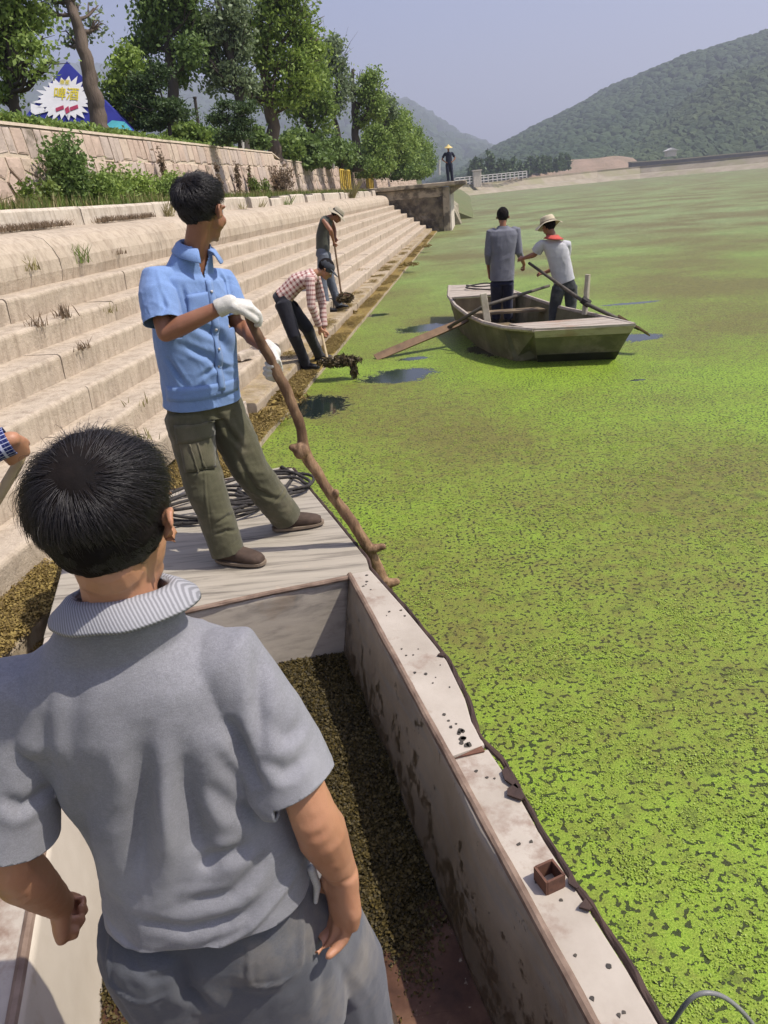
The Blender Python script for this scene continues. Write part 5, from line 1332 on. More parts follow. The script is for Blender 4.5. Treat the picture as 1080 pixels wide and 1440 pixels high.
def drape(name, target, poly, mat, parent, up_=.004, cx=10, cy=10, thick=.004):
    """a piece of cloth laid on another garment: bilinear patch through four world points, pressed onto the target surface"""
    from mathutils.bvhtree import BVHTree
    w = Vector(wloc(target)); me = target.data; vs = [v.co+w for v in me.vertices]
    bt = BVHTree.FromPolygons(vs, [tuple(pp.vertices) for pp in me.polygons])
    a, b, c, d = [np.asarray(x_, float) for x_ in poly]; g = []
    for i in range(cx+1):
        for j in range(cy+1):
            s_, t_ = i/cx, j/cy; p = (a*(1-s_)+b*s_)*(1-t_)+(d*(1-s_)+c*s_)*t_
            dr = unit(p-CAM*0-V(p[0], p[1]+3, p[2])) if False else V(0, 1, 0)
            hit = bt.ray_cast(Vector(p-V(0, .5, 0)), Vector((0, 1, 0)), 1.0)
            if hit[0] is None: hit = bt.find_nearest(Vector(p))
            loc_, no_ = np.array(hit[0]), np.array(hit[1])
            if no_[1] > 0: no_ = -no_
            g.append(loc_+no_*up_)
    mb = MB(); mb.add(g, [(i*(cy+1)+j, (i+1)*(cy+1)+j, (i+1)*(cy+1)+j+1, i*(cy+1)+j+1) for i in range(cx) for j in range(cy)])
    o = link(name, mb, mat, parent, smooth=True); sm_ = o.modifiers.new('thickness', 'SOLIDIFY'); sm_.thickness = thick; sm_.offset = 0; return o
# collar wings
def collar(parent, nb, r, f, u, mat, k=1.0, w=.045, gap=.5, h=.020, stand=.0):
    rings = []
    for t in np.linspace(-math.pi+gap, math.pi-gap, 44):          # 0 = nape
        o_ = -f*math.cos(t)+r*math.sin(t); rx = (.060-.006*abs(math.cos(t)))*k; fr = (1-math.cos(t))*.5
        b0 = nb+o_*rx-u*(.030*fr+.0)*k; ww = w*(1+.45*fr**3)
        rings.append([b0-u*.010*k, b0+u*(h)*k, b0+o_*.006*k+u*(h+.004)*k, b0+o_*(ww*.45)*k+u*(h*.55)*k, b0+o_*ww*k*.92-u*(.022+.012*fr)*k, b0+o_*ww*k*.88-u*(.026+.012*fr)*k, b0+o_*(ww*.4)*k+u*(h*.2)*k])
    mb = MB(); mb.loft(rings, cap=True, closed=True); return link('collar', mb, mat, parent, smooth=True)
# open V neck and the button placket down the front
nb2 = q['neck']; w_ = np.array(wloc(shirt2)); bm = bmesh.new(); bm.from_mesh(shirt2.data); kill = []
for fc in bm.faces:
    c_ = np.array(fc.calc_center_median())+w_-nb2; a_, b2_, f_ = c_@r2, c_@u2, c_@f2
    if f_ > .01 and -.125 < b2_ < .06 and abs(a_) < .045*(b2_+.125)/.125: kill.append(fc)
bmesh.ops.delete(bm, geom=kill, context='FACES'); bm.to_mesh(shirt2.data); bm.free()
def strip(name, target, origin, r, f, u, pts, w, up_, mat, parent, th=.002):
    from mathutils.bvhtree import BVHTree
    w0 = Vector(wloc(target)); me = target.data; bt = BVHTree.FromPolygons([v.co+w0 for v in me.vertices], [tuple(pp.vertices) for pp in me.polygons]); g = []
    for a_, b_ in pts:
        for s_ in (-1, 0, 1):
            p = origin+r*(a_+s_*w/2)+u*b_; hit = bt.ray_cast(Vector(p+f*.4), Vector(-f), 1.0)
            loc_ = np.array(hit[0]) if hit[0] is not None else p+f*.1; g.append(loc_+f*(up_ if s_ == 0 else up_*.7))
    n_ = len(pts); mb = MB(); mb.add(g, [(i*3+j, (i+1)*3+j, (i+1)*3+j+1, i*3+j+1) for i in range(n_-1) for j in range(2)])
    o = link(name, mb, mat, parent, smooth=True); sm_ = o.modifiers.new('thickness', 'SOLIDIFY'); sm_.thickness = th; sm_.offset = 0; return o
strip('placket', shirt2, nb2, r2, f2, u2, [(0.004, b_) for b_ in np.linspace(-.13, -.60, 30)], .034, .006, m_blue, shirt2, .003)
for b_ in (-.17, -.25, -.33, -.41, -.49): strip('button', shirt2, nb2, r2, f2, u2, [(0.004, b_), (0.004, b_-.010)], .010, .012, m_white, shirt2, .004)
collar(shirt2, q['neck']+u2*.004, r2, f2, u2, m_blue, 1.03, .044, .42, .012)
# waistband of the shirt, pocket flap on the thigh
yy = 3.2
drape('waistband', shirt2, [aty(232, 545, yy), aty(332, 544, yy), aty(332, 562, yy), aty(232, 566, yy)], m_blue, shirt2, .002, 16, 3, .003)
drape('cargo_pocket', tr2, [aty(250, 606, yy), aty(294, 604, yy), aty(302, 656, yy), aty(264, 660, yy)], m_olive, tr2, .006, 10, 10, .008)
drape('pocket_flap', tr2, [aty(246, 598, yy), aty(296, 597, yy), aty(294, 618, yy), aty(252, 622, yy)], m_olive, tr2, .012, 10, 5, .005)
for a_, b_ in (((268, 622), (281, 660)), ((277, 621), (290, 658))):
    drape('pocket_pleat', tr2, [aty(a_[0], a_[1], yy), aty(a_[0]+2.2, a_[1], yy), aty(b_[0]+2.2, b_[1], yy), aty(b_[0], b_[1], yy)], m_olive, tr2, .012, 2, 10, .003)
drape('chest_pocket', shirt2, [aty(262, 415, yy), aty(292, 412, yy), aty(297, 452, yy), aty(266, 454, yy)], m_blue, shirt2, .0035, 8, 8, .003)
# gloves
def glove(parent, w, d, n, side, curl, th=.5, k=1.0, cuffd=None, tc=.5):
    mb = MB(); hand_prims(mb, w, d, n, side, k, curl, .03, th, .0034, tc); dd = unit(d) if cuffd is None else unit(cuffd)
    limb(mb, [np.asarray(w)-dd*.038, np.asarray(w)+dd*.01], [.033*k, .031*k]); me = remesh(mb, .004, 2, cuts=[(np.asarray(w)-dd*.045, -dd, .06)])
    displace(me, lambda co, no: folds(co, .0016, 40, dd, .6, 5)); return link('glove', me, m_glove, parent, smooth=True)
hR, hL = q['wrR'], q['wrL']
top_ = aty(347, 438, 3.17)
glove(man, hR, aty(366, 432, 3.16)-hR, (.18, .25, -.9), -1, (.55, .75, .4), .25, 1.12, hR-q['elR'])
glove(man, hL, aty(396, 526, 3.20)-hL, (-.9, -.35, -.35), 1, (.7, 1.0, .6), .4, 1.08, hL-q['elL'])
# ------------------------------------------------------------------ the branch pole he leans on
m_bark, nt_, b_ = newmat('stripped_branch', .7, .25); co_ = coords(nt_, 'Position', (1, 1, .22))
n_ = noise_n(nt_, co_, 30, 8, .7, .6); col_ = ramp(nt_, n_, [(.30, (.07, .04, .022)), (.48, (.20, .12, .065)), (.68, (.36, .235, .13))])
col_ = mixc(nt_, ramp(nt_, noise_n(nt_, coords(nt_, 'Position'), 3.2, 5), [(.42, 0.0), (.6, .8)]), col_, (.10, .055, .035))
nt_.links.new(col_, b_.inputs['Base Color']); bump(nt_, b_, n_, .8, .006)
pole = thing('branch_pole', atz(545, 832, .3)*V(1, 1, 0)+V(0, 0, -.3), 'long crooked peeled branch pole held upright by the man in the blue shirt', 'pole')
pc_ = [(346, 430, 3.17, .016), (353, 452, 3.17, .0185), (368, 482, 3.19, .019), (384, 512, 3.21, .020), (398, 540, 3.22, .021), (412, 572, 3.23, .021), (423, 602, 3.24, .020), (427, 628, 3.25, .022), (432, 644, 3.25, .026), (444, 662, 3.25, .0235), (462, 690, 3.26, .022), (482, 716, 3.27, .024), (500, 742, 3.27, .0235), (516, 768, 3.28, .025), (530, 796, 3.28, .026), (541, 822, 3.28, .027), (551, 850, 3.28, .027), (572, 905, 3.27, .027)]
cp = smooth_path([aty(x, y, Y_) for x, y, Y_, _ in pc_], 6); rads = np.interp(np.linspace(0, len(pc_)-1, len(cp)), range(len(pc_)), [w_ for *_, w_ in pc_])
mb = MB(); mb.tube([p+V(.004*mnoise.noise(Vector((i*.21, 0, 0))), .004*mnoise.noise(Vector((0, i*.21, 0))), 0) for i, p in enumerate(cp)], list(rads*1.12), 16, roundend=True)
kn_ = aty(423, 634, 3.23); mb.ell(kn_, (.036, .03, .042), None, 12, 8); mb.tube([kn_, kn_+V(-.034, -.01, .022)], [.026, .017], 8, roundend=True)
kn_ = aty(524, 772, 3.27); mb.tube([kn_, kn_+V(.05, -.01, .012)], [.026, .018], 8, roundend=True)
kn_ = aty(473, 694, 3.24); mb.ell(kn_, (.016, .014, .022), None, 12, 8)
kn_ = aty(546, 820, 3.26); mb.tube([kn_, kn_+V(.04, -.01, .008)], [.028, .02], 8, roundend=True)
me = remesh(mb, .0045, 2); displace(me, lambda co, no: fbm(co*V(1, 1, .3), 45, 3, 2)*.0035+fbm(co, 12, 2, 7)*.003)
link('branch', me, m_bark, pole, smooth=True)
# ------------------------------------------------------------------ hats
def lathe(name, c, R, prof, mat, parent, n=40, wave=0, wn=3, seed=0, tilt=None):
    r, f, u = R; rings = []
    for rad, z in prof:
        ring = []
        for t in np.linspace(0, 2*math.pi, n, endpoint=False):
            w_ = wave*max(0, rad-.09)/.07*(math.sin(wn*t+seed)+.4*math.sin((wn+2)*t+1+seed))
            ring.append(c+r*rad*.92*math.cos(t)+f*rad*1.06*math.sin(t)+u*(z+w_))
        rings.append(ring)
    mb = MB(); mb.loft(rings, cap=False); o = link(name, mb, mat, parent, smooth=True)
    sm_ = o.modifiers.new('thickness', 'SOLIDIFY'); sm_.thickness = .004; return o
def boonie(parent, c, R, k, mat, band, wave=.016, seed=0):
    c = c+R[2]*.035*k
    h = lathe('sun_hat', c, R, [(.001, .103*k), (.045*k, .102*k), (.078*k, .094*k), (.092*k, .070*k), (.098*k, .03*k), (.101*k, .015*k), (.125*k, .006*k), (.150*k, -.006*k), (.172*k, -.020*k), (.176*k, -.023*k)], mat, parent, wave=wave, seed=seed)
    lathe('hat_band', c, R, [(.1000*k, .036*k), (.1035*k, .030*k), (.1050*k, .018*k)], band, h); return h

m_plaid, nt_, b_ = newmat('red_plaid_cotton', .9, .15)
at_ = nt_.nodes.new('ShaderNodeAttribute'); at_.attribute_name = 'cloth'; s_ = sep(nt_, at_.outputs['Vector'])
def stripes(v, per, w_):
    m_ = math_n(nt_, 'FRACT', math_n(nt_, 'MULTIPLY', v, 1/per)); return ramp(nt_, math_n(nt_, 'ABSOLUTE', math_n(nt_, 'SUBTRACT', m_, .5)), [(w_-.02, 1.0), (w_+.02, 0.0)])
a_ = stripes(s_[0], .055, .25); b2_ = stripes(s_[1], .055, .25); c_ = stripes(s_[1], .0275, .09)
col_ = mixc(nt_, .5, mixc(nt_, a_, (.62, .50, .44), (.24, .085, .075)), mixc(nt_, b2_, (.62, .50, .44), (.20, .06, .06)))
col_ = mixc(nt_, math_n(nt_, 'MULTIPLY', c_, .35), col_, (.7, .6, .52)); nt_.links.new(col_, b_.inputs['Base Color'])
bump(nt_, b_, noise_n(nt_, coords(nt_, 'Position'), 20, 4), .4, .004)

# ---- man in checked shirt, bent over the water's edge
fA, fB_ = atz(430, 519, .065), atz(449, 506, .065); YP = 9.75
q = dict(shR=aty(436, 392, YP-.17), shL=aty(443, 384, YP+.2), hip=aty(399, 418, YP), elR=aty(438, 430, YP-.22), elL=aty(453, 425, YP+.16), wrR=aty(450, 462, YP-.1), wrL=aty(456, 465, YP+.06),
 head=aty(458, 379, YP+.03), hf=(.80, -.05, -.75), hu=(.6, 0, .8), neck=aty(443, 384, YP+.02), hpR=aty(398, 428, YP-.10), hpL=aty(404, 426, YP+.12), knR=aty(413, 470, YP-.18), knL=aty(432, 462, YP+.2))
q['anR'] = V(*fA[:2], .15); q['anL'] = V(*fB_[:2], .15); q['ftR'] = (1, -.2); q['ftL'] = (1, .1)
q['spine'] = lerp(q['hip'], lerp(q['shR'], q['shL'], .5), .5)+V(-.01, 0, .05)
q['handR'] = (aty(455, 478, YP-.06)-q['wrR'], (.2, .9, -.1), 1, (.7, 1.0, .7)); q['handL'] = (aty(459, 480, YP+.0)-q['wrL'], (-.2, -.9, 0), -1, (.7, 1.0, .7))
m_navyt = cloth_mat('black_trousers', (.020, .020, .028), (.013, .013, .018), 6, 400, bs=.5)
m_cap = cloth_mat('dark_grey_cap', (.055, .06, .07), (.04, .042, .05), 10, 300)
P3, R3, *_ = figure(V((fA[0]+fB_[0])/2, (fA[1]+fB_[1])/2, .065), 'man in red checked shirt and dark cap bending over the water\'s edge', q,
  dict(vox=.0085, k=.98, hk=1.02, sleeve=1.85, hem=-.03, shirt=m_plaid, plaid=True, pants=m_navyt, fold=.006, seed=7, eyes=True, shirtw=(.165, .155, .155), pr=(.105, .082, .070, .068)))
hc3 = q['head']; cp_ = link('cap', (lambda mb: (mb.ell(hc3+R3[2]*.045+R3[1]*-.01, (.086, .106, .082), R3, 24, 14), mb)[1])(MB()), m_cap, P3, smooth=True)
mb = MB(); rg_ = []
for t in np.linspace(-1.1, 1.1, 14): rg_.append([hc3+R3[0]*.080*math.sin(t)+R3[1]*(.082*math.cos(t)*1.05)+R3[2]*.045, hc3+R3[0]*.088*math.sin(t)+R3[1]*(.060+.115*math.cos(t))+R3[2]*(.030-.010*math.cos(t)), hc3+R3[0]*.088*math.sin(t)+R3[1]*(.060+.115*math.cos(t))+R3[2]*(.036-.010*math.cos(t)), hc3+R3[0]*.080*math.sin(t)+R3[1]*(.082*math.cos(t)*1.05)+R3[2]*.053])
mb.loft(rg_, cap=True); link('brim', mb, m_cap, cp_, smooth=True)
m_handle = M('ash_handle', (.46, .36, .20), (.34, .26, .15), 12, .6, .2, .002)
fork = thing('weed_rake', atz(470, 517, .1), 'short handled rake loaded with dark weed held by the man in the checked shirt', 'rake')
g0, g1_ = aty(450, 458, YP-.02), aty(461, 508, YP-.35)
mb = MB(); mb.tube([g0, g1_], [.016, .018], 10, roundend=True); link('handle', mb, m_handle, fork, smooth=True)
bx = unit(V(1, -.25, -.05)); hd = g1_
mb = MB(); mb.tube([hd-bx*.08, hd+bx*.22], .012, 8); link('crossbar', mb, m_rust, fork)
for i in range(7):
    t_ = hd-bx*.08+bx*.05*i; mb = MB(); mb.tube([t_, t_+V(.04, -.08, -.05), t_+V(.09, -.14, -.03)], [.006, .005, .003], 6); link('tine', mb, m_rust, fork)
def clump(label, c, rad, n, seed, mat=m_weedD, size=.014, hang=.1, sq=.55, core=True):
    r = random.Random(seed); mb = MB()
    for i in range(n):
        d = unit([r.gauss(0, 1), r.gauss(0, 1), r.gauss(0, 1)]); rr_ = r.random()**.5
        p = np.asarray(c)+V(d[0]*rad[0], d[1]*rad[1], d[2]*rad[2])*rr_
        a = unit([r.gauss(0, 1), r.gauss(0, 1), r.gauss(0, .6)-hang*4]); b2 = unit(np.cross(a, [r.gauss(0, 1), r.gauss(0, 1), r.gauss(0, 1)])); s_ = size*r.uniform(.6, 1.6)
        mb.add([p-a*s_*1.6-b2*s_*.35, p-a*s_*.4+b2*s_*.5, p+a*s_*1.8+b2*s_*.1, p+a*s_*.3-b2*s_*.5], [(0, 1, 2, 3)])
    me = mb.data('weed_clump'); o = link('weed_clump', me, mat); props(o, label, 'weed', kind='stuff'); return o
m_mudw = leaf_mat('muddy_weed', (.028, .022, .010), (.12, .085, .035), .5, .1)
clump('dripping clump of dark weed lifted on the short rake', hd+bx*.16+V(0, -.04, .01), (.30, .13, .07), 900, 1, m_mudw, .018)
clump('strings of weed hanging off the rake end', hd+bx*.33+V(0, -.04, -.09), (.05, .05, .11), 200, 2, m_mudw, .018, .6)

# ---- man in grey vest and sun hat on the step above
fC = atz(464, 437, .205); YT = fC[1]
q = dict(shR=aty(455, 310, YT-.15), shL=aty(463, 305, YT+.20), hip=aty(454, 353, YT), elR=aty(465, 324, YT-.22), elL=aty(470, 322, YT+.2), wrR=aty(469, 341, YT-.05), wrL=aty(471, 334, YT+.12),
 head=aty(473, 303, YT+.02), hf=(.75, .05, -.66), hu=(.5, 0, .9), neck=aty(462, 305, YT), knR=aty(453, 395, YT-.12), knL=aty(464, 393, YT+.12))
q['hpR'] = q['hip']+V(0, -.08, -.07); q['hpL'] = q['hip']+V(.03, .09, -.07)
q['anR'] = V(fC[0]-.05, YT-.16, .295); q['anL'] = V(fC[0]+.16, YT+.16, .295); q['ftR'] = (1, -.3); q['ftL'] = (1, .1)
q['spine'] = lerp(q['hip'], lerp(q['shR'], q['shL'], .5), .5)+V(-.03, 0, 0)
q['handR'] = (aty(471, 349, YT)-q['wrR'], (.3, .9, -.1), 1, (.8, 1.1, .7)); q['handL'] = (aty(472, 342, YT+.08)-q['wrL'], (-.2, -.9, 0), -1, (.8, 1.1, .7))
m_vest = cloth_mat('grey_green_vest', (.085, .088, .070), (.06, .062, .05), 8, 400)
m_greyp = cloth_mat('blue_grey_trousers', (.135, .155, .185), (.09, .10, .12), 5, 400, c3=(.19, .22, .26), c3scale=5)
P4, R4, *_ = figure(V(fC[0], YT, .205), 'stooping man in grey sleeveless vest and wide sun hat on the lower steps', q, dict(vox=.0095, k=.98, hk=1.0, sleeve=0, hem=.02, shirt=m_vest, pants=m_greyp, skin=SK_DARK, fold=.006, seed=9, eyes=True, shirtw=(.150, .145, .140), pr=(.105, .084, .074, .072)))
m_hat = cloth_mat('khaki_hat', (.42, .37, .27), (.34, .30, .21), 12, 300); m_hatd = cloth_mat('dark_hat_band', (.12, .11, .09), None, 12, 300)
boonie(P4, q['head'], R4, 1.0, m_hat, m_hatd, .012, 1)
hh = thing('weed_hoe', atz(480, 420, .22), 'long brown handled hoe held upright by the man in the sun hat', 'hoe')
mb = MB(); mb.tube(smooth_path([aty(469, 334, YT-.02), aty(474, 370, YT-.05), aty(480, 414, YT-.1)], 6), .017, 9); link('handle', mb, m_oarw, hh, smooth=True)
e_ = aty(480, 414, YT-.1); mb = MB(); mb.box(e_+V(.06, -.04, .0), (.09, .06, .008), (unit(V(1, -.3, -.2)), unit(V(.3, 1, 0)), unit(V(.2, 0, 1)))); link('hoe_blade', mb, m_rust, hh)
clump('dark clump of weed on the step in front of the hatted man', aty(485, 419, YT-.12)+V(0, 0, .0), (.17, .16, .10), 700, 3, m_mudw, .02, .0)
# heaps left along the edge
for i, (px, py, z_, rx, n_, mt) in enumerate(((489, 441, .07, .16, 380, m_weedB), (455, 462, .07, .2, 260, m_weedB), (600, 346, .21, .2, 200, m_weedB), (575, 372, .21, .3, 260, m_weedB), (405, 560, .07, .25, 420, m_weedB), (385, 585, .08, .22, 420, m_weedB), (228, 615, .10, .18, 420, m_weedB), (60, 745, .22, .14, 300, m_weedB), (150, 730, .07, .2, 300, m_weedB))):
    c_ = atz(px, py, z_); clump('brown pile of weed dumped on the lowest steps', c_+V(0, 0, .01), (rx, rx*1.2, .055), n_, 20+i, mt, .013 if c_[1] < 8 else .022, 0)

# ---- the two men in the rowing boat
m_shirtg = cloth_mat('blue_grey_work_shirt', (.20, .205, .235), (.15, .155, .185), 6, 400, bs=.5)
m_navy = cloth_mat('navy_trousers', (.022, .026, .055), (.015, .018, .038), 6, 400)
YA = 11.85; zf_ = .08
q = dict(shL=aty(689, 326, YA), shR=aty(727, 323, YA), hip=aty(706, 392, YA+.02), elL=aty(686, 358, YA), elR=aty(730, 355, YA-.02), wrL=aty(688, 384, YA+.18), wrR=aty(737, 372, YA+.2),
 head=aty(707, 306, YA+.04), hf=(.15, 1, -.25), neck=aty(707, 318, YA))
q['hpL'], q['hpR'] = q['hip']+V(-.085, 0, -.07), q['hip']+V(.085, 0, -.07)
q['anL'], q['anR'] = V(*atz(698, 452, zf_)[:2], zf_+.085), V(*atz(715, 452, zf_)[:2], zf_+.085)
q['knL'], q['knR'] = lerp(q['hpL'], q['anL'], .5)+V(0, .03, 0), lerp(q['hpR'], q['anR'], .5)+V(0, .03, 0); q['ftL'] = (-.1, 1); q['ftR'] = (.15, 1)
q['handR'] = (aty(736, 386, YA+.25)-q['wrR'], (-1, 0, 0), 1, (.9, 1.2, .8)); q['handL'] = (V(0, .3, -1), (1, 0, 0), -1, (.5, .6, .4))
figure(V(*lerp(q['anL'], q['anR'], .5)[:2], zf_), 'bareheaded man in grey blue shirt standing in the rowing boat', q, dict(vox=.0085, k=.99, hk=1.10, sleeve=1.45, hem=-.02, shirt=m_shirtg, pants=m_navy, skin=SK_DARK, fold=.006, seed=12, bulk=1.10, strands=2500, hrad=.0009, hairlen=.02, lift=.2, shirtw=(.178, .165, .165), pr=(.100, .080, .072, .070), eyes=True))
m_whitet = cloth_mat('pale_grey_tee', (.55, .55, .56), (.48, .48, .50), 6, 400, bs=.4)
m_chg = cloth_mat('charcoal_trousers', (.055, .06, .06), (.035, .038, .04), 6, 400, c3=(.09, .095, .095), c3scale=5)
YB = 10.75
q = dict(shL=aty(762, 342, YB+.03), shR=aty(798, 343, YB-.03), hip=aty(794, 398, YB), elL=aty(752, 358, YB+.12), elR=aty(792, 372, YB+.25), wrL=aty(737, 363, YB+.22), wrR=aty(765, 384, YB+.35),
 head=aty(772, 320, YB+.08), hf=(-.45, .85, -.35), neck=aty(778, 333, YB+.02))
q['hpL'], q['hpR'] = q['hip']+V(-.085, 0, -.07), q['hip']+V(.085, 0, -.07)
q['anL'], q['anR'] = V(q['hip'][0]-.16, YB-.02, zf_+.085), V(q['hip'][0]+.04, YB-.08, zf_+.085)
q['knL'], q['knR'] = lerp(q['hpL'], q['anL'], .5)+V(-.01, .04, 0), lerp(q['hpR'], q['anR'], .5)+V(.03, .04, 0); q['ftL'] = (-.3, 1); q['ftR'] = (.1, 1)
q['handL'] = (aty(728, 362, YB+.3)-q['wrL'], (.2, .4, -1), 1, (.8, 1.0, .7)); q['handR'] = (V(-.8, .3, .1), (0, .3, -1), 1, (.8, 1.0, .7))
P7, R7, T7, *_ = figure(V(*lerp(q['anL'], q['anR'], .5)[:2], zf_), 'man in pale T-shirt, straw coloured sun hat and red neckerchief in the rowing boat', q, dict(vox=.0085, k=.93, hk=1.05, sleeve=.72, hem=.02, shirt=m_whitet, pants=m_chg, skin=SK_DARK, fold=.006, seed=15, shirtw=(.172, .17, .165), pr=(.102, .082, .074, .072), sleeve_r=.072, eyes=True))
boonie(P7, q['head']+R7[2]*.01, R7, 1.08, cloth_mat('straw_hat', (.60, .52, .36), (.50, .43, .29), 12, 300), cloth_mat('tan_band', (.40, .34, .24), None, 12, 300), .014, 2)
r7, f7, u7 = T7; rg_ = []
for t in np.linspace(-2.2, 2.2, 26):
    o_ = -f7*math.cos(t)+r7*math.sin(t); c_ = q['neck']+o_*.062; w_ = .030+.03*max(0, math.cos(t))**2
    rg_.append([c_+u7*.026, c_+o_*.012+u7*.03, c_+o_*.042-u7*.004, c_+o_*(.045+w_)-u7*(.022), c_+o_*.03-u7*.012])
mb = MB(); mb.loft(rg_, cap=True); link('neckerchief', mb, cloth_mat('faded_red_cloth', (.60, .10, .075), (.48, .08, .06), 10, 400), P7, smooth=True)

# ---- man with a straw hat on the pier
b0 = W(43.25, -.62, 2.41); YD = b0[1]
dx = aty(631, 222, YD); b0 = V(dx[0], YD, 2.41)
hgt = lambda z, x=0, y=0: b0+V(x, y, z)
q = dict(shL=hgt(1.34, .19, 0), shR=hgt(1.34, -.19, 0), hip=hgt(.88), elL=hgt(1.08, .34, .06), elR=hgt(1.08, -.34, .06), wrL=hgt(.95, .20, -.04), wrR=hgt(.95, -.20, -.04), head=hgt(1.56, 0, -.02), hf=(.05, -1, -.15), neck=hgt(1.40, 0, 0),
 hpL=hgt(.82, .09), hpR=hgt(.82, -.09), knL=hgt(.46, .11, -.03), knR=hgt(.46, -.09, -.02), anL=hgt(.085, .14), anR=hgt(.085, -.07), ftL=(.3, -1), ftR=(-.2, -1), handL=(V(-.6, -.5, -.3), (-.6, .6, 0), 1, (.2, .3, .2)), handR=(V(.6, -.5, -.3), (.6, .6, 0), -1, (.2, .3, .2)))
m_nv = cloth_mat('navy_shirt', (.022, .026, .05), (.016, .018, .035), 6, 300)
P5, R5, *_ = figure(b0, 'man in dark navy clothes and conical straw hat standing on the pier, hands on hips', q, dict(vox=.012, k=.96, sleeve=.7, shirt=m_nv, pants=m_nv, skin=SK_DARK, fold=.005, seed=18, hem=-.03, eyes=True))
cc = q['head']+R5[2]*.04
lathe('straw_hat', cc, R5, [(.002, .155), (.03, .145), (.07, .105), (.12, .068), (.19, .022), (.235, .002), (.238, -.004)], M('yellow_straw', (.62, .50, .20), (.50, .38, .14), 20, .8, .3), P5, 30)

# ---- the man at the left edge, only his cuff and hand in view
q = dict(shR=V(-1.66, 2.08, 1.50), shL=V(-1.78, 2.46, 1.50), hip=V(-1.92, 2.22, 1.08), elR=V(-1.43, 2.05, 1.42), wrR=aty(16, 618, 2.20), elL=V(-1.66, 2.52, 1.22), wrL=V(-1.42, 2.34, 1.13),
 head=V(-1.66, 2.24, 1.74), hf=(1, .25, -.35), neck=V(-1.71, 2.26, 1.56), hpR=V(-1.9, 2.13, 1.0), hpL=V(-1.95, 2.32, 1.0), knR=V(-1.84, 2.12, .65), knL=V(-1.98, 2.36, .65), anR=V(-1.98, 2.12, .295), anL=V(-2.12, 2.40, .295), ftR=(1, 0), ftL=(1, .2))
q['handR'] = (aty(36, 660, 2.27)-q['wrR'], (-.5, .7, -.5), 1, (.55, .8, .6), .05, .4, .0, .6)
q['handL'] = (V(1, .1, -.3), (0, -1, -.2), -1, (.8, 1.1, .7))
m_tartan, nt_, b_ = newmat('blue_tartan', .9, .15)
at_ = nt_.nodes.new('ShaderNodeAttribute'); at_.attribute_name = 'cloth'; s_ = sep(nt_, at_.outputs['Vector'])
a_ = stripes(s_[0], .040, .09); b2_ = stripes(s_[1], .040, .10); c_ = stripes(s_[1], .0133, .07)
col_ = mixc(nt_, math_n(nt_, 'MULTIPLY', a_, .75), (.018, .025, .11), (.55, .58, .72)); col_ = mixc(nt_, math_n(nt_, 'MULTIPLY', b2_, .75), col_, (.55, .58, .72)); col_ = mixc(nt_, math_n(nt_, 'MULTIPLY', c_, .25), col_, (.3, .35, .6))
nt_.links.new(col_, b_.inputs['Base Color']); bump(nt_, b_, noise_n(nt_, coords(nt_, 'Position'), 30, 4), .4, .003)
figure(V(-2.0, 2.25, .205), 'man at the left edge of the picture, only his blue tartan cuff and hand showing', q, dict(vox=.006, sleeve=1.985, shirt=m_tartan, plaid=True, pants=m_chg, fold=.004, seed=22, hem=-.05, eyes=True, ssm=4))
rk = thing('tool_handle', aty(15, 668, 2.3)*V(1, 1, 0), 'pale wooden tool handle gripped by the hand at the left edge', 'tool')
mb = MB(); mb.tube([aty(34, 630, 2.34), aty(22, 658, 2.31), aty(-10, 712, 2.25), aty(-90, 850, 2.1)], [.0165, .017, .017, .018], 12, roundend=True); link('handle', mb, m_handle, rk, smooth=True)
# ================================================================== VEGETATION
def quads(name, Q, mat, parent=None):
    n = len(Q); me = bpy.data.meshes.new(name); me.vertices.add(n*4); me.vertices.foreach_set('co', Q.reshape(-1)); me.loops.add(n*4)
    me.loops.foreach_set('vertex_index', np.arange(n*4, dtype=np.int32)); me.polygons.add(n)
    me.polygons.foreach_set('loop_start', np.arange(0, n*4, 4, dtype=np.int32)); me.polygons.foreach_set('loop_total', np.full(n, 4, dtype=np.int32)) if hasattr(me.polygons[0], 'loop_total') and False else None
    me.update(calc_edges=True); me.validate(); return link(name, me, mat, parent)
def leafquads(C, size, rg, droop=0.0, long_=1.5, upb=.0):
    n = len(C); a = rg.normal(size=(n, 3)); a[:, 2] -= droop; a /= np.linalg.norm(a, axis=1)[:, None]
    b = rg.normal(size=(n, 3)); b[:, 2] *= 1-upb; b = np.cross(a, b); b /= np.linalg.norm(b, axis=1)[:, None]+1e-9
    s = size*rg.uniform(.55, 1.35, n)[:, None]
    return np.stack([C-a*s*long_*.5, C+b*s*.42, C+a*s*long_*.5, C-b*s*.42], 1)
def cluster_pts(blobs, n, csize, rg, per=26, shell=.55):
    vol = np.array([b[1][0]*b[1][1]*b[1][2] for b in blobs])**.8; pr = vol/vol.sum(); out = []
    for (c, r_), p in zip(blobs, pr):
        m = max(2, int(n*p/per)); d = rg.normal(size=(m, 3)); d /= np.linalg.norm(d, axis=1)[:, None]
        rr = (shell+(1-shell)*rg.random(m))[:, None]*np.where(rg.random(m) < .18, rg.random(m), 1)[:, None]
        cc = np.asarray(c)+d*rr*np.asarray(r_)
        k = np.maximum(4, (per*rg.uniform(.4, 1.7, m)).astype(int))
        C = np.repeat(cc, k, 0)+rg.normal(size=(k.sum(), 3))*csize*np.array([1, 1, .6])*np.repeat(rg.uniform(.5, 1.3, m), k)[:, None]; out.append(C)
    return np.concatenate(out)
m_barkt = M('tree_bark', (.15, .115, .085), (.07, .052, .04), 4, .9, .9, .03, 18, stretch=(1, 1, .25), kind='Position')
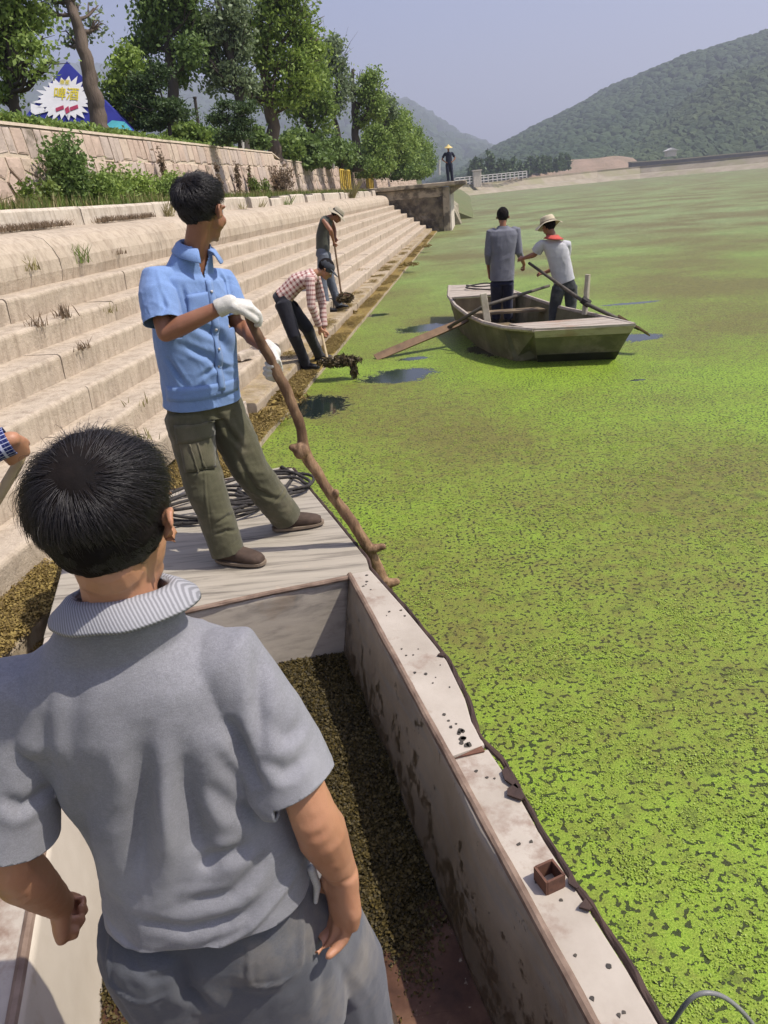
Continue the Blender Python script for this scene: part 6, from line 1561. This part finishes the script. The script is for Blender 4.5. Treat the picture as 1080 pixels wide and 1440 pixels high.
m_barkd = M('dark_bark', (.075, .062, .05), (.04, .033, .027), 4, .9, .9, .03, 18, stretch=(1, 1, .25), kind='Position')
LM = dict(deep=leaf_mat('deep_green_leaves', (.075, .125, .028), (.19, .28, .075)), mid=leaf_mat('mid_green_leaves', (.10, .17, .03), (.26, .35, .08)),
          bright=leaf_mat('bright_green_leaves', (.12, .195, .03), (.30, .40, .08)), grey=leaf_mat('grey_green_leaves', (.10, .145, .065), (.25, .31, .16)),
          pine=leaf_mat('pine_needles', (.035, .07, .022), (.095, .145, .045)), dry=leaf_mat('dry_grass', (.16, .14, .05), (.34, .30, .13)), grass=leaf_mat('grass_blades', (.07, .12, .02), (.19, .25, .05)),
          brown=leaf_mat('withered_weed', (.12, .085, .05), (.26, .19, .12)))
def at_s(px, py, s): q = ats(px, py, s); return W(*q)
def tree(name, label, s, trunk, blobs, mat, n=9000, leaf=.13, tr=.18, bark=None, cs=.28, group=None, limbs=True, seed=0, droop=.3, ground=TERR, per=26, shell=.55, bare=()):
    """trunk: pixel polyline bottom to top; blobs: (px, py, rx_px, ry_px, depth_m offset); all at shore distance s"""
    rg = np.random.default_rng(seed+100)
    T = [at_s(x, y, s) for x, y in trunk]; g0 = V(T[0][0], T[0][1], ground)
    T = ([g0] if T[0][2] > ground+.1 else [])+T
    mpp = abs(at_s(300, 150, s)[0]-at_s(301, 150, s)[0])*1.0
    root = thing(name, T[0], label, 'tree' if 'shrub' not in name else 'shrub', group)
    P_ = smooth_path(T, 6) if len(T) > 2 else [lerp(T[0], T[-1], t) for t in np.linspace(0, 1, 8)]
    m = len(P_); P_ = [p+V(mnoise.noise(Vector((i*.4, seed, 0))), mnoise.noise(Vector((0, i*.4, seed))), 0)*tr*.35 for i, p in enumerate(P_)]
    mb = MB(); mb.tube(P_, [tr*(1.15 if i == 0 else 1)*(1-.68*i/(m-1)) for i in range(m)], 10, wob=.06); link('trunk', mb, bark or m_barkt, root, smooth=True)
    B_ = []
    for bx_, by_, rx_, ry_, dd in blobs:
        c = at_s(bx_, by_, s+dd); B_.append((c, (rx_*mpp, (rx_+ry_)*.5*mpp, ry_*mpp)))
    if limbs:
        mb = MB(); r = random.Random(seed)
        for c, r_ in B_:
            i0 = min(range(m), key=lambda i: abs(P_[i][2]-(c[2]-r_[2]*.9)) if P_[i][2] < c[2] else 99); p0 = P_[i0]; rr_ = tr*(1-.68*i0/(m-1))*.45
            for kk in range(3):
                e = c+V(r.gauss(0, .45)*r_[0], r.gauss(0, .45)*r_[1], r.uniform(-.2, .7)*r_[2]); md = lerp(p0, e, .5)+V(0, 0, -.08*np.linalg.norm(e-p0))
                mb.tube(smooth_path([p0, md, e], 3), [rr_*(1-.13*j) for j in range(7)], 6)
                for k2 in range(3):
                    e2 = e+V(r.gauss(0, .4)*r_[0], r.gauss(0, .4)*r_[1], r.gauss(.2, .4)*r_[2]); mb.tube([md, lerp(md, e2, .6)+V(0, 0, .1), e2], [rr_*.4, rr_*.25, rr_*.1], 5)
        for a, b2 in bare:
            mb.tube([at_s(*a, s), at_s(*b2, s)], [tr*.55, tr*.3], 7)
        link('limbs', mb, bark or m_barkt, root, smooth=True)
    B_ = [(c, (r_[0]*.74, r_[1]*.74, r_[2]*.92)) for c, r_ in B_] if name == 'tree' else B_
    C = cluster_pts(B_, int(n*(.78 if name == 'tree' else 1.2)), cs*.8, rg, per, shell); leaf = leaf*.64; quads('crown', leafquads(C, leaf, rg, droop), mat, root); return root
def layered(name, label, s, trunk, tiers, mat, n=6000, leaf=.10, tr=.1, seed=0, group=None):
    """cloud pruned pine: flat pads on a crooked stem"""
    return tree(name, label, s, trunk, [(x, y, rx, ry, d) for x, y, rx, ry, d in tiers], mat, n, leaf, tr, m_barkd, .12, group, True, seed, -.6, TERR, 30, .3)
tree('tree', 'large dense tree whose crown fills the top left corner', 15.5, [(22, 165), (18, 110), (20, 50), (24, -20)], [(20, 20, 42, 34, 0), (2, 70, 40, 34, .3), (44, 66, 26, 18, -.4), (22, 104, 24, 18, 0), (2, 130, 22, 24, 0), (58, 30, 22, 22, .5), (66, 92, 26, 6, -.8), (50, 104, 16, 6, -.8), (-30, 40, 50, 60, 0), (20, -40, 60, 40, 0)], LM['mid'], 15000, .105, .13, m_barkd, .17, seed=1)
tree('tree', 'leaning bare trunked tree in front of the blue tent', 19.5, [(141, 176), (132, 135), (122, 90), (112, 45), (96, -5), (80, -60)], [(75, -10, 34, 18, 0), (120, 20, 22, 16, .5), (112, 55, 26, 14, .6), (60, 12, 22, 14, 0), (60, -70, 80, 40, 0), (138, 40, 12, 12, .6)], LM['grey'], 4200, .12, .235, None, .2, seed=2, limbs=True)
tree('shrub_tree', 'bright green bushy young tree right of the tent', 22, [(186, 188), (182, 150), (178, 105)], [(178, 100, 20, 26, 0), (165, 135, 18, 28, 0), (190, 150, 22, 30, .5), (182, 78, 10, 14, 0)], LM['bright'], 6000, .13, .08, None, .2, seed=3)
tree('tree', 'tall open crowned tree behind the bright young tree', 26, [(252, 196), (244, 140), (238, 70), (232, 20), (228, -40)], [(215, 30, 36, 24, 0), (262, 25, 26, 30, .5), (205, 62, 30, 16, .3), (265, 75, 26, 24, 0), (235, -10, 60, 26, 0), (288, 50, 16, 26, 1), (245, 105, 34, 18, .5), (190, 90, 14, 16, .2)], LM['deep'], 15000, .15, .24, m_barkd, .26, seed=4)
layered('pine_tree', 'dark cloud pruned pine left of the distant mountain gap', 21.5, [(240, 192), (236, 160), (226, 130)], [(205, 118, 26, 12, 0), (238, 150, 24, 10, 0), (200, 145, 26, 14, 0), (215, 172, 34, 12, 0), (256, 160, 18, 7, 0), (225, 98, 18, 10, 0)], LM['pine'], 9000, .085, .07, 5)
layered('pine_tree', 'small layered pine right of the distant mountain gap', 21.5, [(338, 208), (334, 185), (330, 160)], [(308, 168, 18, 8, 0), (345, 152, 20, 8, 0), (328, 190, 28, 11, 0), (340, 172, 18, 7, 0), (318, 148, 13, 6, 0)], LM['pine'], 6000, .075, .05, 6)
tree('tree', 'tall grey leaved poplar above the small layered pine', 27, [(344, 205), (334, 130), (318, 60), (306, 0), (298, -40)], [(300, 40, 24, 30, 0), (335, 60, 22, 30, .4), (320, 100, 26, 18, 0), (295, 85, 20, 22, .3), (330, 10, 26, 26, 0), (345, 115, 18, 20, 0), (305, 120, 16, 12, 0)], LM['grey'], 11000, .14, .20, m_barkd, .24, seed=7)
tree('tree', 'tallest leafy tree with a thick bare lower trunk above the wall', 29, [(386, 214), (382, 170), (374, 110), (368, 50), (364, -20)], [(385, 20, 40, 34, 0), (420, 40, 28, 34, .6), (372, 75, 34, 30, 0), (415, 90, 34, 28, 0), (362, 130, 28, 20, .3), (398, 135, 34, 22, 0), (445, 70, 16, 26, 1), (350, 40, 24, 30, 0), (400, -20, 50, 30, 0), (430, 120, 20, 26, .5)], LM['bright'], 20000, .145, .30, None, .28, seed=8)
tree('tree', 'slimmer leafy tree close behind the tallest tree', 34, [(442, 222), (437, 180), (430, 120), (424, 80)], [(432, 80, 26, 36, 0), (450, 120, 22, 30, 0), (425, 150, 26, 28, 0), (455, 160, 18, 22, 0)], LM['mid'], 9000, .16, .19, m_barkd, .28, seed=9)
tree('tree', 'forked pale leaved tree between the leafy tree and the dead topped one', 39, [(481, 228), (474, 180), (466, 150), (462, 110)], [(470, 75, 18, 24, 0), (458, 100, 18, 24, 0), (484, 115, 14, 26, 0), (468, 145, 20, 18, 0)], LM['grey'], 7000, .16, .17, m_barkd, .26, seed=10, bare=(((468, 152), (482, 110)),))
tree('tree', 'tree with a dead broken top and side boughs', 42, [(503, 240), (500, 190), (498, 150), (496, 97)], [(522, 110, 18, 14, 0), (516, 130, 20, 18, 0), (530, 150, 16, 22, 0), (508, 165, 14, 16, 0)], LM['mid'], 6000, .16, .26, m_barkd, .26, seed=11, bare=(((499, 165), (512, 118)), ((498, 140), (488, 118))))
row_ = ((545, 175, 22, 30, 48, 'mid'), (568, 190, 18, 30, 55, 'bright'), (588, 205, 14, 26, 64, 'mid'), (556, 212, 24, 22, 50, 'mid'), (600, 222, 11, 20, 74, 'deep'), (528, 205, 24, 30, 45, 'mid'), (580, 228, 18, 18, 60, 'deep'), (540, 150, 10, 12, 47, 'grey'))
for i, (x, y, rx_, ry_, s, k_) in enumerate(row_):
    lab = ['young tree first in the green row before the pier', 'paler young tree second in the green row before the pier', 'young tree with a pointed top third in the green row', 'low rounded tree at the foot of the green row', 'last dark tree of the green row nearest the pier man', 'spreading young tree beside the dead topped tree', 'dark squat tree near the end of the green row', 'thin grey topped tree rising over the green row'][i]
    tree('young_tree', lab, s, [(x+2, 246), (x+1, y+10), (x, y-ry_*.6)], [(x, y-ry_*.5, rx_*.55, ry_*.6, 0), (x, y+ry_*.1, rx_, ry_*.75, 0), (x-rx_*.4, y+ry_*.6, rx_*.8, ry_*.6, 0), (x+rx_*.4, y+ry_*.6, rx_*.8, ry_*.6, .5)], LM[k_], 5500, .17, .12, m_barkd, .3, 'row of young trees running to the pier', seed=20+i)
# understorey along the terrace
und = ((300, 196, 18, 12, 24), (265, 188, 24, 12, 23), (420, 200, 26, 18, 33), (455, 205, 26, 22, 36), (402, 208, 20, 16, 31), (478, 215, 24, 20, 38), (495, 225, 22, 18, 42), (520, 236, 26, 14, 44), (440, 222, 30, 12, 33), (555, 240, 26, 12, 50), (585, 243, 20, 9, 56), (360, 196, 14, 14, 28))
und_lab = ['below the small layered pine', 'left of the thin dark utility pole', 'right of the tallest tree\'s bare trunk', 'at the foot of the forked pale tree', 'tight against the tallest tree\'s trunk', 'left of the dead topped trunk', 'right of the dead topped trunk', 'at the start of the young row', 'low and wide, nearest the wall corner,', 'before the pier', 'smallest of all, nearest the pier man,', 'between the layered pine and the tallest tree']
for i, (x, y, rx_, ry_, s) in enumerate(und):
    rg = np.random.default_rng(300+i); c = at_s(x, y, s); mpp = abs(at_s(300, 150, s)[0]-at_s(301, 150, s)[0]); r_ = (rx_*mpp, rx_*mpp, ry_*mpp)
    root = thing('shrub', V(c[0], c[1], TERR), '%s shrub %s under the terrace trees' % (('dark', 'mid green', 'deep green')[i % 3], und_lab[i]), 'shrub', 'shrubs under the terrace trees')
    mb = MB(); mb.tube([V(c[0], c[1], TERR-.05), V(c[0]+.1, c[1], (TERR+c[2])/2), c], [.06, .05, .03], 6); link('stem', mb, m_barkd, root)
    quads('foliage', leafquads(cluster_pts([(c, r_), (c+V(r_[0]*.5, 0, -r_[2]*.3), (r_[0]*.6, r_[1]*.6, r_[2]*.6)), (c+V(-r_[0]*.5, 0, -r_[2]*.3), (r_[0]*.6, r_[1]*.6, r_[2]*.6))], 2600, .12, rg), .11, rg), LM[('deep', 'mid', 'deep')[i % 3]], root)
# clipped hedge along the wall top
rg = np.random.default_rng(77)
def hedge(label, s0, s1, h, seed, n):
    rg = np.random.default_rng(seed); s = rg.uniform(s0, s1, n); t = rg.uniform(0, 1, n)
    hh = h*(1+.16*fbm(np.stack([s, s*0, s*0], 1), 1.3, 3, seed))
    top = wall_top(15)-.05; z = np.where(t < .45, top+hh, top+hh*rg.random(n)); o_ = np.where(t < .45, rg.uniform(5.22, 5.75, n), np.where(t < .8, 5.22, rg.uniform(5.2, 5.8, n)))+rg.normal(0, .035, n)
    z = z+rg.normal(0, .035, n)-.10*np.abs(o_-5.48)
    P_ = O+np.outer(s, U)+np.outer(o_, N); P_[:, 2] = z
    root = thing('hedge', W((s0+s1)/2, 5.5, TERR), label, 'hedge')
    mb = MB(); rings = [[W(q_, 5.3, TERR-.1), W(q_, 5.3, top+h*.8), W(q_, 5.68, top+h*.8), W(q_, 5.68, TERR-.1)] for q_ in np.linspace(s0, s1, 20)]
    mb.loft(rings); link('branches', mb, m_barkd, root)
    quads('leaves', leafquads(P_, .06, rg), LM['mid'], root)
hedge('low clipped green hedge along the top of the stone wall', 3, 30.5, .26, 5, 30000)
hedge('farther clipped hedge above the second stretch of wall', 31.5, 95, .24, 6, 26000)

# bushes, weeds and grass on the planting bed and in the joints of the steps
def bush(label, s, o_, w, h, n, mat, leaf=.05, seed=0, name='bush', cat='bush', stems=9, group=None, droop=0, z0=2.27, cs=.06):
    rg = np.random.default_rng(400+seed); r = random.Random(seed); c = W(s, o_, z0)
    root = thing(name, c, label, cat, group); mb = MB(); tips = []
    for i in range(stems):
        a = r.uniform(0, 6.28); l_ = r.uniform(.5, 1)*h; e = c+U*math.cos(a)*w*r.random()+N*math.sin(a)*w*.5*r.random()+V(0, 0, l_)
        mb.tube([c+U*r.uniform(-.1, .1)*w, lerp(c, e, .5)+V(0, 0, .05), e], [.012, .009, .004], 5); tips.append((c, e))
    link('stems', mb, m_barkd, root)
    idx = rg.integers(0, len(tips), n//8); A = np.array([t[0] for t in tips])[idx]; E_ = np.array([t[1] for t in tips])[idx]; t = rg.uniform(.12, 1.05, len(idx))[:, None]
    cc = A+(E_-A)*t+rg.normal(size=(len(idx), 3))*np.array([w*.22, w*.22, h*.05]); C = np.repeat(cc, 8, 0)+rg.normal(size=(len(cc)*8, 3))*cs
    C[:, 2] = np.maximum(C[:, 2], z0+.01)
    quads('foliage', leafquads(C, leaf, rg, droop), mat, root); return root
def bed_at(px, py, o_): return ato(px, py, o_)[0]
s_ = bed_at(105, 270, 4.2); bush('tall dark leafy bush climbing the stone wall above the big coping', s_, 4.25, .40, 1.02, 5200, LM['deep'], .05, 1, stems=14)
for i, (px, w_, h_, mt, n_) in enumerate(((140, .4, .55, 'mid', 2400), (170, .4, .62, 'mid', 2600), (200, .4, .60, 'bright', 2600), (228, .35, .5, 'mid', 2000), (246, .3, .62, 'bright', 2000), (155, .35, .4, 'bright', 1600))):
    s_ = bed_at(px, 276, 4.1); bush(['wide leafy bush just right of the tall dark one', 'second bush right of the tall dark bush on the bed', 'bright bush midway along the bed behind the blue man\'s back', 'rounded bush left of the blue shirted man\'s head', 'tallest bright bush right beside the blue man\'s hair', 'lowest bright bush in front of the bed\'s leafy row'][i], s_, 4.1, w_, h_, n_, LM[mt], .045, 10+i, group='green bushes along the planting bed')
s_ = bed_at(395, 262, 4.4); bush('bare twiggy brown bush against the far part of the wall', s_, 4.4, .7, 1.0, 1700, LM['brown'], .06, 30, stems=34)
for i, (px, z1) in enumerate(((308, 3.3), (335, 3.35), (352, 3.35), (232, 3.42), (122, 3.4))):
    s_ = bed_at(px, 250, 4.45); bush('dry creeper on the stone wall, %s' % ['first right of the blue man\'s head', 'second right of the blue man\'s head', 'third right of the blue man\'s head', 'above the leafy bushes', 'beside the tall dark bush'][i], s_, 4.46, .07, z1-2.3, 500, LM['brown'], .045, 40+i, name='creeper', cat='creeper', stems=5, group='dry creepers on the stone wall', cs=.035)
for i, (px, h_) in enumerate(((38, .42), (70, .36), (360, .55), (375, .5))):
    s_ = bed_at(px, 276, 4.3); bush('weed tuft at the wall foot, %s' % ['leftmost near the picture edge', 'just left of the tall dark bush', 'first beyond the blue man\'s head', 'beside the bare brown bush'][i], s_, 4.3, .16, h_, 700, LM['grass'], .05, 50+i, name='weed_tuft', cat='weeds', stems=8, group='weed tufts along the wall foot')
def blades(P_, h, rg, w=.008, lean=.35):
    n = len(P_); a = rg.uniform(0, 6.28, n); d = np.stack([np.cos(a), np.sin(a), np.zeros(n)], 1); b = np.stack([-np.sin(a), np.cos(a), np.zeros(n)], 1)
    hh = (h*rg.uniform(.4, 1.3, n))[:, None]; top = P_+np.array([0, 0, 1.])*hh+d*hh*lean*rg.uniform(.2, 1.6, n)[:, None]; mid = P_+(top-P_)*.5+np.array([0, 0, 1.])*hh*.08
    return np.stack([P_-b*w, P_+b*w, mid+b*w*.7, top], 1)
n = 26000; s = rg.uniform(2, 42, n)**1.0; o_ = rg.uniform(3.42, 4.6, n); P_ = O+np.outer(s, U)+np.outer(o_, N); P_[:, 2] = 2.26
keep = fbm(P_, .9, 3, 4) > -.25; P_ = P_[keep]; m_ = rng.random(len(P_)) < .7
o = quads('grass', blades(P_[m_], .15, rg, .010), LM['grass']); props(o, 'green grass growing along the planting bed below the wall', 'grass', kind='stuff')
o = quads('dry_grass', blades(P_[~m_], .20, rg, .008), LM['dry']); props(o, 'dry yellow grass mixed along the planting bed', 'grass', kind='stuff')
# plants in the joints
def tuft(px, py, o_, h, n, mt, label, w=.06, i=0):
    q = ato(px, py, o_); c = W(*q); rg = np.random.default_rng(600+i); P_ = c+np.stack([rg.normal(0, w, n), rg.normal(0, w, n), np.zeros(n)], 1)
    ob = quads('weed_tuft', blades(P_, h, rg, .006, .5), LM[mt]); props(ob, label, 'weeds', 'weed tufts sprouting from the step joints'); return ob
tls = ['tallest green tuft under the coping at the left', 'dry tuft under the coping at the far left', 'small grey tuft on the coping at the far left', 'tiny grey tuft on the coping near the blue sleeve', 'tall dry grass beside the blue man\'s hair', 'green tuft among the broken kerb blocks', 'dry tuft in the kerb left of the green one', 'dry tuft in the kerb nearest the blue man\'s face', 'tallest dry stalks on the kerb past the hatted man', 'dry stalks on the kerb nearest the pier', 'dry tuft on the step left of the blue sleeve', 'brown tuft on the step at the far left', 'widest brown tuft on the left steps', 'lowest brown tuft on the left steps', 'brown tuft under the coping beside the sleeve', 'dry blades above the foreground man\'s hair', 'few dry blades by the blue man\'s hip']
for i, (px, py, o__, h, n, mt) in enumerate(((113, 370, 2.46, .2, 50, 'grass'), (45, 380, 2.46, .14, 40, 'dry'), (35, 347, 2.8, .08, 40, 'grey'), (184, 328, 2.8, .06, 30, 'grey'), (236, 312, 3.1, .38, 70, 'dry'), (400, 300, 3.1, .4, 60, 'grass'), (365, 300, 3.1, .3, 50, 'dry'), (340, 300, 3.1, .25, 50, 'dry'), (495, 283, 3.0, .75, 90, 'dry'), (540, 285, 3.0, .5, 60, 'dry'), (150, 440, 1.9, .10, 30, 'dry'), (52, 460, 1.9, .12, 40, 'brown'), (90, 447, 1.9, .12, 60, 'brown'), (120, 490, 1.5, .08, 30, 'brown'), (165, 358, 2.46, .07, 40, 'brown'), (200, 616, .6, .07, 20, 'dry'), (197, 570, .9, .1, 10, 'dry'))):
    tuft(px, py, o__, h, n, mt, tls[i], .05, i)
for i, (px, w_, n) in enumerate(((12, .28, 420), (45, .14, 260), (70, .2, 260), (150, .14, 300), (182, .16, 300), (205, .12, 220))):   # dead weed mats on the ledge behind the coping
    q = ato(px, 318-px*.045, 3.05); c = W(q[0], 3.06, 2.062); rg = np.random.default_rng(700+i); P_ = c+np.outer(rg.normal(0, w_, n), U)+np.outer(rg.uniform(-.10, .04, n), N)
    ob = quads('dead_weed', blades(P_, .07, rg, .006, .9), LM['brown']); props(ob, 'mat of dead brown weeds lying on the ledge behind the coping', 'weeds', kind='stuff')

# forest on the hills
def forest(name, g, dims, n, rad, mat, label, ymax, seed, bare=None, zmin=3):
    nx, ny = dims; G = g.reshape(ny, nx, 3); rg = np.random.default_rng(seed); u_ = rg.uniform(0, nx-1.001, n); v_ = rg.uniform(0, ymax*(ny-1), n); i, j = u_.astype(int), v_.astype(int); a, b = (u_-i)[:, None], (v_-j)[:, None]
    P_ = (G[j, i]*(1-a)+G[j, i+1]*a)*(1-b)+(G[j+1, i]*(1-a)+G[j+1, i+1]*a)*b
    d = fbm(P_, .012, 4, seed); P_ = P_[(d > (-.28 if bare is None else bare)) & (P_[:, 2] > zmin)]
    sc = rad*rg.uniform(.6, 1.5, len(P_)); P_[:, 2] += sc*.35
    bm = bmesh.new(); bmesh.ops.create_icosphere(bm, subdivisions=2, radius=1)
    for v in bm.verts: v.co *= 1+.25*mnoise.noise(v.co*2.2+Vector((seed, 0, 0)))+.2*mnoise.noise(v.co*5); v.co.z *= 1.1
    me = bpy.data.meshes.new('crown'); bm.to_mesh(me); bm.free()
    return gn_scatter(name, P_, hidden_proto('crown', me, mat), scl=sc, label=label, cat='forest')
mf = M('far_foliage', (.020, .042, .016), (.045, .072, .026), .03, .9, 1.0, .8, .5, kind='Position')
mf2 = M('near_foliage', (.022, .045, .014), (.06, .085, .026), .05, .9, 1.0, .6, .8, kind='Position')
forest('forest', g1, s1_, 30000, 3.2, mf, 'wooded slope of the big hill on the right', .56, 1, -.8)
forest('forest', g2, s2_, 17000, 2.3, mf2, 'wooded lower spur at the right edge', .56, 2, -.3)
forest('forest', g3, s3_, 9000, 12, mf, 'hazy wooded ridge behind the trees at left', .56, 3)
# tree belt behind the embankment
rg = np.random.default_rng(5); mass = []
bl5 = ['first and darkest of the conical trees beyond the railing, beside the pier man', 'second conical tree beyond the railing', 'conical tree directly behind the gate pillar', 'tallest pointed tree rising above the far railing', 'pointed tree just right of the tallest in the far belt']
for i in range(34):
    x = 662+i*(7.5 if i < 5 else 3.6)+(18 if i >= 5 else 0)+rg.uniform(-1.5, 1.5); yb = 253-(x-662)*.12; Y_ = 262+rg.uniform(-12, 25)+max(0, i-5)*2; h_ = (26, 34, 30, 42, 32)[i] if i < 5 else rg.uniform(10, 24)
    b_ = aty(x, yb, Y_); tp = aty(x, yb-h_, Y_); H_ = tp[2]-b_[2]
    B_ = [(lerp(b_, tp, t), (H_*.26*(1.12-t), H_*.26*(1.12-t), H_*.2)) for t in (.12, .3, .5, .7, .88)]
    Q = leafquads(cluster_pts(B_, 520, .4, rg, 12, .4), .8, rg)
    if i < 5:
        root = thing('belt_tree', V(b_[0], b_[1], 1.0), bl5[i], 'tree', 'conical trees beyond the far railing')
        mb = MB(); mb.tube([V(b_[0], b_[1], 1.0), tp], [.25, .08], 6); link('trunk', mb, m_barkd, root); quads('crown', Q, LM['pine'], root)
    else: mass.append(Q)
props(quads('tree_belt', np.concatenate(mass), LM['pine']), 'dark belt of low trees behind the far embankment', 'trees', kind='stuff')

# ================================================================== THINGS ON THE TERRACE
# blue printed tent
m_tblue = M('blue_canvas', (.035, .045, .30), (.025, .03, .22), 2, .7, .2, .01); m_twhite = M('white_canvas', (.78, .77, .76), (.68, .67, .67), 2, .7, .15, .01)
m_tyel = M('yellow_print', (.75, .62, .05), None, 3, .7, 0); m_tred = M('crimson_print', (.45, .05, .11), None, 3, .7, 0); m_tcy = M('cyan_print', (.12, .55, .62), None, 3, .7, 0)
ST = 20.9
tp_ = lambda x, y, d=0: at_s(x, y, ST+d)
apex, bl_, br_ = tp_(94, 86, .6), tp_(34, 166), tp_(190, 186)
tent = thing('tent', V(*lerp(bl_, br_, .5)[:2], TERR), 'blue and white printed beer tent with yellow lettering behind the hedge', 'tent')
nrm_t = unit(np.cross(br_-bl_, apex-bl_)); nrm_t = nrm_t if nrm_t@(CAM-apex) > 0 else -nrm_t
back_l, back_r = bl_+U*1.4+N*.2, br_+U*.9+N*.2; apb = apex+U*.8
mb = MB(); mb.add([apex, bl_, br_], [(0, 1, 2)]); link('front_panel', mb, m_tblue, tent)
mb = MB(); mb.add([apex, br_, back_r, bl_, back_l], [(0, 1, 2), (0, 2, 4), (0, 4, 3)]); link('side_panels', mb, m_tblue, tent)
for p in (bl_, br_, back_l, back_r):
    mb = MB(); mb.tube([V(p[0], p[1], TERR), p], .035, 8); link('leg', mb, m_white, tent)
def on_panel(px, py, off):
    d = ray(px, py); t = ((bl_-CAM)@nrm_t)/(d@nrm_t); return CAM+d*t+nrm_t*off
sp_ = []; r = random.Random(4)
cxp, cyp = 92, 140
for i in range(48):
    a = i/48*6.283; rad_ = (38 if i % 2 else 27)*(1+r.uniform(-.12, .12)); x, y = cxp+rad_*1.12*math.cos(a), cyp+rad_*.85*math.sin(a)
    y = min(y, 168+(x-34)*.125-2); sp_.append(on_panel(x, y, .02))
mb = MB(); mb.prism(sp_, nrm_t*.006); link('white_splash', mb, m_twhite, tent)
mb = MB(); mb.prism([on_panel(x, y, .02) for x, y in ((44, 146), (62, 152), (66, 158), (50, 162), (44, 158))], nrm_t*.006); link('white_splash', mb, m_twhite, tent)
mb = MB(); mb.prism([on_panel(x, y, .022) for x, y in ((158, 170), (176, 172), (187, 184), (160, 181), (148, 178))], nrm_t*.006); link('cyan_corner', mb, m_tcy, tent)
def text_on(txt, px, py, hpx, mat, name='lettering', tilt=0.06):
    cu = bpy.data.curves.new(name, 'FONT'); cu.body = txt; cu.align_x = 'CENTER'; cu.align_y = 'CENTER'; cu.extrude = .004; cu.offset = .012
    o_ = on_panel(px, py, .036); xr = unit(on_panel(px+5, py+5*tilt, .036)-o_); yr = unit(on_panel(px, py-5, .036)-o_); hm = np.linalg.norm(on_panel(px, py-hpx/2, .036)-on_panel(px, py+hpx/2, .036)); cu.size = 1.0
    tmp_ = bpy.data.objects.new('tmp', cu); scene.collection.objects.link(tmp_); dg_ = bpy.context.evaluated_depsgraph_get(); dg_.update(); tm_ = bpy.data.meshes.new_from_object(tmp_.evaluated_get(dg_)); bpy.data.objects.remove(tmp_)
    tm_.materials.clear(); ob = bpy.data.objects.new(name, tm_); scene.collection.objects.link(ob); zr = unit(np.cross(xr, yr)); yr = np.cross(zr, xr)
    sc = hm*1.05; Mx = Matrix(((xr[0], yr[0], zr[0], 0), (xr[1], yr[1], zr[1], 0), (xr[2], yr[2], zr[2], 0), (0, 0, 0, 1)))@Matrix.Scale(sc, 4)
    ob.matrix_basis = Matrix.Translation(Vector(o_)-wloc(tent))@Mx; ob.parent = tent; tm_.materials.append(mat); return ob
text_on('啤酒', 94, 134, 18, m_tyel)
text_on('原浆', 92, 117, 7, m_tyel)
for pl in (((79, 153), (90, 149), (91, 154), (80, 158)), ((92, 154), (97, 150), (99, 158), (94, 161)), ((99, 152), (110, 148), (111, 153), (100, 157))):
    mb = MB(); mb.prism([on_panel(x, y, .03) for x, y in pl], nrm_t*.008); link('red_ribbon', mb, m_tred, tent)
# yellow barriers at the pier end of the wall
m_yel = M('yellow_plastic', (.62, .44, .06), (.5, .34, .05), 4, .5, .1)
for i, (x, w_) in enumerate(((487, 13), (521, 9))):
    a = W(*ato(x-w_*.5, 268, 3.9)); b2 = W(*ato(x+w_*.5, 267, 3.9)); a[2] = b2[2] = 2.3; root = thing('barrier', lerp(a, b2, .5), ['wider yellow plastic barrier on the bed by the wall corner', 'narrow yellow plastic barrier nearest the pier'][i], 'barrier'); hz_ = V(0, 0, 1)
    for z_ in (.12, .95):
        mb = MB(); mb.tube([a+hz_*z_, b2+hz_*z_], .045, 8); link('rail', mb, m_yel, root)
    for t in np.linspace(0, 1, 6):
        mb = MB(); p = lerp(a, b2, t); mb.tube([p, p+hz_*.98], .04, 8); link('upright', mb, m_yel, root)
# small posts, a pole and a hut roof on the terrace
for x, y, h_, s, lab in ((341, 214, 28, 24.5, 'thin white marker post standing on the wall by the layered pine'), (469, 238, 8, 36, 'short white marker post on the wall before the dead topped tree'), (618, 246, 20, 80, 'white post between the last trees and the pier')):
    b_ = at_s(x, y, s); t_ = at_s(x, y-h_, s); root = thing('marker_post', V(b_[0], b_[1], min(b_[2], 3.5)), lab, 'post')
    mb = MB(); mb.tube([V(b_[0], b_[1], min(b_[2], 3.5)), t_], .045 if s < 50 else .09, 8); link('shaft', mb, m_white, root); mb = MB(); mb.tube([t_-V(0, 0, .02), t_+V(0, 0, .05)], .06 if s < 50 else .1, 8); link('cap', mb, m_lime, root)
b_ = at_s(279, 192, 34); t_ = at_s(274, 138, 34); root = thing('utility_pole', V(b_[0], b_[1], TERR), 'thin dark pole against the distant mountain gap', 'pole')
mb = MB(); mb.tube([V(b_[0], b_[1], TERR), t_], [.09, .06], 8); link('shaft', mb, m_barkd, root); mb = MB(); mb.tube([t_-V(0, 0, .02), t_+V(0, 0, .05)], .08, 8); link('cap', mb, m_barkd, root)
c_ = at_s(262, 182, 46); root = thing('hut', V(c_[0], c_[1], TERR), 'low pinkish hut half hidden behind the pines', 'hut')
mb = MB(); mb.box(V(c_[0], c_[1], TERR+.9), (1.5, 1.2, 1.0)); link('wall', mb, m_st[0], root)
mb = MB(); mb.prism([V(c_[0]-1.8, c_[1]-1.5, TERR+1.9), V(c_[0]+1.8, c_[1]-1.5, TERR+1.9), V(c_[0], c_[1]-1.5, TERR+2.7)], (0, 3, 0)); link('roof', mb, M('faded_roof', (.42, .26, .2), (.33, .2, .16), 3, .9), root)
